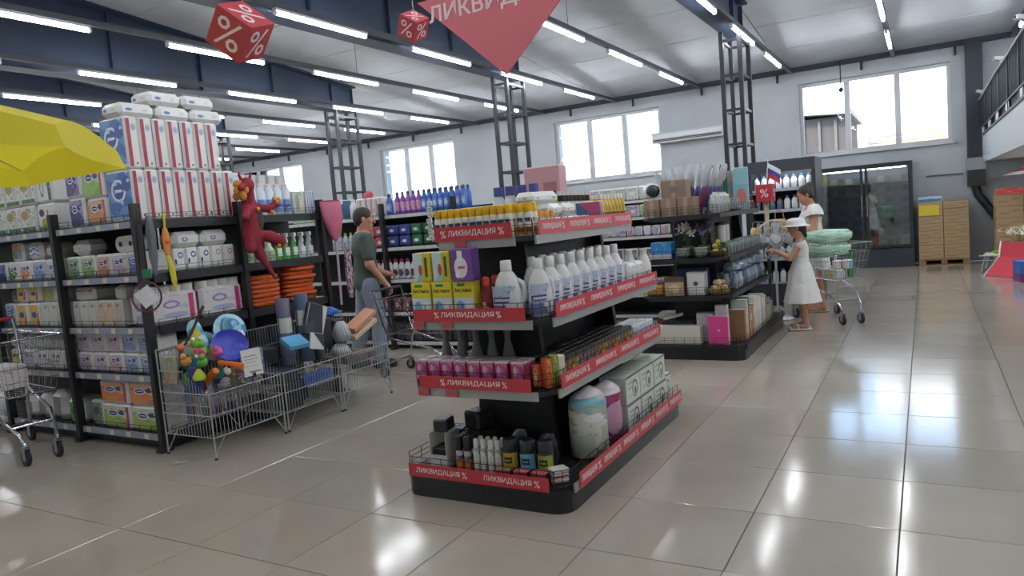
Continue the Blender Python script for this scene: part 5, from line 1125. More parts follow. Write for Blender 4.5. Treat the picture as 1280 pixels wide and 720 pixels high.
toy(MB().box(-.05, -.02, 0, .05, .02, .2, c=.01).mesh(M('2f3a78', .45), 30), 'navy_case', (-4.44, 3.19, .38), 'upright navy blue case at the near panel of the toy bin', 'case', (0, R(8), 0))
toy(MB().box(-.065, -.012, 0, .065, .012, .2, c=.008).mesh([A('b8b09a', ('n', 5, .5, '8f9a78'), ('e', .7, .3, .2, .15, 'c8a860'), ('e', .3, .1, .2, .1, 'd07860'))], 30), 'toy_card', (-4.63, 3.15, .44), 'printed beige toy card at the left end of the toy bin', 'toy', (R(-6), 0, R(5)))
toy(MB().ball((0, 0, 0), (.03, .03, .025), 10).mesh(M('e0774a', .5), 60), 'orange_ball', (-4.53, 3.19, .64), 'small orange ball by the tip of the long brown stick', 'ball')
toy(MB().tube([(0, 0, 0), (0, .02, .14), (0, .03, .34)], [.007, .009, .011], 7).mesh(M('4a3028', .5)), 'toy_bow', (-4.56, 3.22, .62), 'long dark brown stick leaning across the toy heap', 'stick', (R(-18), R(20), R(0)))
toy(MB().prism([(-.02, 0), (.025, .01), (.05, .15), (.01, .17)], -.012, .012).mesh(M('d9b23a', .45), 30), 'toy_sword', (-4.45, 3.37, .56), 'yellow toy blade beside the green frog', 'toy', (R(-10), R(15), R(50)))
toy(MB().prism([(-.035, 0), (.035, 0), (.03, .1), (-.01, .12)], -.01, .01).mesh(M('cfc04a', .45), 30), 'yellow_card', (-4.52, 3.29, .64), 'small yellow card behind the green frog', 'card', (R(-10), R(15), R(60)))
toy(MB().box(-.045, -.006, -.03, .045, .006, .03, c=.004).mesh([A('e2e2e0', ('e', .5, .5, .2, .35, '35373f'))], 30), 'mask_card', (-4.37, 3.55, .67), 'white tag with a dark ring on the wavy hat', 'tag', (R(-40), 0, R(70)))
fl = MB().ball((0, 0, 0), (.06, .05, .03), 10, 0, 6)
fl.v = [(p[0]*(1+random.uniform(-.3, .3)), p[1]*(1+random.uniform(-.3, .3)), p[2]*(1+random.uniform(-.4, .4))) for p in fl.v]
film = fl.mesh(M('aeb2b6', .12, .6), 25)
for i, (x, y, z) in enumerate([(-4.29, 3.32, .41), (-4.29, 3.50, .40), (-4.31, 3.62, .39), (-4.29, 3.19, .39)]): toy(film, 'crumpled_film', (x, y, z), 'crumpled silvery film packet in the toy bin, %s' % ('before the orange tube', 'below the price card', 'at the far front corner', 'at the near front corner')[i], 'packet', (0, R(20*i), R(70*i)), .85)
toy(MB().tube([(0, -.12, 0), (0, .12, .01)], .01, 8).mesh(M('9aa0a8', .25, .7)), 'metal_tube', (-4.222, 3.5, .45), 'silver tube lying along the front rim of the toy bin', 'tube', (R(8), 0, 0))
pc = toy(MB().box(-.075, -.002, 0, .075, .002, .19).mesh([A('dcdad6', ('r', .12, .72, .75, .76, '8a8a8c'), ('r', .12, .6, .85, .635, 'a0a0a2'), ('r', .12, .5, .7, .53, 'a0a0a2'), ('r', .3, .12, .9, .17, '6c6c70'), ('r', .12, .35, .8, .37, 'a8a8aa'))], 0), 'price_card', (-4.185, 3.50, .44), 'white printed price card clipped to the front of the nearest bin', 'card', (R(-8), 0, R(80)))
O(MB().box(-.012, -.006, -.01, .012, .006, .02).mesh(BLACK, 0), 'clip', pc)
toy(MB().box(-.06, -.03, 0, .06, .03, .16, c=.004).mesh([A('7fa8b8', ('r', .0, .0, 1, .4, '3a7ab8'), ('n', 5, .6, 'a9c4c8'))], 30), 'blue_toy_box', (-4.36, 3.66, .44), 'blue boxed toy right of the price card', 'box', (0, 0, R(80)))
toy(MB().ball((0, 0, 0), (.04, .04, .05), 10).mesh(M('a06a48', .6), 60), 'brown_toy', (-4.45, 3.70, .50), 'brown round toy at the far end of toy bin', 'toy', s=.55)
for i, (c, n_) in enumerate((('4a7a5a', 'bottle green'), ('c9b04a', 'mustard'), ('5a4a8a', 'violet'), ('d8d4cc', 'off-white'), ('b84a3a', 'brick red'), ('3a6a9a', 'steel blue'), ('8a9a4a', 'moss'), ('c46a8a', 'rose'))):
    toy(plush(c, .62), 'soft_toy', (-4.63+.085*(i % 4), (3.40 if i < 4 else 3.53), .42), '%s soft toy buried in the toy heap' % n_, 'toy', (0, 0, R(90)))
for i, (x, y, z, c, n_, q) in enumerate([(-4.26, 3.60, .46, 'c9b23a', 'golden', 1.0), (-4.62, 3.32, .52, '3a8ab0', 'turquoise', 1.1), (-4.30, 3.18, .56, '5aa03a', 'leaf green', .8), (-4.63, 3.62, .55, 'c8483a', 'tomato red', 1.0), (-4.50, 3.2, .56, 'e0a040', 'amber', .8), (-4.29, 3.30, .60, 'd85a9a', 'fuchsia', .75), (-4.55, 3.5, .57, '2a7a9a', 'petrol blue', 1.0)]):
    toy(MB().loft([(0, 0, -.03, .02, .02), (0, 0, -.02, .045, .035), (0, 0, .015, .05, .04), (0, 0, .035, .03, .024)], 12, wave=lambda k, t: 1+.12*math.sin(3*t+k)).ball((0, -.01, .055), (.03, .026, .026), 8).mesh(M(c, .45), 60), 'squeeze_toy', (x, y, z), '%s squeaky toy with a round head in the toy heap' % n_, 'toy', (R(20-12*i), R(14*i-40), R(50*i)), q)
# bin 2
def roll(c, band, loc, h, label, r=.05):
    o = toy(MB().lathe([(.012, h), (.012, .01), (r*.96, 0), (r, .006), (r, h-.006), (r*.96, h), (.012, h)], 18).mesh(M(c, .7, bump=.2), 60), 'rolled_mat', loc, label, 'mat')
    if band: O(MB().lathe([(r+.0008, band[0]), (r+.0012, band[0]+.005), (r+.0012, band[1]-.005), (r+.0008, band[1])], 18).mesh([A('d6d6d4', ('r', .7, 0, .75, 1, '55585e'))], 60), 'paper_band', o)
    return o
roll('4f6580', (.3, .42), (-4.42, 4.24, .448), .55, 'tall slate blue rolled mat with a white band in the middle bin', .055); roll('6d6c84', (.26, .38), (-4.46, 4.08, .448), .53, 'greyish lilac rolled mat left of the slate blue one', .055)
roll('2c3036', None, (-4.59, 4.2, .448), .42, 'black rolled mat behind the slate blue one', .05); roll('3a4048', None, (-4.34, 4.31, .448), .1, 'low charcoal rolled mat at far side of the middle bin', .04)
toy(MB().box(-.09, -.02, -.07, .09, .02, .07, c=.004).mesh([A('5ba3d0', ('r', 0, 0, 1, .25, '4a88b8'), ('s', 9, '66aed8'))], 30), 'cyan_box', (-4.21, 3.93, .66), 'sky blue flat box leaning over the front of the middle bin', 'box', (R(-62), 0, R(82)))
toy(MB().box(-.12, -.1, 0, .12, .1, .2, c=.03).mesh(M('2b2d33', .6), 40), 'dark_bag', (-4.57, 3.93, .462), 'dark folded bag at the near side of the middle bin', 'bag', (0, R(6), R(80)), .8)
toy(MB().box(-.09, -.03, 0, .09, .03, .26, c=.006).mesh([A('3a3d44', ('h', 1, .3, 1.0, 'd8d8d6'), ('r', .0, .0, .4, .4, '4a4d54'))], 30), 'grey_case', (-4.30, 4.2, .66), 'dark grey case with white corners tilted in the middle bin', 'case', (0, R(20), R(84)))
toy(MB().box(-.07, -.008, 0, .07, .008, .13, c=.003).mesh([A('d4d4d0', ('h', 1, .9, 1.1, '3a3c42'))], 30), 'white_folder', (-4.222, 4.16, .56), 'white and black folder slanting at the front of the middle bin', 'folder', (R(-6), R(14), R(86)))
toy(MB().box(-.15, -.05, 0, .15, .05, .07, c=.006).mesh([A('36599a', ('r', 0, .1, 1, .2, '4a74b8'))], 30), 'blue_carton', (-4.275, 4.16, .30), 'long blue carton lying inside the front of the middle bin', 'carton', (0, R(-4), R(88)))
for i in range(5): pk(-4.58+.14*(i % 3), 3.89+.2*(i//3), .152, .13, .18, .2, M('2c2e34', .6), 'dark carton at the bottom of the middle bin, %s' % ORD[i], c=.006, group='dark cartons at the bottom of the middle bin', name='dark_carton', side=M('26282d', .6), top=M('2c2e34', .6))
for i in range(3): pk(-4.58+.13*i, 3.9, .356, .12, .18, .09, M('333a4a', .6), 'navy carton in the middle bin, %s from the gondola' % ORD[i], c=.006, name='navy_carton', side=M('2b303c', .6), top=M('333a4a', .6))
# bin 3
for i, (x, y, z, c, n_, rx) in enumerate([(-4.33, 4.82, .69, 'c98f70', 'salmon', 24), (-4.33, 4.82, .62, 'd9c0a0', 'cream', 22), (-4.465, 4.82, .58, 'bda890', 'sand', 8)]):
    toy(MB().box(-.06, -.16, -.02, .06, .16, .02, c=.003).mesh([M(c, .5), M('e0d4c4', .5)], 30), 'flat_box', (x, y, z), '%s coloured flat box tilted in the farthest bin' % n_, 'box', (R(rx), R(10), R(4)))
mesh_ = MB().loft([(0, 0, 0, .06, .05), (0, 0, .05, .09, .07), (0, 0, .12, .07, .06), (0, 0, .17, .03, .03)], 16, wave=lambda i, t: 1+.1*math.sin(4*t+i)).mesh(A('c9ccce', ('s', 30, '8f959c')), 60)
toy(mesh_, 'net_bag', (-4.32, 4.56, .55), 'bulging white net bag in the farthest bin', 'bag'); toy(mesh_, 'net_bag', (-4.34, 4.55, .42), 'flattened white net bag at the bottom of the farthest bin', 'bag', s=(1.1, 1.1, .7))
toy(MB().loft([(0, 0, 0, .1, .08), (0, 0, .03, .11, .07), (0, 0, .06, .05, .04)], 14, wave=lambda i, t: 1+.12*math.sin(3*t+1)).mesh(M('2f6cc0', .4), 60), 'blue_plastic_bag', (-4.48, 4.58, .78), 'crumpled bright blue bag on top of the farthest bin', 'bag')
toy(plush('4a3a80', 1.0), 'violet_pouch', (-4.5, 4.44, .57), 'violet pouch at the near end of the farthest bin', 'pouch', s=.7)
for i in range(4): pk(-4.58+.1*i, 4.7, .362, .09, .4, .06, M('6d655e', .6), 'greyish carton at the bottom of the farthest bin, %s from gondola' % ORD[i], c=.005, name='grey_carton', side=M('6d655e', .6), top=M('7a726a', .6))

# ============================================================ things hanging on the gondola posts
# red plush dragon on the second post
def dragon():
    RD = M('882233', .8, bump=.3, bs=40, var=.08); OR = M('d08a34', .8, bump=.6, bs=50, var=.12)
    pr = [('c', (0, 0, 0), (0, -.01, .2), .075, .06), ('c', (0, -.0, .2), (-.01, -.02, .36), .055, .05), ('e', (-.015, -.03, .4), (.06, .07, .055)), ('c', (-.03, -.06, .39), (-.09, -.1, .37), .034, .026),
          ('c', (.03, -.02, .22), (.14, -.05, .2), .036, .028), ('c', (.14, -.05, .2), (.2, -.06, .24), .026, .03), ('c', (-.04, -.04, .2), (-.08, -.1, .14), .034, .026),
          ('c', (.03, 0, .0), (.12, -.05, -.02), .05, .04), ('c', (.12, -.05, -.02), (.19, -.07, -.06), .042, .05), ('c', (0, -.0, -.02), (.04, -.02, -.16), .06, .036), ('c', (.04, -.02, -.16), (.14, -.03, -.36), .034, .012), ('c', (-.03, -.02, -.0), (-.05, -.06, -.1), .045, .04)]
    o = O(surf_mesh(pr, RD, vox=.008, kdef=.025), 'dragon_toy', None, (-4.655, 4.03, 1.50), R(72), 'red plush dragon hanging on the gondola post, orange mane and tail down', 'toy', s=1.0)
    for i, (x, y, z, r_) in enumerate([(-.08, -.04, .4, .036), (-.1, -.06, .35, .03), (-.07, -.07, .31, .034), (-.1, -.02, .31, .028), (-.05, -.08, .36, .03)]):
        m_ = MB().ball((0, 0, 0), (r_*1.3, r_, r_), 8, 0, 6); O(m_.mesh(OR, 60), 'mane_tuft', o, (x, y, z), rot=(0, R(25*i), R(30*i)))
    for i, (x, y, z) in enumerate([(.2, -.085, .25), (.225, -.06, .27), (.19, -.05, .275), (.2, -.1, -.05), (.22, -.08, -.1), (.17, -.1, -.1), (.15, -.08, .17), (.04, -.075, .2)]): O(MB().ball((0, 0, 0), (.018, .016, .02), 8, 0, 6).mesh(OR, 60), 'claw', o, (x, y, z))
    O(MB().ball((0, 0, 0), (.03, .012, .09), 10).mesh(M('4a4038', .8), 60), 'belly_patch', o, (.055, -.055, .12))
    for sx in (-1, 1): O(MB().tube([(0, 0, 0), (sx*.01, .01, .035), (sx*.012, .0, .06)], [.013, .01, .004], 6).mesh(RD), 'horn', o, (-.015+sx*.035, -.03, .44))
    O(MB().tube([(0, .05, .2), (0, .085, .22), (0, .115, .2)], .004, 5).mesh(STEEL), 'hook', o)
dragon()
# yellow packaged toy on the top rail
yt = O(MB().tube([(0, 0, 0), (.004, 0, -.06), (.0, 0, -.1)], [.012, .009, .008], 7).mesh(M('d9cf3a', .4)), 'yellow_toy', None, (-4.755, 3.34, 1.70), R(90), 'yellow and orange bagged toy hanging from the top shelf', 'toy')
O(MB().loft([(0, 0, -.32, .012, .008), (0, 0, -.26, .03, .014), (0, 0, -.16, .036, .016), (0, 0, -.1, .014, .008)], 10).mesh(M('d08a3a', .3), 60), 'orange_body', yt)
O(MB().loft([(.03, 0, -.56, .006, .004), (.026, 0, -.5, .022, .01), (.02, 0, -.4, .028, .012), (.0, 0, -.3, .018, .01)], 10).mesh([A('cfc63a', ('r', 0, .5, .4, .95, '2c2c28'))], 60), 'fin', yt); O(MB().ball((0, -.01, -.2), (.02, .012, .02), 8).mesh(M('d9582c', .4)), 'red_spot', yt)
# landing-net hoop with white card at the corner post
hoop = [(0.092*math.cos(2*PI*i/24), 0, .105*math.sin(2*PI*i/24)) for i in range(24)]
hn = O(MB().tube(hoop, .007, 6, close=True).mesh(M('5a2a34', .4)), 'badminton_racket', None, (-4.70, 3.10, 1.13), R(52), 'dark red hoop racket with a white card at the corner post', 'racket')
O(MB().tube([(0, 0, .1), (.0, 0, .16), (.01, .0, .5)], [.008, .01, .012], 7).mesh(M('3a3436', .4)), 'handle', hn); O(MB().box(-.055, -.012, -.062, .055, -.009, .062, rot=(0, R(-32), 0)).mesh(M('d9dade', .5), 0), 'card', hn)
net = MB()
for i in range(-4, 5):
    h_ = .105*math.sqrt(1-(i/4.9)**2); net.tube([(i*.019, 0, -h_), (i*.019, 0, h_)], .0012, 3); w_ = .092*math.sqrt(1-(i/4.9)**2); net.tube([(-w_, 0, i*.0215), (w_, 0, i*.0215)], .0012, 3)
O(net.mesh(M('8a8a8e', .5)), 'strings', hn)
O(MB().box(-.01, -.02, .13, .05, .0, .19, c=.006).mesh(M('2f7a55', .4), 30), 'green_tag', hn)
gn = O(MB().loft([(0, 0, -.42, .01, .008), (0, 0, -.3, .03, .02), (0, 0, -.12, .036, .025), (0, 0, -.02, .02, .015), (0, 0, 0, .008, .008)], 12, wave=lambda i, t: 1+.15*math.sin(4*t+i)).mesh(M('6f757c', .3, alpha=.7), 60), 'net_pouch', None, (-4.715, 3.2, 1.69), R(90), 'grey bagged net hanging beside the corner post', 'net')
O(MB().tube([(0, 0, .0), (0, .03, .02)], .003, 5).mesh(STEEL), 'hook', gn)
# pink butterfly net on the far post
pn = O(MB().tube([(0, 0, -.95), (.01, 0, -.5), (0, 0, -.12)], .011, 8).mesh(M('b9a6ae', .35)), 'butterfly_net', None, (-4.67, 4.97, 1.76), R(65), 'pink butterfly net leaning on the far gondola post', 'net')
O(MB().loft([(.01, 0, -.37, .012, .012), (.01, 0, -.3, .055, .03), (0, 0, -.15, .095, .045), (-.01, 0, -.02, .1, .03), (-.01, 0, 0, .09, .02)], 18, wave=lambda i, t: 1+.07*math.sin(5*t+i)).mesh(M('cf6f8c', .6, alpha=.85), 60), 'net_bag', pn)
O(MB().tube([(.09*math.cos(2*PI*i/18)-.01, .025*math.sin(2*PI*i/18), 0) for i in range(18)], .006, 6, close=True).mesh(M('c23a66', .4)), 'rim', pn)
pg = O(MB().loft([(0, 0, -.5, .02, .012), (0, 0, -.3, .035, .02), (0, 0, -.1, .03, .02), (0, 0, 0, .012, .01)], 12, wave=lambda i, t: 1+.15*math.sin(3*t+i)).mesh([A('a98a98', ('n', 9, .5, '4a3a44'), ('n', 14, .58, 'e0b8c8'))], 60), 'floral_bag', None, (-4.66, 5.10, 1.36), R(60), 'pink and black floral strap bag hanging past the butterfly net', 'bag')
O(MB().tube([(0, 0, 0), (-.02, .06, .04), (-.02, .1, .06)], .003, 5).mesh(STEEL), 'hook', pg)
for i in range(3): pk(-4.63, 4.5+.16*i, .424, .1, .14, .34-.03*i, M(('3a3d48', '55505a', '48464e')[i], .6), '%s bag-like carton at the back of the farthest bin' % ('charcoal', 'plum', 'dark grey')[i], c=.01, name='dark_carton', side=M('3a3d44', .6), top=M('44464e', .6), group=None)
for o in list(col.objects):
    if o.parent is None and o.get('category') and o.name.split('.')[0] not in ('wire_bin', 'shelving', 'gondola_shelf') and -4.73 < o.location.x < -4.15 and 3.12 < o.location.y < 3.77 and .375 < o.location.z < .8:
        o.location.z += .05+.07*min(1, (o.location.z-.4)/.25)
lit = O(MB().box(-.05, -.03, 0, .05, .03, .006).mesh([A('c9c6bc', ('n', 8, .5, '5a5a58'))], 0), 'crumpled_receipt', None, (-4.42, 3.0, .001), R(35), 'scrap of printed paper on the floor before the nearest bin', 'paper')

# ============================================================ yellow parasol
def fabric(c, c2=None):
    m = bpy.data.materials.new('parasol_cloth'); m.use_nodes = True
    n = m.node_tree; out = n.nodes['Material Output']
    b = n.nodes['Principled BSDF']; b.inputs['Base Color'].default_value = lin(c); b.inputs['Roughness'].default_value = .75
    t = n.nodes.new('ShaderNodeBsdfTranslucent'); t.inputs[0].default_value = lin(c)
    mi = n.nodes.new('ShaderNodeMixShader'); mi.inputs[0].default_value = .4
    n.links.new(b.outputs[0], mi.inputs[1]); n.links.new(t.outputs[0], mi.inputs[2]); n.links.new(mi.outputs[0], out.inputs[0])
    return m
YEL = fabric('eadb3c')
UX, UY = -3.375, 1.0
um = O(None, 'parasol', None, (UX, UY, 0), label='yellow beach parasol with a short valance, standing before the left shelves', cat='parasol')
NP, UR, zr_, za = 8, 1.0, 1.872, 2.185
a0 = R(22)
def rimp(a, r, z): return (r*math.cos(a), r*math.sin(a), z)
for k in range(NP):
    A0, A1 = a0+2*PI*k/NP, a0+2*PI*(k+1)/NP
    V, F = [], []; nu, nv = 8, 8
    for j in range(nv+1):
        t = j/nv; zz = za-(za-zr_)*t**1.25
        for i in range(nu+1):
            q = i/nu; p0, p1 = Vector(rimp(A0, UR*t, zz)), Vector(rimp(A1, UR*t, zz)); p = p0.lerp(p1, q)
            sag = math.sin(PI*q); p.z += .06*sag*t*t; p.x *= 1-.03*sag*t; p.y *= 1-.03*sag*t
            V.append(p)
    for j in range(nv):
        for i in range(nu): F.append([j*(nu+1)+i, j*(nu+1)+i+1, (j+1)*(nu+1)+i+1, (j+1)*(nu+1)+i])
    O(MB().add(V, F).mesh(YEL, 60), 'panel', um)
    V2, F2 = [], []
    for j in range(3):
        for i in range(nu+1):
            q = i/nu; sag = math.sin(PI*q)
            p = Vector(rimp(A0, UR, zr_)).lerp(Vector(rimp(A1, UR, zr_)), q); p.z += .06*sag; p.x *= 1-.03*sag; p.y *= 1-.03*sag
            p.z -= (.036+.03*sag)*j; rr = 1+.012*j; p.x *= rr; p.y *= rr; V2.append(p)
    for j in range(2):
        for i in range(nu): F2.append([j*(nu+1)+i, j*(nu+1)+i+1, (j+1)*(nu+1)+i+1, (j+1)*(nu+1)+i])
    O(MB().add(V2, F2).mesh(YEL, 60), 'valance', um)
    O(MB().tube([rimp(A0, .03, za-.02), rimp(A0, UR*.5, za-(za-zr_)*.42-.012), rimp(A0, UR*.99, zr_-.002)], .004, 5).mesh(M('d9d6b0', .5)), 'rib', um)
O(MB().tube([(0, 0, .05), (0, 0, za+.05)], .016, 10).mesh(M('d9dadb', .4)), 'pole', um)
O(MB().lathe([(.22, 0), (.24, .02), (.22, .07), (.05, .1), (.03, .16)], 20).mesh(M('55595f', .6), 50), 'base', um)
O(MB().lathe([(.03, za+.01), (.035, za+.03), (.015, za+.07), (.0005, za+.08)], 12).mesh(YEL, 50), 'finial', um)

# ============================================================ shopping trolleys (nose towards +X)
HANDLE = M('3b8a4a', .4)
def trolley(loc, rz, label, handle=HANDLE, s=1):
    o = O(None, 'shopping_trolley', None, loc, rz, label, 'trolley', 'shopping trolleys', s=s)
    ch = CHROME
    def ring(z, x0, x1, w0, w1): return [(x0, -w0, z), (x1, -w1, z), (x1, w1, z), (x0, w0, z)]
    bot, top = ring(.50, -.32, .38, .2, .15), ring(.90, -.42, .46, .27, .21)
    m = MB()
    for P_ in (bot, top): m.tube(P_, .006, 6, close=True)
    O(m.mesh(ch), 'basket_rim', o)
    m = MB()
    for t in (.25, .5, .75): m.tube([tuple(Vector(a).lerp(Vector(b), t)) for a, b in zip(bot, top)], .003, 4, close=True)
    for k in range(4):
        a, b, c, d = Vector(bot[k]), Vector(bot[(k+1) % 4]), Vector(top[k]), Vector(top[(k+1) % 4]); n = (16, 8, 16, 8)[k]
        for i in range(n): m.tube([a.lerp(b, i/n), c.lerp(d, i/n)], .0018, 4)
    for i in range(9): m.tube([Vector(bot[0]).lerp(Vector(bot[3]), i/8), Vector(bot[1]).lerp(Vector(bot[2]), i/8)], .0018, 4)
    O(m.mesh(ch), 'basket_wires', o)
    for sy in (-1, 1):
        O(MB().tube([(-.44, sy*.26, 1.0), (-.42, sy*.265, .9), (-.36, sy*.25, .62), (-.3, sy*.235, .46), (-.1, sy*.215, .40), (.2, sy*.17, .34), (.36, sy*.12, .22), (.4, sy*.105, .14)], .0125, 8).mesh(ch), 'frame_rail', o)
        O(MB().tube([(-.3, sy*.235, .46), (-.36, sy*.25, .3), (-.38, sy*.255, .14)], .0125, 8).mesh(ch), 'rear_post', o)
        for x, y in ((.4, .105), (-.38, .255)):
            w_ = O(MB().lathe([(.02, -.014), (.055, -.014), (.06, -.008), (.06, .008), (.055, .014), (.02, .014)], 18, ax='y').mesh(RUBBER, 40), 'wheel', o, (x-.015, sy*y, .06))
            O(MB().lathe([(.012, -.016), (.03, -.0155), (.03, .0155), (.012, .016)], 12, ax='y').mesh(M('8f9296', .4), 40), 'hub', w_)
            O(MB().box(x-.03, sy*y-.02, .05, x+.015, sy*y-.0165, .13).box(x-.03, sy*y+.0165, .05, x+.015, sy*y+.02, .13).box(x-.03, sy*y-.02, .125, x+.02, sy*y+.02, .14).mesh(STEEL, 0), 'fork', o)
    O(MB().tube([(-.38, -.255, .16), (-.38, .255, .16)], .009, 6).mesh(ch), 'cross_bar', o); O(MB().tube([(.3, -.14, .27), (.3, .14, .27)], .009, 6).mesh(ch), 'cross_bar', o)
    O(MB().tube([(-.45, -.26, 1.0), (-.45, .26, 1.0)], .016, 10).mesh(handle), 'handle', o)
    return o
t1 = trolley((-.95, 9.05, 0), R(-56), 'shopping trolley loaded with green bedding beside the woman')
t2 = trolley((-4.36, 5.74, 0), R(2), 'empty shopping trolley pushed by the man in the grey-green shirt', M('3a3d44', .4), .87)
t3 = trolley((-5.95, 2.745, 0), R(-4), 'shopping trolley with a pink box entering at the left edge', M('c23038', .4))
def in_t(t, x, y, z):
    return (Matrix.Translation(t.location) @ Matrix.Rotation(t.rotation_euler.z, 4, 'Z')) @ Vector((x, y, z))
bl = A('a9cdb4', ('w', 9, 12, 1.5, 'bcdcc4'), ('n', 7, .58, '7fae92'))
def quilt(): return MB().loft([(0, 0, 0, .25, .17), (0, 0, .03, .29, .2), (0, 0, .07, .29, .2), (0, 0, .1, .24, .16)], 26, wave=lambda i, t: (1/max(abs(math.cos(t)), abs(math.sin(t)), .72))*.86*(1+.03*math.sin(6*t+i))).mesh([bl], 60)
for k in range(2): toy(quilt(), 'folded_quilt', in_t(t1, -.1, 0,   .74+.158*k), 'folded pale green patterned quilt on the trolley, %s' % ('lower one', 'upper one')[k], 'quilt', (R(4), R(-3+3*k), R(-50+8*k)), (1, 1, 1.35))
toy(MB().tube([(0, 0, 0), (0, 0, .02), (0, 0, .2), (0, 0, .26), (0, 0, .3)], [.03, .036, .036, .014, .014], 12).mesh(M('2f7a3f', .25), 50), 'green_bottle', in_t(t1, .22, .1, .51), 'dark green bottle standing at the trolley nose', 'bottle', s=1.0)
for i, (x, y, z, c, n_) in enumerate([(.0, -.1, .51, 'c4483a', 'red'), (.12, -.06, .51, 'd9c04a', 'yellow'), (.1, .08, .51, '6f7d8a', 'slate'), (-.12, .1, .51, '8a8f94', 'grey'), (.3, -.08, .51, 'b8bcc0', 'silver'), (-.2, -.08, .51, 'd8742f', 'orange'), (.3, .02, .615, '4a9ac4', 'sky blue'), (.27, -.08, .615, 'c9463c', 'scarlet')]):
    pk(*in_t(t1, x, y, z), .105, .085, .1, A(c, ('n', 5, .55, 'e2dcd0')), '%s grocery packet inside the trolley under the quilts' % n_, rz=R(20*i-56), name='grocery_packet', group='groceries in the woman\'s trolley', c=.012)
pk(*in_t(t3, -.1, -.02, .51), .3, .26, .17, A('cfa0aa', ('r', 0, 0, 1, .22, 'dcd4d4'), ('n', 6, .55, 'b87a8c')), 'pink and white carton in the trolley at the left edge', side=A('e0dcda', ('n', 6, .6, 'c9b0b4')), name='pink_carton', group=None, c=.004)
toy(MB().box(-.04, -.015, 0, .04, .015, .02, c=.006).mesh(RED, 30), 'red_tag', in_t(t3, .33, -.19, .745), 'small red coin lock on the rim of the left trolley', 'lock', (0, 0, R(10)))

# ============================================================ hanging sale signs
sg = O(MB().prism([(-2.62, 2.79), (-2.05, 2.27), (-1.48, 2.79)], 3.70, 3.712).mesh(M('d8707a', .5, var=.02), 0), 'hanging_sign', None, label='red triangular sale sign hanging point down above the island display', cat='sign')
O(text_mesh('ЛИКВИДАЦИЯ', .98, .115, M('ecd9d9', .5, var=0), .004, .015), 'lettering', sg, (-2.05, 3.698, 2.69))
for x in (-2.55, -1.55): O(MB().tube([(x, 3.706, 2.785), (x, 3.706, roof(3.7)-.01)], .0015, 4).mesh(STEEL), 'thread', sg)
def pct_cube(c, e, rot, label):
    o = O(MB().box(-e/2, -e/2, -e/2, e/2, e/2, e/2, c=e*.01).mesh(M('b53d48', .45, var=.02), 0), 'sale_cube', None, c, label=label, cat='sign', rot=rot)
    t = text_mesh('%', e*.72, e*.72, M('f0dddd', .5, var=0), e*.006)
    h = e/2+e*.004
    for loc, r_ in (((0, -h, 0), (0, 0, 0)), ((h, 0, 0), (0, 0, R(90))), ((0, h, 0), (0, 0, R(180))), ((-h, 0, 0), (0, 0, R(-90))), ((0, 0, -h), (R(90), 0, 0)), ((0, 0, h), (R(-90), 0, 0))): O(t, 'percent_sign', o, loc, rot=r_)
    Rm = Euler(rot).to_matrix(); top = max((Rm @ Vector((a*e/2, b*e/2, d*e/2)) for a in (-1, 1) for b in (-1, 1) for d in (-1, 1)), key=lambda v: v.z)
    tp = Vector(c)+top; inv = Rm.inverted()
    O(MB().tube([inv @ (tp-Vector(c)), inv @ (Vector((tp.x, tp.y, roof(tp.y)-.01))-Vector(c))], .0015, 4).mesh(STEEL), 'thread', o)
pct_cube((-2.918, 2.598, 2.481), .2, (R(24), R(39.6), R(25.6)), 'large red percent cube hanging above the paper shelves')
pct_cube((-2.70, 3.75, 2.68), .13, (R(26.2), R(33.4), R(6.4)), 'small red percent cube hanging beside the red triangle')

# ============================================================ detergent gondola behind the man
gd = O(None, 'gondola_shelf', None, (-5.9, 7.1, 0), label='long black gondola with detergents behind the man', cat='shelving')
SD = [1.64, 1.25, .86, .46, .1]
for x in (-7.8, -6.75, -5.7, -4.65, -3.6): O(post, 'post', gd, (x+5.9, -.19, 0))
O(MB().box(-1.9, .3, .02, 2.3, .32, 1.67).mesh(M('25272c', .6), 0), 'back_panel', gd); O(MB().box(-1.9, -.1, 0, 2.3, .29, .07).mesh(M('17181b', .5), 0), 'plinth', gd)
for z in SD:
    O(MB().box(-1.9, -.09, z-.03, 2.3, .29, z).mesh(M('2a2c31', .5), 0), 'shelf_board', gd)
    r_ = O(MB().box(-1.9, -.165, z-.045, 2.3, -.152, z-.005).mesh(M('c9cbcb', .4), 0), 'price_rail', gd)
    for i in range(14): O(bpy.data.meshes['ticket_piece'], 'price_ticket', r_, (-1.8+.3*i+random.uniform(-.06, .06), -.1655, z-.043))
z = SD[0]+.002
def tall(c, cc, h=.2, r=.036, lab=None):
    return Kind('cleaner_bottle', 'bottle', bottle_mesh([(r*.9, 0), (r, .015), (r, h*.75), (r*.5, h)], M(c, .3)), [('cap', bottle_mesh([(r*.45, 0), (r*.5, h*.13), (r*.3, h*.2)], M(cc, .4)), (0, 0, h))] + ([('label', label_mesh(r*1.02, h*.15, h*.65, lab, a=70), (0, 0, 0))] if lab else []))
lb1 = A('b06ac0', ('n', 5, .5, 'd8b0d8'), ('e', .5, .5, .3, .3, 'e0a0b8')); lb2 = A('4a74c4', ('n', 5, .5, '7fa0dc'), ('e', .5, .5, .3, .3, 'c0d0ec'))
for i in range(2): O(pack_mesh(.085, .15, .24, [A('3a6f88', ('n', 6, .5, '2f4f78'), ('r', 0, .8, 1, 1, 'dfe6e6')), M('2f5f78', .4), M('d9dede', .4)], .006), 'teal_pack', None, (-6.49+.095*i, 7.05, z), 0, 'teal and white pack on top of the detergent gondola, %s' % ('left one', 'right one')[i], 'pack')
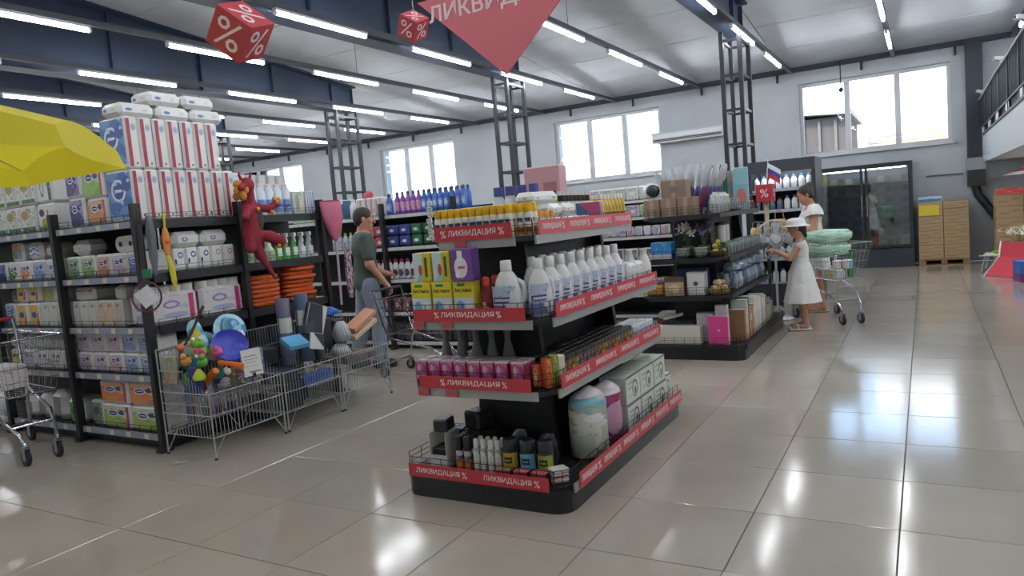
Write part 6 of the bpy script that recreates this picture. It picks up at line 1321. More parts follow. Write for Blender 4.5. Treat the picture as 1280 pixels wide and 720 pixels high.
put(tall('dfe2e4', 'b8c4d4', .2, .05), (-6.25, 7.05, z), 0, 'round white bottle left of the pale pink packs on the detergent gondola')
for i in range(5): O(pack_mesh(.07, .14, .23, [A('e0d4d6', ('n', 5, .55, 'd4bcc4'), ('e', .5, .3, .3, .15, 'd89aa8')), M('dccfd2', .4), M('e6dfe0', .4)], .012), 'pale_pack', None, (-6.12+.083*i, 7.05, z), 0, 'pale pink bottle pack on the detergent gondola, %s from the left' % ORD[i], 'pack', 'pale pink packs')
put(tall('2f5a9c', '20242c', .21, .045, lb2), (-5.65, 7.02, z), 0, 'single blue bottle with black cap left of the purple bottles')
for i in range(5): put(tall('8a4aa0', '3a3560', .22, .038, lb1), (-5.53+.08*i, 7.03, z), 0, 'purple bottle with dark cap on the detergent gondola, %s from the left' % ORD[i], 'purple bottles')
for r_ in range(2):
    for i in range(8): put(tall('2f5fb0', '2c2f6a', .22, .038, lb2 if r_ == 0 else None), (-5.13+.08*i, 7.03+.09*r_, z), 0, 'blue bottle with dark cap on the detergent gondola, %s from the left, %s row' % (ORD[i], ORD[r_]), 'blue bottles')
toy(MB().loft([(0, 0, 0, .07, .04), (0, 0, .05, .075, .05), (0, 0, .08, .04, .03)], 12).mesh(M('b84a52', .4), 60), 'red_bundle', (-6.0, 7.06, z+.231), 'red wrapped bundle on the pale pink packs', 'pack')
toy(MB().box(-.07, -.06, 0, .07, .06, .16, c=.005).mesh([A('d9b878', ('r', 0, 0, .7, .6, 'e4e2da'))], 30), 'ochre_box', (-6.75, 7.08, z), 'ochre box at the left of the detergent gondola top', 'box')
toy(MB().box(-.2, -.06, 0, .2, .06, .2, c=.005).mesh([A('b8c4b0', ('n', 6, .5, '8fa48a'))], 30), 'pale_carton', (-7.1, 7.08, z), 'pale green carton at the far left of the detergent gondola', 'carton')
z = SD[1]+.002
big2 = [('peach', 'c98a7a', 'd9a898'), ('red', 'b0485a', 'd08a90'), ('navy', '2c3a7a', '6a7ab8'), ('navy', '2c3a7a', '6a7ab8'), ('bottle green', '23563f', '6a9a84'), ('bottle green', '23563f', '6a9a84')]
for i, x in enumerate((-6.0, -5.82, -5.62, -5.44, -5.26, -5.08)):
    n_, c1, c2 = big2[i]
    for k in range(2): O(pack_mesh(.165, .14, .13, [A(c1, ('e', .5, .5, .36, .3, c2), ('e', .5, .5, .24, .16, 'e2e2e2'), ('n', 6, .62, c2)), M(c1, .4), M(c1, .4)], .02), 'powder_bag', None, (x, 7.04, z+.132*k), 0, '%s washing powder pack behind the man, %s, %s column' % (n_, ('lower', 'upper')[k], ORD[i]), 'pack', 'washing powder packs')
for i in range(4): put(tall('a8c8c8' if i % 2 else '4f8f9a', 'e0e4e2', .19, .04, A('dfe6e4', ('n', 7, .5, '5f8a84'))), (-4.92+.09*i, 7.03, z), 0, 'teal and white bottle right of the green powder packs, %s' % ORD[i], 'teal bottles')
for i in range(5): put(tall('c4cfd4', '9ab04a', .18, .036, A('dde4e4', ('n', 7, .5, '7a9ab0'))), (-6.6+.09*i, 7.03, z), 0, 'white bottle with green cap left of the peach packs, %s' % ORD[i], 'green-capped bottles')
z = SD[2]+.002
for i in range(9): put(tall('dcdcde', '8a2f48', .2, .042, A('dcdcde', ('e', .5, .4, .4, .4, '55506a' if i % 3 else '6a3a4a'), ('r', .2, .75, .8, .85, '33333c'))), (-5.92+.092*i, 7.02, z), 0, 'white softener bottle with maroon cap, %s from the left on middle shelf' % ORD[i], 'softener bottles')
for i in range(5): O(pack_mesh(.1, .14, .22, [A('6a2438', ('n', 6, .55, '9a4a60')), M('5a2030', .4), M('6a2438', .4)], .008), 'maroon_box', None, (-5.0+.11*i, 7.06, z), 0, 'maroon box at right of the softener bottles, %s' % ORD[i], 'box', 'maroon boxes')
for i in range(4): put(tall('3a3f48', '2a2c32', .16, .03, A('9aa0a8', ('n', 7, .5, '4a505a'))), (-6.35+.09*i, 7.02, z), 0, 'small dark bottle left of the softener bottles, %s' % ORD[i], 'small dark bottles')
z = SD[3]+.002
for i in range(12): O(pack_mesh(.13, .16, .16, [A(('7a2f44', '8a4a58', '5f3a58', '9a6a74')[i % 4], ('n', 6, .55, 'c08a98'), ('e', .5, .5, .3, .2, 'd0b8c0')), M('5a2a38', .4), M('7a4450', .4)], .015), 'wine_red_pack', None, (-6.2+.14*i, 7.05, z), 0, 'wine red pack on low shelf of the detergent gondola, %s from the left' % ORD[i], 'pack', 'wine red packs')
z = SD[4]+.002
for i in range(12): O(pack_mesh(.13, .16, .2, [A(('2f3038', '3a2f40', '4a3a48')[i % 3], ('n', 6, .55, '6a5a70')), M('2a2a30', .4), M('3a3a42', .4)], .015), 'dark_pack', None, (-6.2+.14*i, 7.05, z), 0, 'dark pack on the bottom shelf of the detergent gondola, %s from left' % ORD[i], 'pack', 'dark packs')
# hanging strip of white sachets
st = O(MB().tube([(0, 0, .5), (0, 0, 0)], .004, 5).mesh(WHITE), 'sachet_strip', None, (-4.98, 6.91, 1.28), label='hanging strip of small white sachets at the right end of the purple bottles', cat='sachets')
for k in range(7): O(MB().box(-.04, -.012, 0, .04, .012, .055, c=.008).mesh([A('dfe2e0', ('n', 6, .5, '3a4a44'))], 30), 'sachet', st, (random.uniform(-.012, .012), -.01, .02+.066*k), rot=(0, R(random.uniform(-20, 20)), 0))

# ============================================================ paper goods shelf farther back
gm = O(None, 'gondola_shelf', None, (-3.55, 9.25, 0), label='white-edged gondola with towels and sachets beyond the island display', cat='shelving')
for x in (-.95, .75): O(MB().box(-.02, -.02, 0, .02, .02, 1.64).mesh(BLACK, 0), 'post', gm, (x, -.17, 0))
O(MB().box(-.95, .2, .02, .75, .22, 1.6).mesh(M('2a2c31', .6), 0), 'back_panel', gm)
SM = [1.58, 1.36, 1.11, .75, .35, .08]
for z in SM: O(MB().box(-.93, -.14, z-.03, .73, .19, z).mesh(M('3a3c40', .5), 0), 'shelf_board', gm); O(MB().box(-.95, -.21, z-.035, .75, -.195, z).mesh(M('d5d6d6', .4), 0), 'price_rail', gm)
for i in range(9): pk(-4.4+.18*i, 9.2, SM[0]+.002, .17, .2, .18, A('d4d8d2', ('n', 6, .55, '9fb09a' if i % 3 else 'a9a0a0'), ('e', .5, .5, .3, .2, 'e6e6e2')), 'whitish pack on the uppermost shelf beyond the island display, %s from left' % ORD[i], name='towel_pack', group='whitish packs on the far gondola')
for i in range(9): pk(-4.4+.18*i, 9.2, SM[1]+.002, .17, .2, .16, A(('c4bcd0', '9fc07a', 'd4d4cc')[i % 3], ('n', 6, .55, ('8a7aa8', '6f9a4a', 'a8a8a0')[i % 3]), ('e', .5, .5, .25, .2, 'e4e4e0')), '%s pack on the second shelf beyond the island display, %s' % (('lilac', 'green', 'ivory')[i % 3], ORD[i]), name='towel_pack', group='coloured packs on the far gondola')
for i in range(14): pk(-4.42+.116*i, 9.18, SM[2]+.002, .1, .16, .13, A(('5a4a9a', 'b8486a', '8a8ac0', 'd0c8d8')[i % 4], ('n', 7, .5, 'd8d0e0')), 'purple and pink sachet box beyond the island display, %s from left' % ORD[i], name='sachet_box', group='sachet boxes on the far gondola')
for zi in (3, 4):
    for i in range(8): pk(-4.38+.2*i, 9.2, SM[zi]+.002, .18, .2, .2, A(('c9c4bc', '8a7a90', 'a8b0b8')[i % 3], ('n', 6, .5, '6a6470')), 'muted pack on %s shelf of the far gondola, %s' % (('the fourth', 'a low')[zi-3], ORD[i]), name='muted_pack', group='muted packs on the far gondola')

# ============================================================ second island display: gifts and household goods
D2 = [(.13, -2.47, -1.46, 6.68, 8.85), (.60, -2.42, -1.58, 6.72, 8.74), (.955, -2.42, -1.58, 6.72, 8.74), (1.36, -2.38, -1.66, 6.74, 8.7)]
d2 = island('island_display', 'black tiered island display with gifts and books, near the girl', D2, -1.97, False)
Z0, Z1, Z2, Z3 = .132, .602, .957, 1.362
KR = M('8f7866', .8, bump=.15, bs=30, var=.06); KR2 = M('a08a76', .8, var=.05)
def cart(x, y, z, wd, d, h, label, m=KR, rz=0, group=None):
    o = O(pack_mesh(wd, d, h, [m, m, KR2], .004), 'carton', None, (x, y, z), rz, label, 'carton', group)
    O(MB().box(-.02, -d/2-.0012, 0, .02, -d/2+.001, h).box(-.02, -d/2, h-.001, .02, d/2, h+.0012).mesh(M('a3917c', .4), 0), 'tape', o); return o
for i in range(3): cart(-2.28+.165*i, 6.87, Z3, .155, .2, .17, 'brown carton on the top tray of the gift display, %s from the left' % ORD[i], group='brown cartons on the gift display')
o = cart(-2.07, 6.9, Z3+.172, .24, .18, .17, 'brown carton with a violet print stacked on two others, before the brushes')
O(MB().box(-.03, -.0925, .05, .06, -.0915, .11).mesh([A('6a5a8a', ('n', 6, .5, '8a7a4a'))], 0), 'print', o)
hl = O(MB().ball((0, 0, .075), (.085, .085, .078), 16, 0, 10).mesh(M('dcdcdc', .3), 60), 'helmet', None, (-2.3, 6.85, Z3+.18), 0, 'round white and black helmet on the brown cartons', 'helmet')
O(MB().ball((.015, -.02, .075), (.078, .072, .066), 14, 0, 9).mesh(M('2c3038', .25), 60), 'visor', hl)
# bouquet of wrapped toilet brushes and mops
for i in range(21):
    a = R(-62+124*(i % 7)/6); x, y = -2.19+.056*(i % 7), 7.14+.1*(i//7)
    o = O(MB().tube([(0, 0, 0), (0, 0, .4)], .009, 7).mesh(M(('c9c9cc', '7a4a5a', '4a4a7a', 'c9b0b4')[i % 4], .35)), 'wrapped_brush', None, (x, y, Z3), label='wrapped long-handled brush in the fan of brushes on the gift display, %s' % ORD[i], cat='brush', group='wrapped brushes', rot=(R(-8+6*(i % 3)), math.sin(a)*.42, 0))
    O(MB().lathe([(.012, .26), (.02, .32), (.024, .42), (.02, .47), (.006, .5)], 10).mesh(M('d0d3d8', .2, alpha=.5), 50), 'brush_head', o); O(MB().lathe([(.016, .06), (.024, .1), (.02, .24), (.012, .28)], 9).mesh(M(('3a4a8a', '7a2f4a', '2f3f74', '9a5a6a')[i % 4], .4), 50), 'wrapper', o)
gj = Kind('glass_jar', 'jar', bottle_mesh([(.04, 0), (.05, .02), (.052, .1), (.04, .14), (.036, .15)], M('c9d2cc', .1, spec=.9, alpha=.6)), [('lid', bottle_mesh([(.04, 0), (.04, .02), (.012, .03), (.012, .045)], M('d5dad6', .15, spec=.8)), (0, 0, .15))])
for i in range(5): put(gj, (-1.725, 6.94+.11*i, Z3), 0, 'clear glass jar right of the brown cartons, %s from the near end' % ORD[i], 'clear glass jars')
pls = MB().lathe([(.04, 0), (.09, .012), (.1, .02), (.095, .02), (.06, .01), (.0005, .008)], 20).mesh(M('e2e3e4', .2), 50)
for c_ in range(3):
    for k in range(6): O(pls, 'plate', None, (-1.79, 7.5+.22*c_, Z3+.022*k), label='white plate in the %s stack on top of the gift display, %s from the bottom' % (('near', 'middle', 'far')[c_], ORD[k]), cat='plate', group='white plates')
for i in range(5): put(tall('4a5a86', '2c3450', .2, .036, A('c0c8d8', ('n', 6, .5, '3a4a7a'))), (-2.02+.0*i, 7.45+.1*i, Z3), PI/2, 'navy spray bottle behind the white plates, %s from near' % ORD[i], 'navy bottles')
for i, (x, y, c, c2, n_) in enumerate([(-1.98, 8.02, '1f5a42', 'd9e0dc', 'dark green'), (-1.97, 8.22, '3a5a4a', 'b0c4b4', 'deep green'), (-1.93, 8.42, '6fa0a8', 'c9867a', 'teal and coral'), (-1.9, 8.6, 'b8605a', 'e0c8c0', 'coral red')]):
    O(pack_mesh(.17, .06, .5-.03*i, [A(c, ('r', .12, .72, .88, .94, c2), ('r', .2, .78, .6, .88, c), ('n', 4, .6, c2), ('e', .5, .3, .3, .14, c2)), M(c, .4), M(c, .4)], .004), 'gift_box', None, (x, y, Z3), R(10), '%s tall box standing behind the white plates on the gift display' % n_, 'box')
O(pack_mesh(.16, .08, .46, [A('7fb4bc', ('e', .5, .3, .35, .2, 'c47a70'), ('r', 0, .6, 1, 1, '8fc0c8')), M('d8dadc', .4), M('d8dadc', .4)], .004), 'gift_box', None, (-1.76, 8.3, Z3), R(15), 'pale teal box with a coral oval at far end of the gift display top', 'box')
# second tray from the top
O(pack_mesh(.2, .16, .16, [A('3a86c0', ('r', 0, 0, 1, .2, '2f6ea4'), ('n', 5, .62, '6aa8d4')), M('3478b0', .4), M('5a9ccc', .4)], .004), 'blue_box', None, (-2.22, 6.87, Z2), 0, 'bright blue box at the left corner of the gift display', 'box')
O(pack_mesh(.22, .03, .05, [M('d4c8cc', .4), M('d4c8cc', .4), M('e0d8da', .4)], .006), 'white_tray', None, (-2.22, 6.762, Z2), 0, 'small pale tray before the bright blue box', 'tray')
def flowers(loc, stems, petal, r, hgt, label, leaf='3f6a3a', pot=None, spread=.1, seed=1):
    rd = random.Random(seed); m = MB()
    o = O((MB().lathe([(.04, 0), (.055, .02), (.06, .1), (.05, .105)], 14).mesh(M(pot or '5a5048', .6), 50)), 'flower_pot', None, loc, label=label, cat='plant')
    for i in range(stems):
        a = rd.uniform(0, 2*PI); q = spread*rd.uniform(.3, 1); h_ = hgt*rd.uniform(.7, 1.05)
        tip = (q*math.cos(a), q*math.sin(a), h_)
        O(MB().tube([(0, 0, .09), (tip[0]*.4, tip[1]*.4, h_*.6), tip], .003, 5).mesh(M(leaf, .6)), 'stem', o)
        f = MB()
        for p in range(5):
            b_ = 2*PI*p/5; f.add([(0, 0, .004), (r*.6*math.cos(b_-.4), r*.6*math.sin(b_-.4), .008), (r*math.cos(b_), r*math.sin(b_), .014), (r*.6*math.cos(b_+.4), r*.6*math.sin(b_+.4), .008), (0, 0, -.003)], [[0, 1, 2, 3], [4, 3, 2, 1]])
        f.ball((0, 0, .006), r*.2, 6, 0, 4)
        O(f.mesh(M(petal, .6), 40), 'blossom', o, tip, rot=(rd.uniform(-.3, 1.2), rd.uniform(-.6, .6), rd.uniform(0, 6)))
    for i in range(6):
        a = 2*PI*i/6+rd.uniform(-.3, .3); L = spread*1.1; c_, s_ = math.cos(a), math.sin(a)
        O(MB().add([(0, 0, .1), (L*.5*c_-.018*s_, L*.5*s_+.018*c_, .1+hgt*.25), (L*c_, L*s_, .1+hgt*.2), (L*.5*c_+.018*s_, L*.5*s_-.018*c_, .1+hgt*.25), (L*.5*c_, L*.5*s_, .1+hgt*.22)], [[0, 4, 1], [1, 4, 2], [2, 4, 3], [3, 4, 0]]).mesh(M(leaf, .5), 60), 'leaf', o)
    return o
flowers((-2.0, 6.96, Z2), 12, 'e8e2de', .052, .3, 'white artificial orchids in a pot on the gift display', pot='4a4440', spread=.075, seed=3)
flowers((-1.845, 6.95, Z2), 16, '8f7fb0', .04, .3, 'lilac artificial flowers in a pot right of the white orchids', pot='2f4a3a', spread=.07, seed=5)
for i, c in enumerate(('c9c8c2', 'c0bfba')): put(Kind('canister', 'canister', bottle_mesh([(.05, 0), (.052, .005), (.052, .16), (.046, .165)], M(c, .4)), [('lid', bottle_mesh([(.054, 0), (.054, .025), (.04, .03)], M('4a3f38', .5)), (0, 0, .165), 'dark lid')]), (-1.78, 7.34+.17*i, Z2+.11), 0, 'pale canister with dark lid on the gift display, %s' % ('nearer', 'farther')[i])
for i in range(2): O(pack_mesh(.12, .14, .108, [M('6f7f6a', .5), M('6f7f6a', .5), M('7f8f7a', .5)], .004), 'green_box', None, (-1.78, 7.34+.17*i, Z2), 0, 'dull green box under the pale canister, %s' % ('nearer', 'farther')[i], 'box')
bwl = MB().lathe([(.035, 0), (.05, .008), (.08, .03), (.075, .03), (.045, .012), (.0005, .01)], 18).mesh(M('c4ccc0', .25), 50)
for c_ in range(2):
    for k in range(4): O(bwl, 'bowl', None, (-2.01+.17*c_, 6.815, Z2+.021*k), label='pale green bowl in the %s front stack of the gift display, %s from the bottom' % (('left', 'right')[c_], ORD[k]), cat='bowl', group='pale green bowls', s=(.88, .88, 1))
fb = MB()
o = O(MB().lathe([(.05, 0), (.07, .01), (.09, .05), (.086, .05), (.066, .014), (.0005, .012)], 18).mesh(M('8a6a4a', .7), 50), 'fruit_basket', None, (-1.7, 6.9, Z2), label='brown basket holding green and yellow fruit at the right corner', cat='basket')
for i in range(9): O(MB().ball((0, 0, 0), .024, 10, 0, 7).mesh(M(('7f9a3a', '9aac4a', 'c4b04a')[i % 3], .45), 60), 'fruit', None, (-1.7+.045*math.cos(i*2.1)*(i < 6), 6.9+.045*math.sin(i*2.1)*(i < 6), Z2+.05+.047*(i > 4)+.035*(i > 7)), label='%s ornamental fruit in the brown basket, %s' % (('leaf green', 'pale green', 'yellow')[i % 3], ORD[i]), cat='fruit', group='ornamental fruit')
gl = Kind('tumbler', 'glass', bottle_mesh([(.026, 0), (.034, .11), (.031, .11), (.024, .006)], M('bcc8c8', .08, spec=1., alpha=.55)))
for r_ in range(2):
    for i in range(5*r_, 11): put(gl, (-1.64-.085*r_, 7.12+.13*i, Z2), 0, 'clear tumbler along the edge of the gift display, %s from near, %s row' % (ORD[i], ORD[r_]), 'clear tumblers')
for i in range(6): put(tall(('b8a890', '8a9a7a', 'c4b8a8')[i % 3], '6a5a48', .2, .04), (-2.12, 7.3+.17*i, Z2), 0, 'ceramic bottle in the back of the gift display tray, %s' % ORD[i], 'ceramic bottles')
# third tray
O(pack_mesh(.19, .14, .18, [A('b9a080', ('e', .5, .4, .3, .25, 'd8c4a0'), ('r', 0, .75, 1, 1, '5f4a40')), M('6a5448', .5), M('5f4a40', .5)], .004), 'gift_set', None, (-2.1, 6.82, Z1), 0, 'beige gift box with a brown lid on the third tray of the gift display', 'box')
O(pack_mesh(.17, .12, .22, [A('d8d6d4', ('e', .5, .5, .14, .1, '4a4a50'), ('r', 0, .96, 1, 1, 'b0b0b0')), M('d0cecc', .4), M('e0dedc', .4)], .004), 'white_box', None, (-1.9, 6.84, Z1), 0, 'white gift box with a small dark emblem on the third tray', 'box')
O(pack_mesh(.3, .1, .24, [M('2a4a74', .4), M('2a4a74', .4), M('3a5a84', .4)], .004), 'navy_box', None, (-1.98, 6.99, Z1), 0, 'navy blue box behind the white emblem box', 'box')
o = O(MB().lathe([(.09, 0), (.11, .01), (.13, .07), (.125, .07), (.1, .012), (.0005, .01)], 18).mesh(M('b0905a', .8, bump=.5, bs=60), 50), 'wicker_basket', None, (-1.70, 6.86, Z1), label='wicker basket of beige ornaments at the front of third tray', cat='basket', s=.84)
for i in range(10): O(MB().ball((0, 0, 0), .026, 9, 0, 7).mesh(M(('cfb88a', 'd9c8a0', 'b89a68')[i % 3], .6), 60), 'ornament', None, (-1.70+.055*math.cos(i*1.05)*(i < 6)+.03*math.cos(i*1.6)*(i > 5), 6.86+.055*math.sin(i*1.05)*(i < 6)+.03*math.sin(i*1.6)*(i > 5), Z1+.06+.05*(i > 5)), label='beige ball ornament in the wicker basket, %s' % ORD[i], cat='ornament', group='beige ball ornaments')
O(pack_mesh(.17, .1, .1, [M('c4842f', .4), M('b87828', .4), M('cf9440', .4)], .02), 'amber_box', None, (-2.3, 6.84, Z1), 0, 'amber box at the left end of the third tray', 'box')
gwm = [M(c, .12, spec=.9, alpha=.75) for c in ('9fb4c8', 'b8c8d4', '6f84a0', 'c9d4da')]
for i in range(24):
    x, y, z = -1.63-.09*(i % 3), 7.21+.185*(i//3), Z1+.001
    kd = Kind('blue_glassware', 'glassware', (MB().lathe([(.03, 0), (.05, .03), (.055, .09), (.035, .14), (.04, .17), (.034, .17), (.045, .09), (.03, .01)], 14).mesh(gwm[i % 4], 50) if i < 4 else None) or _gw[i % 4]) if i >= 4 else Kind('blue_glassware', 'glassware', MB().lathe([(.03, 0), (.05, .03), (.055, .09), (.035, .14), (.04, .17), (.034, .17), (.045, .09), (.03, .01)], 14).mesh(gwm[i % 4], 50))
    if i == 0: _gw = []
    if i < 4: _gw.append(kd.mesh)
    put(kd, (x, y, z), R(40*i), 'bluish glass vase along the third tray, %s row from near, %s from the edge' % (ORD[i//3], ORD[i % 3]), 'bluish glass vases', s=(.78, .78, .9))
wrapc = M('aebfd2', .12, spec=.9, alpha=.8)
for i in range(7):
    b_ = MB().ball((0, 0, .07), (.1, .08, .07), 10, 0, 6); rd = random.Random(i); b_.v = [(p[0]*rd.uniform(.75, 1.2), p[1]*rd.uniform(.75, 1.2), max(0, p[2]*rd.uniform(.8, 1.2))) for p in b_.v]
    O(b_.mesh(wrapc, 20), 'wrapped_vase', None, (-1.68, 7.3+.19*i, Z1+.158), label='glass vase in clear blue wrap lying on the vases, %s from near' % ORD[i], cat='vase', group='wrapped glass vases', s=(.85, .85, .85))
# bottom tray
cr = [A('d6d2c4', ('r', 0, .0, 1, .1, 'c4c0b2')), M('c9c5b8', .5), M('dcd8cc', .5)]
O(pack_mesh(.46, .14, .17, cr, .003), 'long_box', None, (-2.11, 6.83, Z0), 0, 'long cream box at the front of the bottom tray of the gift display', 'box')
O(pack_mesh(.36, .16, .2, [M('25272b', .4), M('202226', .4), M('2f3136', .4)], .01), 'black_case', None, (-2.14, 6.985, Z0), 0, 'black case behind the long cream box', 'case')
O(pack_mesh(.2, .05, .028, [M('e0dfdc', .4)]*3, .003), 'white_strip', None, (-2.2, 6.99, Z0+.222), R(20), 'thin white box slanting on the black case', 'box', rot=(0, R(-14), R(10)))
O(pack_mesh(.22, .16, .06, [M('d6d4ce', .4)]*3, .003), 'white_lid_box', None, (-2.3, 7.25, Z0+.19), R(4), 'white flat box behind the black case', 'box'); O(pack_mesh(.26, .2, .188, [M('8a2a2f', .4)]*3, .004), 'red_box', None, (-2.3, 7.26, Z0), 0, 'dark red box under the white flat box', 'box')
O(pack_mesh(.16, .1, .28, [A('d0ced0', ('n', 5, .62, 'c0bec4')), M('c4c2c6', .4), M('dad8da', .4)], .003), 'white_carton', None, (-1.87, 6.96, Z0), 0, 'tall white carton left of the bright pink box', 'carton')
pkb = O(pack_mesh(.19, .05, .27, [A('d8488e', ('e', .55, .5, .06, .04, 'f0c4d8'), ('r', .4, .5, .6, .52, 'f0c4d8')), M('d9b0c4', .5), M('e0c0d0', .5)], .003), 'pink_box', None, (-1.71, 6.79, Z0), 0, 'bright pink box at the right front corner of the gift display', 'box')
O(pack_mesh(.11, .08, .36, [M('dcdad8', .4)]*3, .003), 'white_carton', None, (-1.7, 6.9, Z0), 0, 'tall white carton behind the bright pink box', 'carton')
bk_ = [('8a6a48', .3, .06, 'brown'), ('d08a6a', .26, .05, 'salmon'), ('c4c8c4', .38, .06, 'whitish'), ('2f5f4f', .4, .05, 'dark green'), ('d8956a', .27, .06, 'apricot'), ('c8524a', .25, .05, 'coral'), ('a8846a', .27, .05, 'tan'), ('b4a088', .3, .06, 'beige'), ('d0ccc0', .36, .08, 'ivory'), ('d4d2ca', .36, .08, 'cream'), ('c8c4ba', .34, .08, 'bone'), ('dad8d4', .33, .08, 'off-white'), ('a8aaa4', .3, .07, 'light grey'), ('bcb4a4', .34, .07, 'stone'), ('c9c0b0', .32, .07, 'oatmeal'), ('8a8478', .3, .07, 'drab')]
y = 6.97
for i, (c, h_, t_, n_) in enumerate(bk_):
    y += t_/2; O(pack_mesh(t_-.004, .15, h_, [A(c, ('r', .2, .6, .8, .85, 'e6e0d4'), ('n', 4, .62, 'e0d8cc')) if i % 3 else M(c, .5), M(c, .5), M('e0ddd4', .5)], .002), 'boxed_book', None, (-1.585, y, Z0), PI/2, '%s upright boxed book on the side of the bottom tray, %s from near' % (n_, ORD[i]), 'book', 'boxed books'); y += t_/2+.004
y0_ = y
for i in range(3): cart(-1.6, y0_+.07+.11*i, Z0, .1, .18, .2+.05*(i % 2), 'pale grey carton at far end of the bottom tray, %s' % ORD[i], M('a8a49c', .6), PI/2, 'pale grey cartons')
fl_ = cart(-1.42, 9.4, 0, .22, .2, .2, 'small white carton on the floor behind the gift display', M('c9c6be', .6))

# ---- pedestal fan at the far end of the gift display
fn = O(None, 'pedestal_fan', None, (-1.57, 9.1, 0), R(20), 'pale grey pedestal fan between the gift display and the girl', 'fan')
FG = M('c9cccf', .35)
O(MB().lathe([(.17, 0), (.18, .012), (.16, .03), (.04, .045), (.025, .06)], 22).mesh(FG, 50), 'base', fn); O(MB().tube([(0, 0, .05), (0, 0, .9)], .014, 8).mesh(FG), 'pole', fn)
O(MB().lathe([(.001, -.02), (.05, -.02), (.065, .0), (.06, .1), (.03, .13), (.001, .135)], 16, ax='y').mesh(FG, 50), 'motor', fn, (0, .02, .97))
g = MB()
for rr, yy in ((.235, -.06), (.23, -.085), (.16, -.105), (.08, -.11)): g.tube([(rr*math.cos(2*PI*i/36), yy, rr*math.sin(2*PI*i/36)) for i in range(36)], .006, 5, close=True)
for i in range(28):
    a = 2*PI*i/28; g.tube([(.05*math.cos(a), -.11, .05*math.sin(a)), (.14*math.cos(a), -.105, .14*math.sin(a)), (.23*math.cos(a), -.075, .23*math.sin(a)), (.19*math.cos(a), -.02, .17*math.sin(a)), (.06*math.cos(a), .01, .06*math.sin(a))], .0024, 4)
gg = O(g.mesh(M('c4c7ca', .3)), 'guard', fn, (0, 0, .97)); O(MB().lathe([(.05, -.004), (.05, .004)], 18, ax='y').mesh(M('dcdee0', .4), 40), 'badge', gg, (0, -.112, 0))
for k in range(4):
    m = MB(); V = []
    for i in range(6):
        t = i/5; r_ = .04+.16*t; wdt = .03+.09*t
        for s_ in (-1, 1): V.append((s_*wdt*.5+.02*t, -.055+s_*.02, r_))
    O(m.add(V, [[2*i, 2*i+1, 2*i+3, 2*i+2] for i in range(5)]).mesh(M('c4cad0', .3), 60), 'blade', fn, (0, 0, .97), rot=(0, PI/2*k, 0))
# ---- merchandise stand with a small flag
ms = O(None, 'merchandise_stand', None, (-1.74, 9.62, 0), label='narrow stand with a red percent box and hanging straw bags, before the dairy cooler', cat='stand')
O(MB().lathe([(.16, 0), (.17, .01), (.15, .025), (.03, .03)], 18).mesh(M('6a6258', .5), 50), 'base', ms); O(MB().box(-.018, -.018, .03, .018, .018, 1.0).mesh(M('33353a', .5), 0), 'post', ms); O(MB().box(-.024, -.024, 1.0, .024, .024, 1.62).mesh(M('c4b496', .5), 0), 'upper_post', ms)
bx_ = O(MB().box(-.1, -.1, 1.42, .1, .1, 1.64, c=.004).mesh(M('b5333c', .45), 0), 'red_box', ms)
O(text_mesh('%', .1, .1, TEXTW), 'percent_sign', bx_, (0, -.101, 1.53)); O(text_mesh('%', .1, .1, TEXTW), 'percent_sign', bx_, (.101, 0, 1.53), rot=(0, 0, PI/2))
for i, (x, z, c, s_) in enumerate([(.16, 1.12, 'a8845a', 1.1), (.06, .84, '4a3028', 1.0), (-.19, 1.4, '6a3040', .8), (-.13, 1.05, 'b8985a', .8)]):
    b_ = O(MB().loft([(0, 0, -.1, .06, .03), (0, 0, -.06, .085, .04), (0, 0, .04, .08, .035), (0, 0, .07, .06, .02)], 16).mesh([A(c, ('s', 12, 'c9aa7a' if i in (0, 3) else c), ('n', 6, .62, 'd0b080'))], 60), 'straw_bag', None, (-1.74+x, 9.555, z), label=('tan woven bag', 'dark brown bag', 'wine red bag', 'straw yellow bag')[i]+' hanging on the narrow stand by the woman', cat='bag', s=s_)
    O(MB().tube([(-.05, 0, .06), (-.04, 0, .14), (0, .02 if abs(x) > 0 else 0, .17), (.04, 0, .14), (.05, 0, .06)], .006, 5).mesh(M(c, .6)), 'bag_handle', b_); O(MB().tube([(0, -.022, z+.152*s_), (x, -.026, z+.152*s_), (x, -.07, z+.152*s_)], .004, 5).mesh(STEEL), 'hook', ms)
fg = O(MB().tube([(0, 0, 0), (0, 0, .36)], .006, 6).mesh(WHITE), 'small_flag', None, (-1.72, 9.60, 1.645), label='small white blue and red striped flag on top of the narrow stand', cat='flag', rot=(0, R(6), 0), s=.85)
for i, c in enumerate(('cc3a40', '3a4a9c', 'e8e8ea')):
    V = []; n_ = 8
    for k in range(n_+1):
        t = k/n_
        for j in (0, 1): V.append((.19*t-.0, .015*math.sin(5*t), .1+.068*(i+j)-.1*t))
    O(MB().add(V, [[2*k, 2*k+2, 2*k+3, 2*k+1] for k in range(n_)]).mesh(M(c, .7), 60), 'stripe', fg)

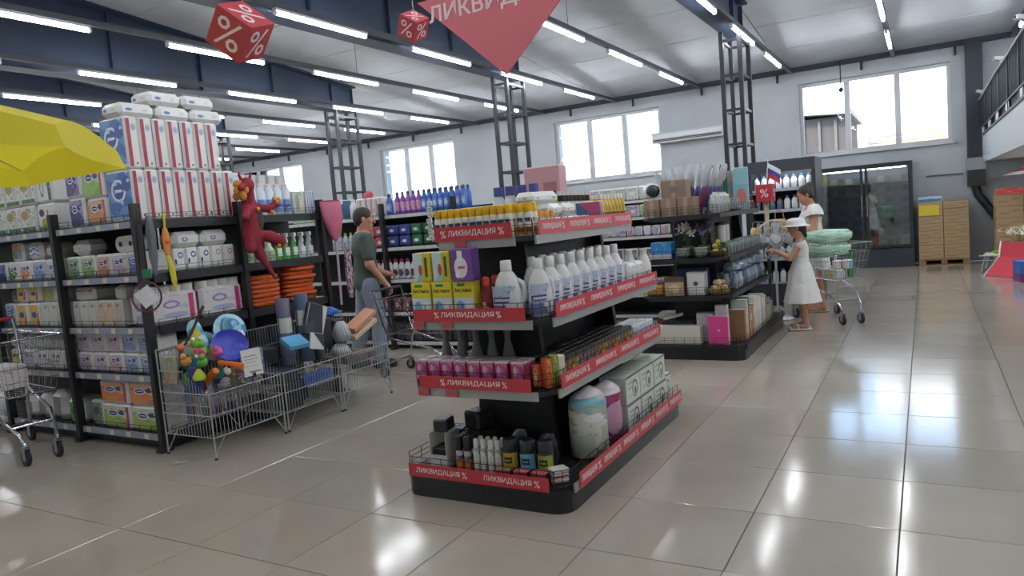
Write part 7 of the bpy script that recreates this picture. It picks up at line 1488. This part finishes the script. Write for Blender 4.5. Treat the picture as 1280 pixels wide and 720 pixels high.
# ============================================================ dairy cooler, glass-door fridge, cartons
dc = O(None, 'dairy_cooler', None, (-1.66, 10.65, 0), label='dark open-front dairy cooler behind the woman', cat='cooler')
CB = M('30353d', .4)
for x in (-.43, .38): O(MB().box(x, -.35, 0, x+.05, .35, 1.9).mesh(CB, 0), 'side_panel', dc)
O(MB().box(-.38, .3, 0, .38, .35, 1.9).mesh(M('4a5058', .4), 0), 'back_panel', dc); O(MB().box(-.43, -.35, 1.9, .43, .35, 1.96).mesh(CB, 0), 'top_panel', dc)
O(MB().box(-.43, -.37, 1.8, .43, -.351, 1.96).mesh(M('3a4048', .4), 0), 'canopy', dc); O(MB().box(-.38, -.35, 0, .38, .3, .3).mesh(CB, 0), 'plinth', dc)
O(MB().tube([(-.34, -.28, 1.87), (.34, -.28, 1.87)], .014, 8).mesh(tub), 'lamp', dc)
SC = [.32, .65, .98, 1.3, 1.58]
for z in SC: O(MB().box(-.38, -.3, z-.02, .38, .3, z).mesh(M('5a626c', .4), 0), 'shelf_board', dc); O(MB().box(-.38, -.325, z-.035, .38, -.301, z+.005).mesh(M('aeb6c0', .4), 0), 'price_rail', dc)
mk = [tall('dfe2e4', '4a7ab8', .15, .04), tall('d8dce0', 'b84a4a', .15, .04), tall('c4ccd8', '3a4a7a', .15, .04), tall('5a5f78', '2c3040', .14, .04)]
for si, z in enumerate(SC):
    for i in range(8): put(mk[(i//4+si) % 4 if si < 4 else 0], (-1.66-.335+.096*i, 10.42, z+.001), 0, '%s bottle in the dairy cooler, %s from the left, shelf %s from the bottom' % (('white', 'white', 'bluish', 'dark')[(i//4+si) % 4 if si < 4 else 0], ORD[i], ORD[si]), 'dairy cooler bottles')
gf = O(None, 'glass_door_fridge', None, (-.99, 15.62, 0), label='dark two-door glass fridge against the back wall', cat='fridge')
hw, dp = .8, .3
for x in (-hw, hw-.05): O(MB().box(x, -dp, 0, x+.05, dp, 1.95).mesh(CB, 0), 'side_panel', gf)
O(MB().box(-hw+.05, dp-.04, .35, hw-.05, dp, 1.95).mesh(M('a0a6ac', .4), 0), 'back_panel', gf); O(MB().box(-hw+.05, -dp, 1.87, hw-.05, dp-.04, 1.95).mesh(CB, 0), 'top_panel', gf); O(MB().box(-hw+.05, -dp, 0, hw-.05, dp, .35).mesh(CB, 0), 'plinth', gf)
O(MB().tube([(-.7, -.26, 1.855), (.7, -.26, 1.855)], .008, 8).mesh(tub), 'lamp', gf)  # lamp added to brighten the fridge interior
def fglass():
    m = bpy.data.materials.new('fridge_glass'); m.use_nodes = True
    n = m.node_tree; out = n.nodes['Material Output']
    tr = n.nodes.new('ShaderNodeBsdfTransparent'); gl_ = n.nodes.new('ShaderNodeBsdfGlossy'); gl_.inputs['Roughness'].default_value = .04
    lw = n.nodes.new('ShaderNodeFresnel'); lw.inputs[0].default_value = 3.2; mi = n.nodes.new('ShaderNodeMixShader')
    n.links.new(lw.outputs[0], mi.inputs[0]); n.links.new(tr.outputs[0], mi.inputs[1]); n.links.new(gl_.outputs[0], mi.inputs[2]); n.links.new(mi.outputs[0], out.inputs[0]); tr.inputs[0].default_value = (.8, .84, .86, 1)
    return m
FGL = fglass()
for s_ in (-1, 1):
    d_ = O(None, 'door', gf, (s_*.4, -dp-.03, .37))
    m = MB(); w2 = .385
    m.box(-w2, 0, 0, -w2+.05, .03, 1.56).box(w2-.05, 0, 0, w2, .03, 1.56).box(-w2+.05, 0, 0, w2-.05, .03, .05).box(-w2+.05, 0, 1.5, w2-.05, .03, 1.56)
    O(m.mesh(M('23272d', .4), 0), 'frame', d_); O(MB().box(-w2+.05, .01, .05, w2-.05, .016, 1.5).mesh(FGL, 0), 'pane', d_); O(MB().tube([(-s_*(w2-.03), -.04, .6), (-s_*(w2-.03), -.04, 1.0)], .01, 7).mesh(STEEL), 'handle', d_)
SG = [.4+.2*k for k in range(7)]
for z in SG:
    O(MB().box(-hw+.05, -.2, z-.015, hw-.05, .25, z).mesh(M('6a7078', .4), 0), 'shelf_board', gf); O(MB().box(-hw+.06, -.215, z-.02, hw-.06, -.201, z+.012).mesh(M('a8a46a', .4), 0), 'price_rail', gf)
dk = [A(c, ('n', 6, .55, c2)) for c, c2 in (('6a7078', 'a8ad9c'), ('8a8a70', 'c8c490'), ('5f6670', '90987a'), ('b0b0a8', 'd8d8cc'))]
for zi, z in enumerate(SG):
    for i in range(11): O(bpy.data.meshes.get('tub_%d' % (i % 4)) or MB().box(-.055, -.06, 0, .055, .06, .12, mi=(0, 1, 2), c=.004).mesh([dk[i % 4], M('5a6068', .4), M('6a7078', .4)], 30, 'tub_%d' % (i % 4)), 'chilled_tub', None, (-.99-.68+.136*i, 15.56, z+.001), label='%s chilled tub behind the fridge glass, %s from the left, shelf %s' % (('grey', 'olive', 'slate', 'pale')[i % 4], ORD[i], ORD[zi]), cat='tub', group='chilled tubs in the fridge')
# pallet with cartons
pa = O(None, 'pallet', None, (.28, 15.6, 0), label='wooden pallet under the carton stack at the back wall', cat='pallet')
PWD = M('8a6f52', .8, bump=.2, bs=20, var=.1)
for i in range(5): O(MB().box(-.4, -.3+.125*i, .1, .4, -.2+.125*i, .122).mesh(PWD, 0), 'board', pa)
for x in (-.34, 0, .34): O(MB().box(x-.05, -.3, .022, x+.05, .3, .1).mesh(PWD, 0), 'stringer', pa)
for i in range(3): O(MB().box(-.4, -.3+.25*i, 0, .4, -.2+.25*i, .022).mesh(PWD, 0), 'board', pa)
bc_ = M('a08664', .8, bump=.12, bs=30, var=.07)
for r_ in range(8):
    for c_ in range(2):
        for q in range(2):
            if q: continue
            o = O(bpy.data.meshes.get('bulk_carton') or MB().box(-.196, -.27, 0, .196, .27, .128, mi=(0, 1, 2), c=.004).mesh([A('a98f6c', ('r', .1, .3, .5, .42, '8a7252'), ('r', .6, .55, .9, .7, '8f7656'), ('r', 0, .48, 1, .5, '8a7252')), bc_, bc_], 30, 'bulk_carton'), 'bulk_carton', None, (.28-.2+.4*c_+random.uniform(-.002, .002), 15.6+random.uniform(-.012, .012), .1235+.1295*r_), label='brown carton on the pallet, %s from the bottom, %s column' % (ORD[r_], ('left', 'right')[c_]), cat='carton', group='brown cartons on the pallet')
O(MB().box(-.16, -.002, 0, .16, 0, .19).mesh(M('d9c03a', .5), 0), 'yellow_card', None, (.06, 15.318, .92), label='yellow price card on the front of the pallet cartons', cat='card')
o = O(pack_mesh(.38, .3, .1, [A('3f78b8', ('r', 0, .55, 1, 1, 'd4dae0'), ('n', 6, .6, '8ab0d8')), M('d4dae0', .4), M('d8dde2', .4)], .006), 'blue_white_pack', None, (.08, 15.6, 1.161), label='blue and white pack on top of the pallet cartons', cat='pack')

# ============================================================ mezzanine on the right and what stands below it
mz = O(None, 'mezzanine', None, (.93, 12.4, 0), label='mezzanine edge with dark railing along the right side of the hall', cat='mezzanine', kind='structure')
MZ = M('a9adb2', .6); y0, y1 = -5.2, 3.58
O(MB().box(0, y0, 1.80, 4.0, y1, 2.27).mesh(M('b9bdc1', .6, var=.03), 0), 'deck', mz)
O(MB().box(-.02, y0, 2.27, .06, y1, 2.30).mesh(BLACK, 0), 'kerb', mz)
for z in (2.42, 2.97): O(MB().tube([(0, y0, z), (0, y1, z)], .022, 8).mesh(BLACK), 'rail', mz)
for i in range(74): O(bpy.data.meshes.get('bar_piece') or MB().box(-.008, -.008, 2.42, .008, .008, 2.97).mesh(M('2a3038', .4), 0, 'bar_piece'), 'baluster', mz, (0, y0+.06+.12*i, 0))
for i in range(8): O(bpy.data.meshes.get('railpost_piece') or MB().box(-.02, -.02, 2.3, .02, .02, 2.97).mesh(BLACK, 0, 'railpost_piece'), 'rail_post', mz, (0, y0+.05+1.24*i, 0))
O(MB().box(.12, y0, 2.3, .14, y1-.02, 2.95).mesh(M('2f353e', .6), 0), 'infill', mz)
for i in range(6): O(MB().box(-.012, -.2, 2.29, -.003, .2, 2.4).mesh(M('c9ccd0', .5), 0), 'fascia_sign', mz, (0, y0+1.0+1.45*i, 0))
for i, y in enumerate((-3.3, -.6, 3.2)):
    o = O(MB().box(-.03, -.06, -.025, .03, .06, .025, c=.006).mesh(M('d0d2d4', .4), 20), 'security_camera', None, (.89, 12.4+y, 3.045), label='white security camera on the mezzanine railing, %s' % ('nearest', 'middle one', 'farthest')[i], cat='camera', rot=(R(-8), 0, R(-70)))
    O(MB().tube([(0, .0, -.02), (0.02, .03, -.05)], .012, 6).mesh(STEEL), 'bracket', o); O(MB().lathe([(.018, 0), (.018, .01)], 10, ax='y').mesh(BLACK), 'lens', o, (0, -.06, 0))
O(MB().tube([(-.035, y0, 2.93), (-.05, -2, 2.9), (-.04, 0, 2.94), (-.06, 2, 2.88), (-.04, y1-.1, 2.92)], .012, 6).mesh(M('c4c7ca', .5)), 'cable', mz)
for i in range(3):
    o = O(hous, 'tube_light', None, (1.75, 13.6-2.3*i, 1.765), label='lit white tube under the mezzanine, %s from the back wall' % ORD[i], cat='light'); O(tubm, 'tube', o)
for r_ in range(6):
    for c_ in range(3): O(bpy.data.meshes['bulk_carton'], 'bulk_carton', None, (1.25+.4*c_, 15.3, .001+.1295*r_*1.55), label='brown carton stacked below the mezzanine, %s from the bottom, %s column' % (ORD[r_], ORD[c_]), cat='carton', group='brown cartons below the mezzanine', s=(1, 1, 1.54))
O(MB().box(-.55, -.01, 0, .55, .01, .11).mesh([A('cf4a40', ('n', 8, .6, 'e0a09a'))], 0), 'red_strip_sign', None, (1.6, 15.02, 1.2), label='red strip sign on the cartons below the mezzanine', cat='sign')
# striped parasol
sp = O(None, 'parasol', None, (1.78, 14.75, 0), label='red and white striped parasol below the mezzanine', cat='parasol')
RC, WC = fabric('c4525c'), fabric('e8e0de')
for k in range(12):
    A0, A1 = 2*PI*k/12, 2*PI*(k+1)/12
    for q in range(5):
        r0, r1 = .13*q, .13*(q+1); zz = lambda r: 1.74-.22*(r/.65)**1.2
        O(MB().add([rimp(A0, r0, zz(r0)), rimp(A1, r0, zz(r0)), rimp(A1, r1, zz(r1)), rimp(A0, r1, zz(r1))], [[0, 1, 2, 3]] if q else [[0, 2, 3]]).mesh(RC if q % 2 else WC, 0), 'panel', sp)
O(MB().tube([(0, 0, .03), (0, 0, 1.74)], .013, 8).mesh(WHITE), 'pole', sp); O(MB().lathe([(.16, 0), (.17, .02), (.05, .05), (.02, .07)], 16).mesh(M('5a5e64', .6), 50), 'base', sp)
# folding loungers, planter, baskets
def lounger(loc, rz, c, label, zf=.26, tilt=0, s=1):
    o = O(None, 'folding_lounger', None, loc, rz, label, 'lounger', rot=(tilt, 0, rz), s=s)
    lz = loc[2]/(s if s == 1 else s[2]); fr_ = M('c9ccce', .3, .6)
    O(MB().add([(-.25, -.55, zf), (.25, -.55, zf), (.25, .25, zf), (-.25, .25, zf), (-.25, .62, zf+.28), (.25, .62, zf+.28)]+[(-.25, -.55, zf-.012), (.25, -.55, zf-.012), (.25, .25, zf-.012), (-.25, .25, zf-.012), (-.25, .62, zf+.268), (.25, .62, zf+.268)], [[0, 1, 2, 3], [3, 2, 5, 4], [9, 8, 7, 6], [10, 11, 8, 9], [0, 6, 7, 1], [4, 5, 11, 10]]).mesh(M(c, .7), 0), 'sling', o)
    for sx in (-1, 1): O(MB().tube([(sx*.27, -.58, zf), (sx*.27, .25, zf), (sx*.27, .64, zf+.29)], .012, 7).mesh(fr_), 'side_rail', o)
    for y in ((-.5, .3) if not tilt else ()): O(MB().tube([(-.27, y, zf), (-.27, y-.06, .012), (.27, y-.06, .012), (.27, y, zf)], .011, 7).mesh(fr_), 'leg', o)
    if tilt:
        c_, s_ = math.cos(tilt), math.sin(tilt); zz = lambda y, z: (y*c_+z*s_, -y*s_+z*c_)
        for sx in (-1, 1):
            a_ = zz(.3*c_-zf*s_, .012-lz); O(MB().tube([(sx*.27, .3, zf), (sx*.27, a_[0], a_[1])], .011, 7).mesh(fr_), 'leg', o)
    return o
lounger((1.35, 13.95, 0), R(-100), 'd9dcb8', 'pale yellow folding lounger by the striped parasol', .27)
lounger((1.14, 13.3, .112), R(-45), 'c43a4a', 'small red folding lounger sloping down behind the blue basket', .22, R(42), (.95, .5, .5))
lounger((1.72, 11.2, 0), R(-100), 'dcdcdc', 'white folding lounger at right edge of the picture', .3)
pt = flowers((1.3, 13.85, .285), 22, 'e6e2cc', .06, .42, 'white flowers in an orange bowl on the loungers below the mezzanine', leaf='5a7a3a', pot='d8682f', spread=.3, seed=9)
toy(MB().lathe([(.05, 0), (.12, .03), (.14, .07), (.13, .07), (.0005, .02)], 18).mesh(M('8fc43a', .45), 50), 'lime_bowl', (1.0, 13.95, .285), 'lime green bowl left of the orange flower bowl', 'bowl', s=.6)
def basket(loc, c, label, h=.16):
    o = O(MB().box(-.2, -.14, 0, .2, .14, .01).box(-.2, -.14, .01, -.19, .14, h).box(.19, -.14, .01, .2, .14, h).box(-.19, -.14, .01, .19, -.13, h).box(-.19, .13, .01, .19, .14, h).mesh(M(c, .35), 0), 'plastic_basket', None, loc, R(12), label, 'basket')
    O(MB().box(-.21, -.15, h-.02, .21, .15, h).mesh(M(c, .35), 0), 'rim', o); O(MB().box(-.06, -.152, h-.07, .06, -.1505, h-.03).mesh(M('d8dde4', .4), 0), 'label', o); return o
basket((1.3, 12.5, 0), '7a3a7a', 'purple plastic basket on the floor under the blue one', .12); basket((1.3, 12.5, .121), '2f6ab8', 'blue plastic basket stacked on the purple one', .17)
import collections
_d = [k for k, v in LABELS.items() if len(v) > 1]
if _d: print('DUPLICATE LABELS', _d[:40])
_l = [k for k in LABELS if not 4 <= len(k.split()) <= 16]
if _l: print('LABEL LENGTH', _l[:20])
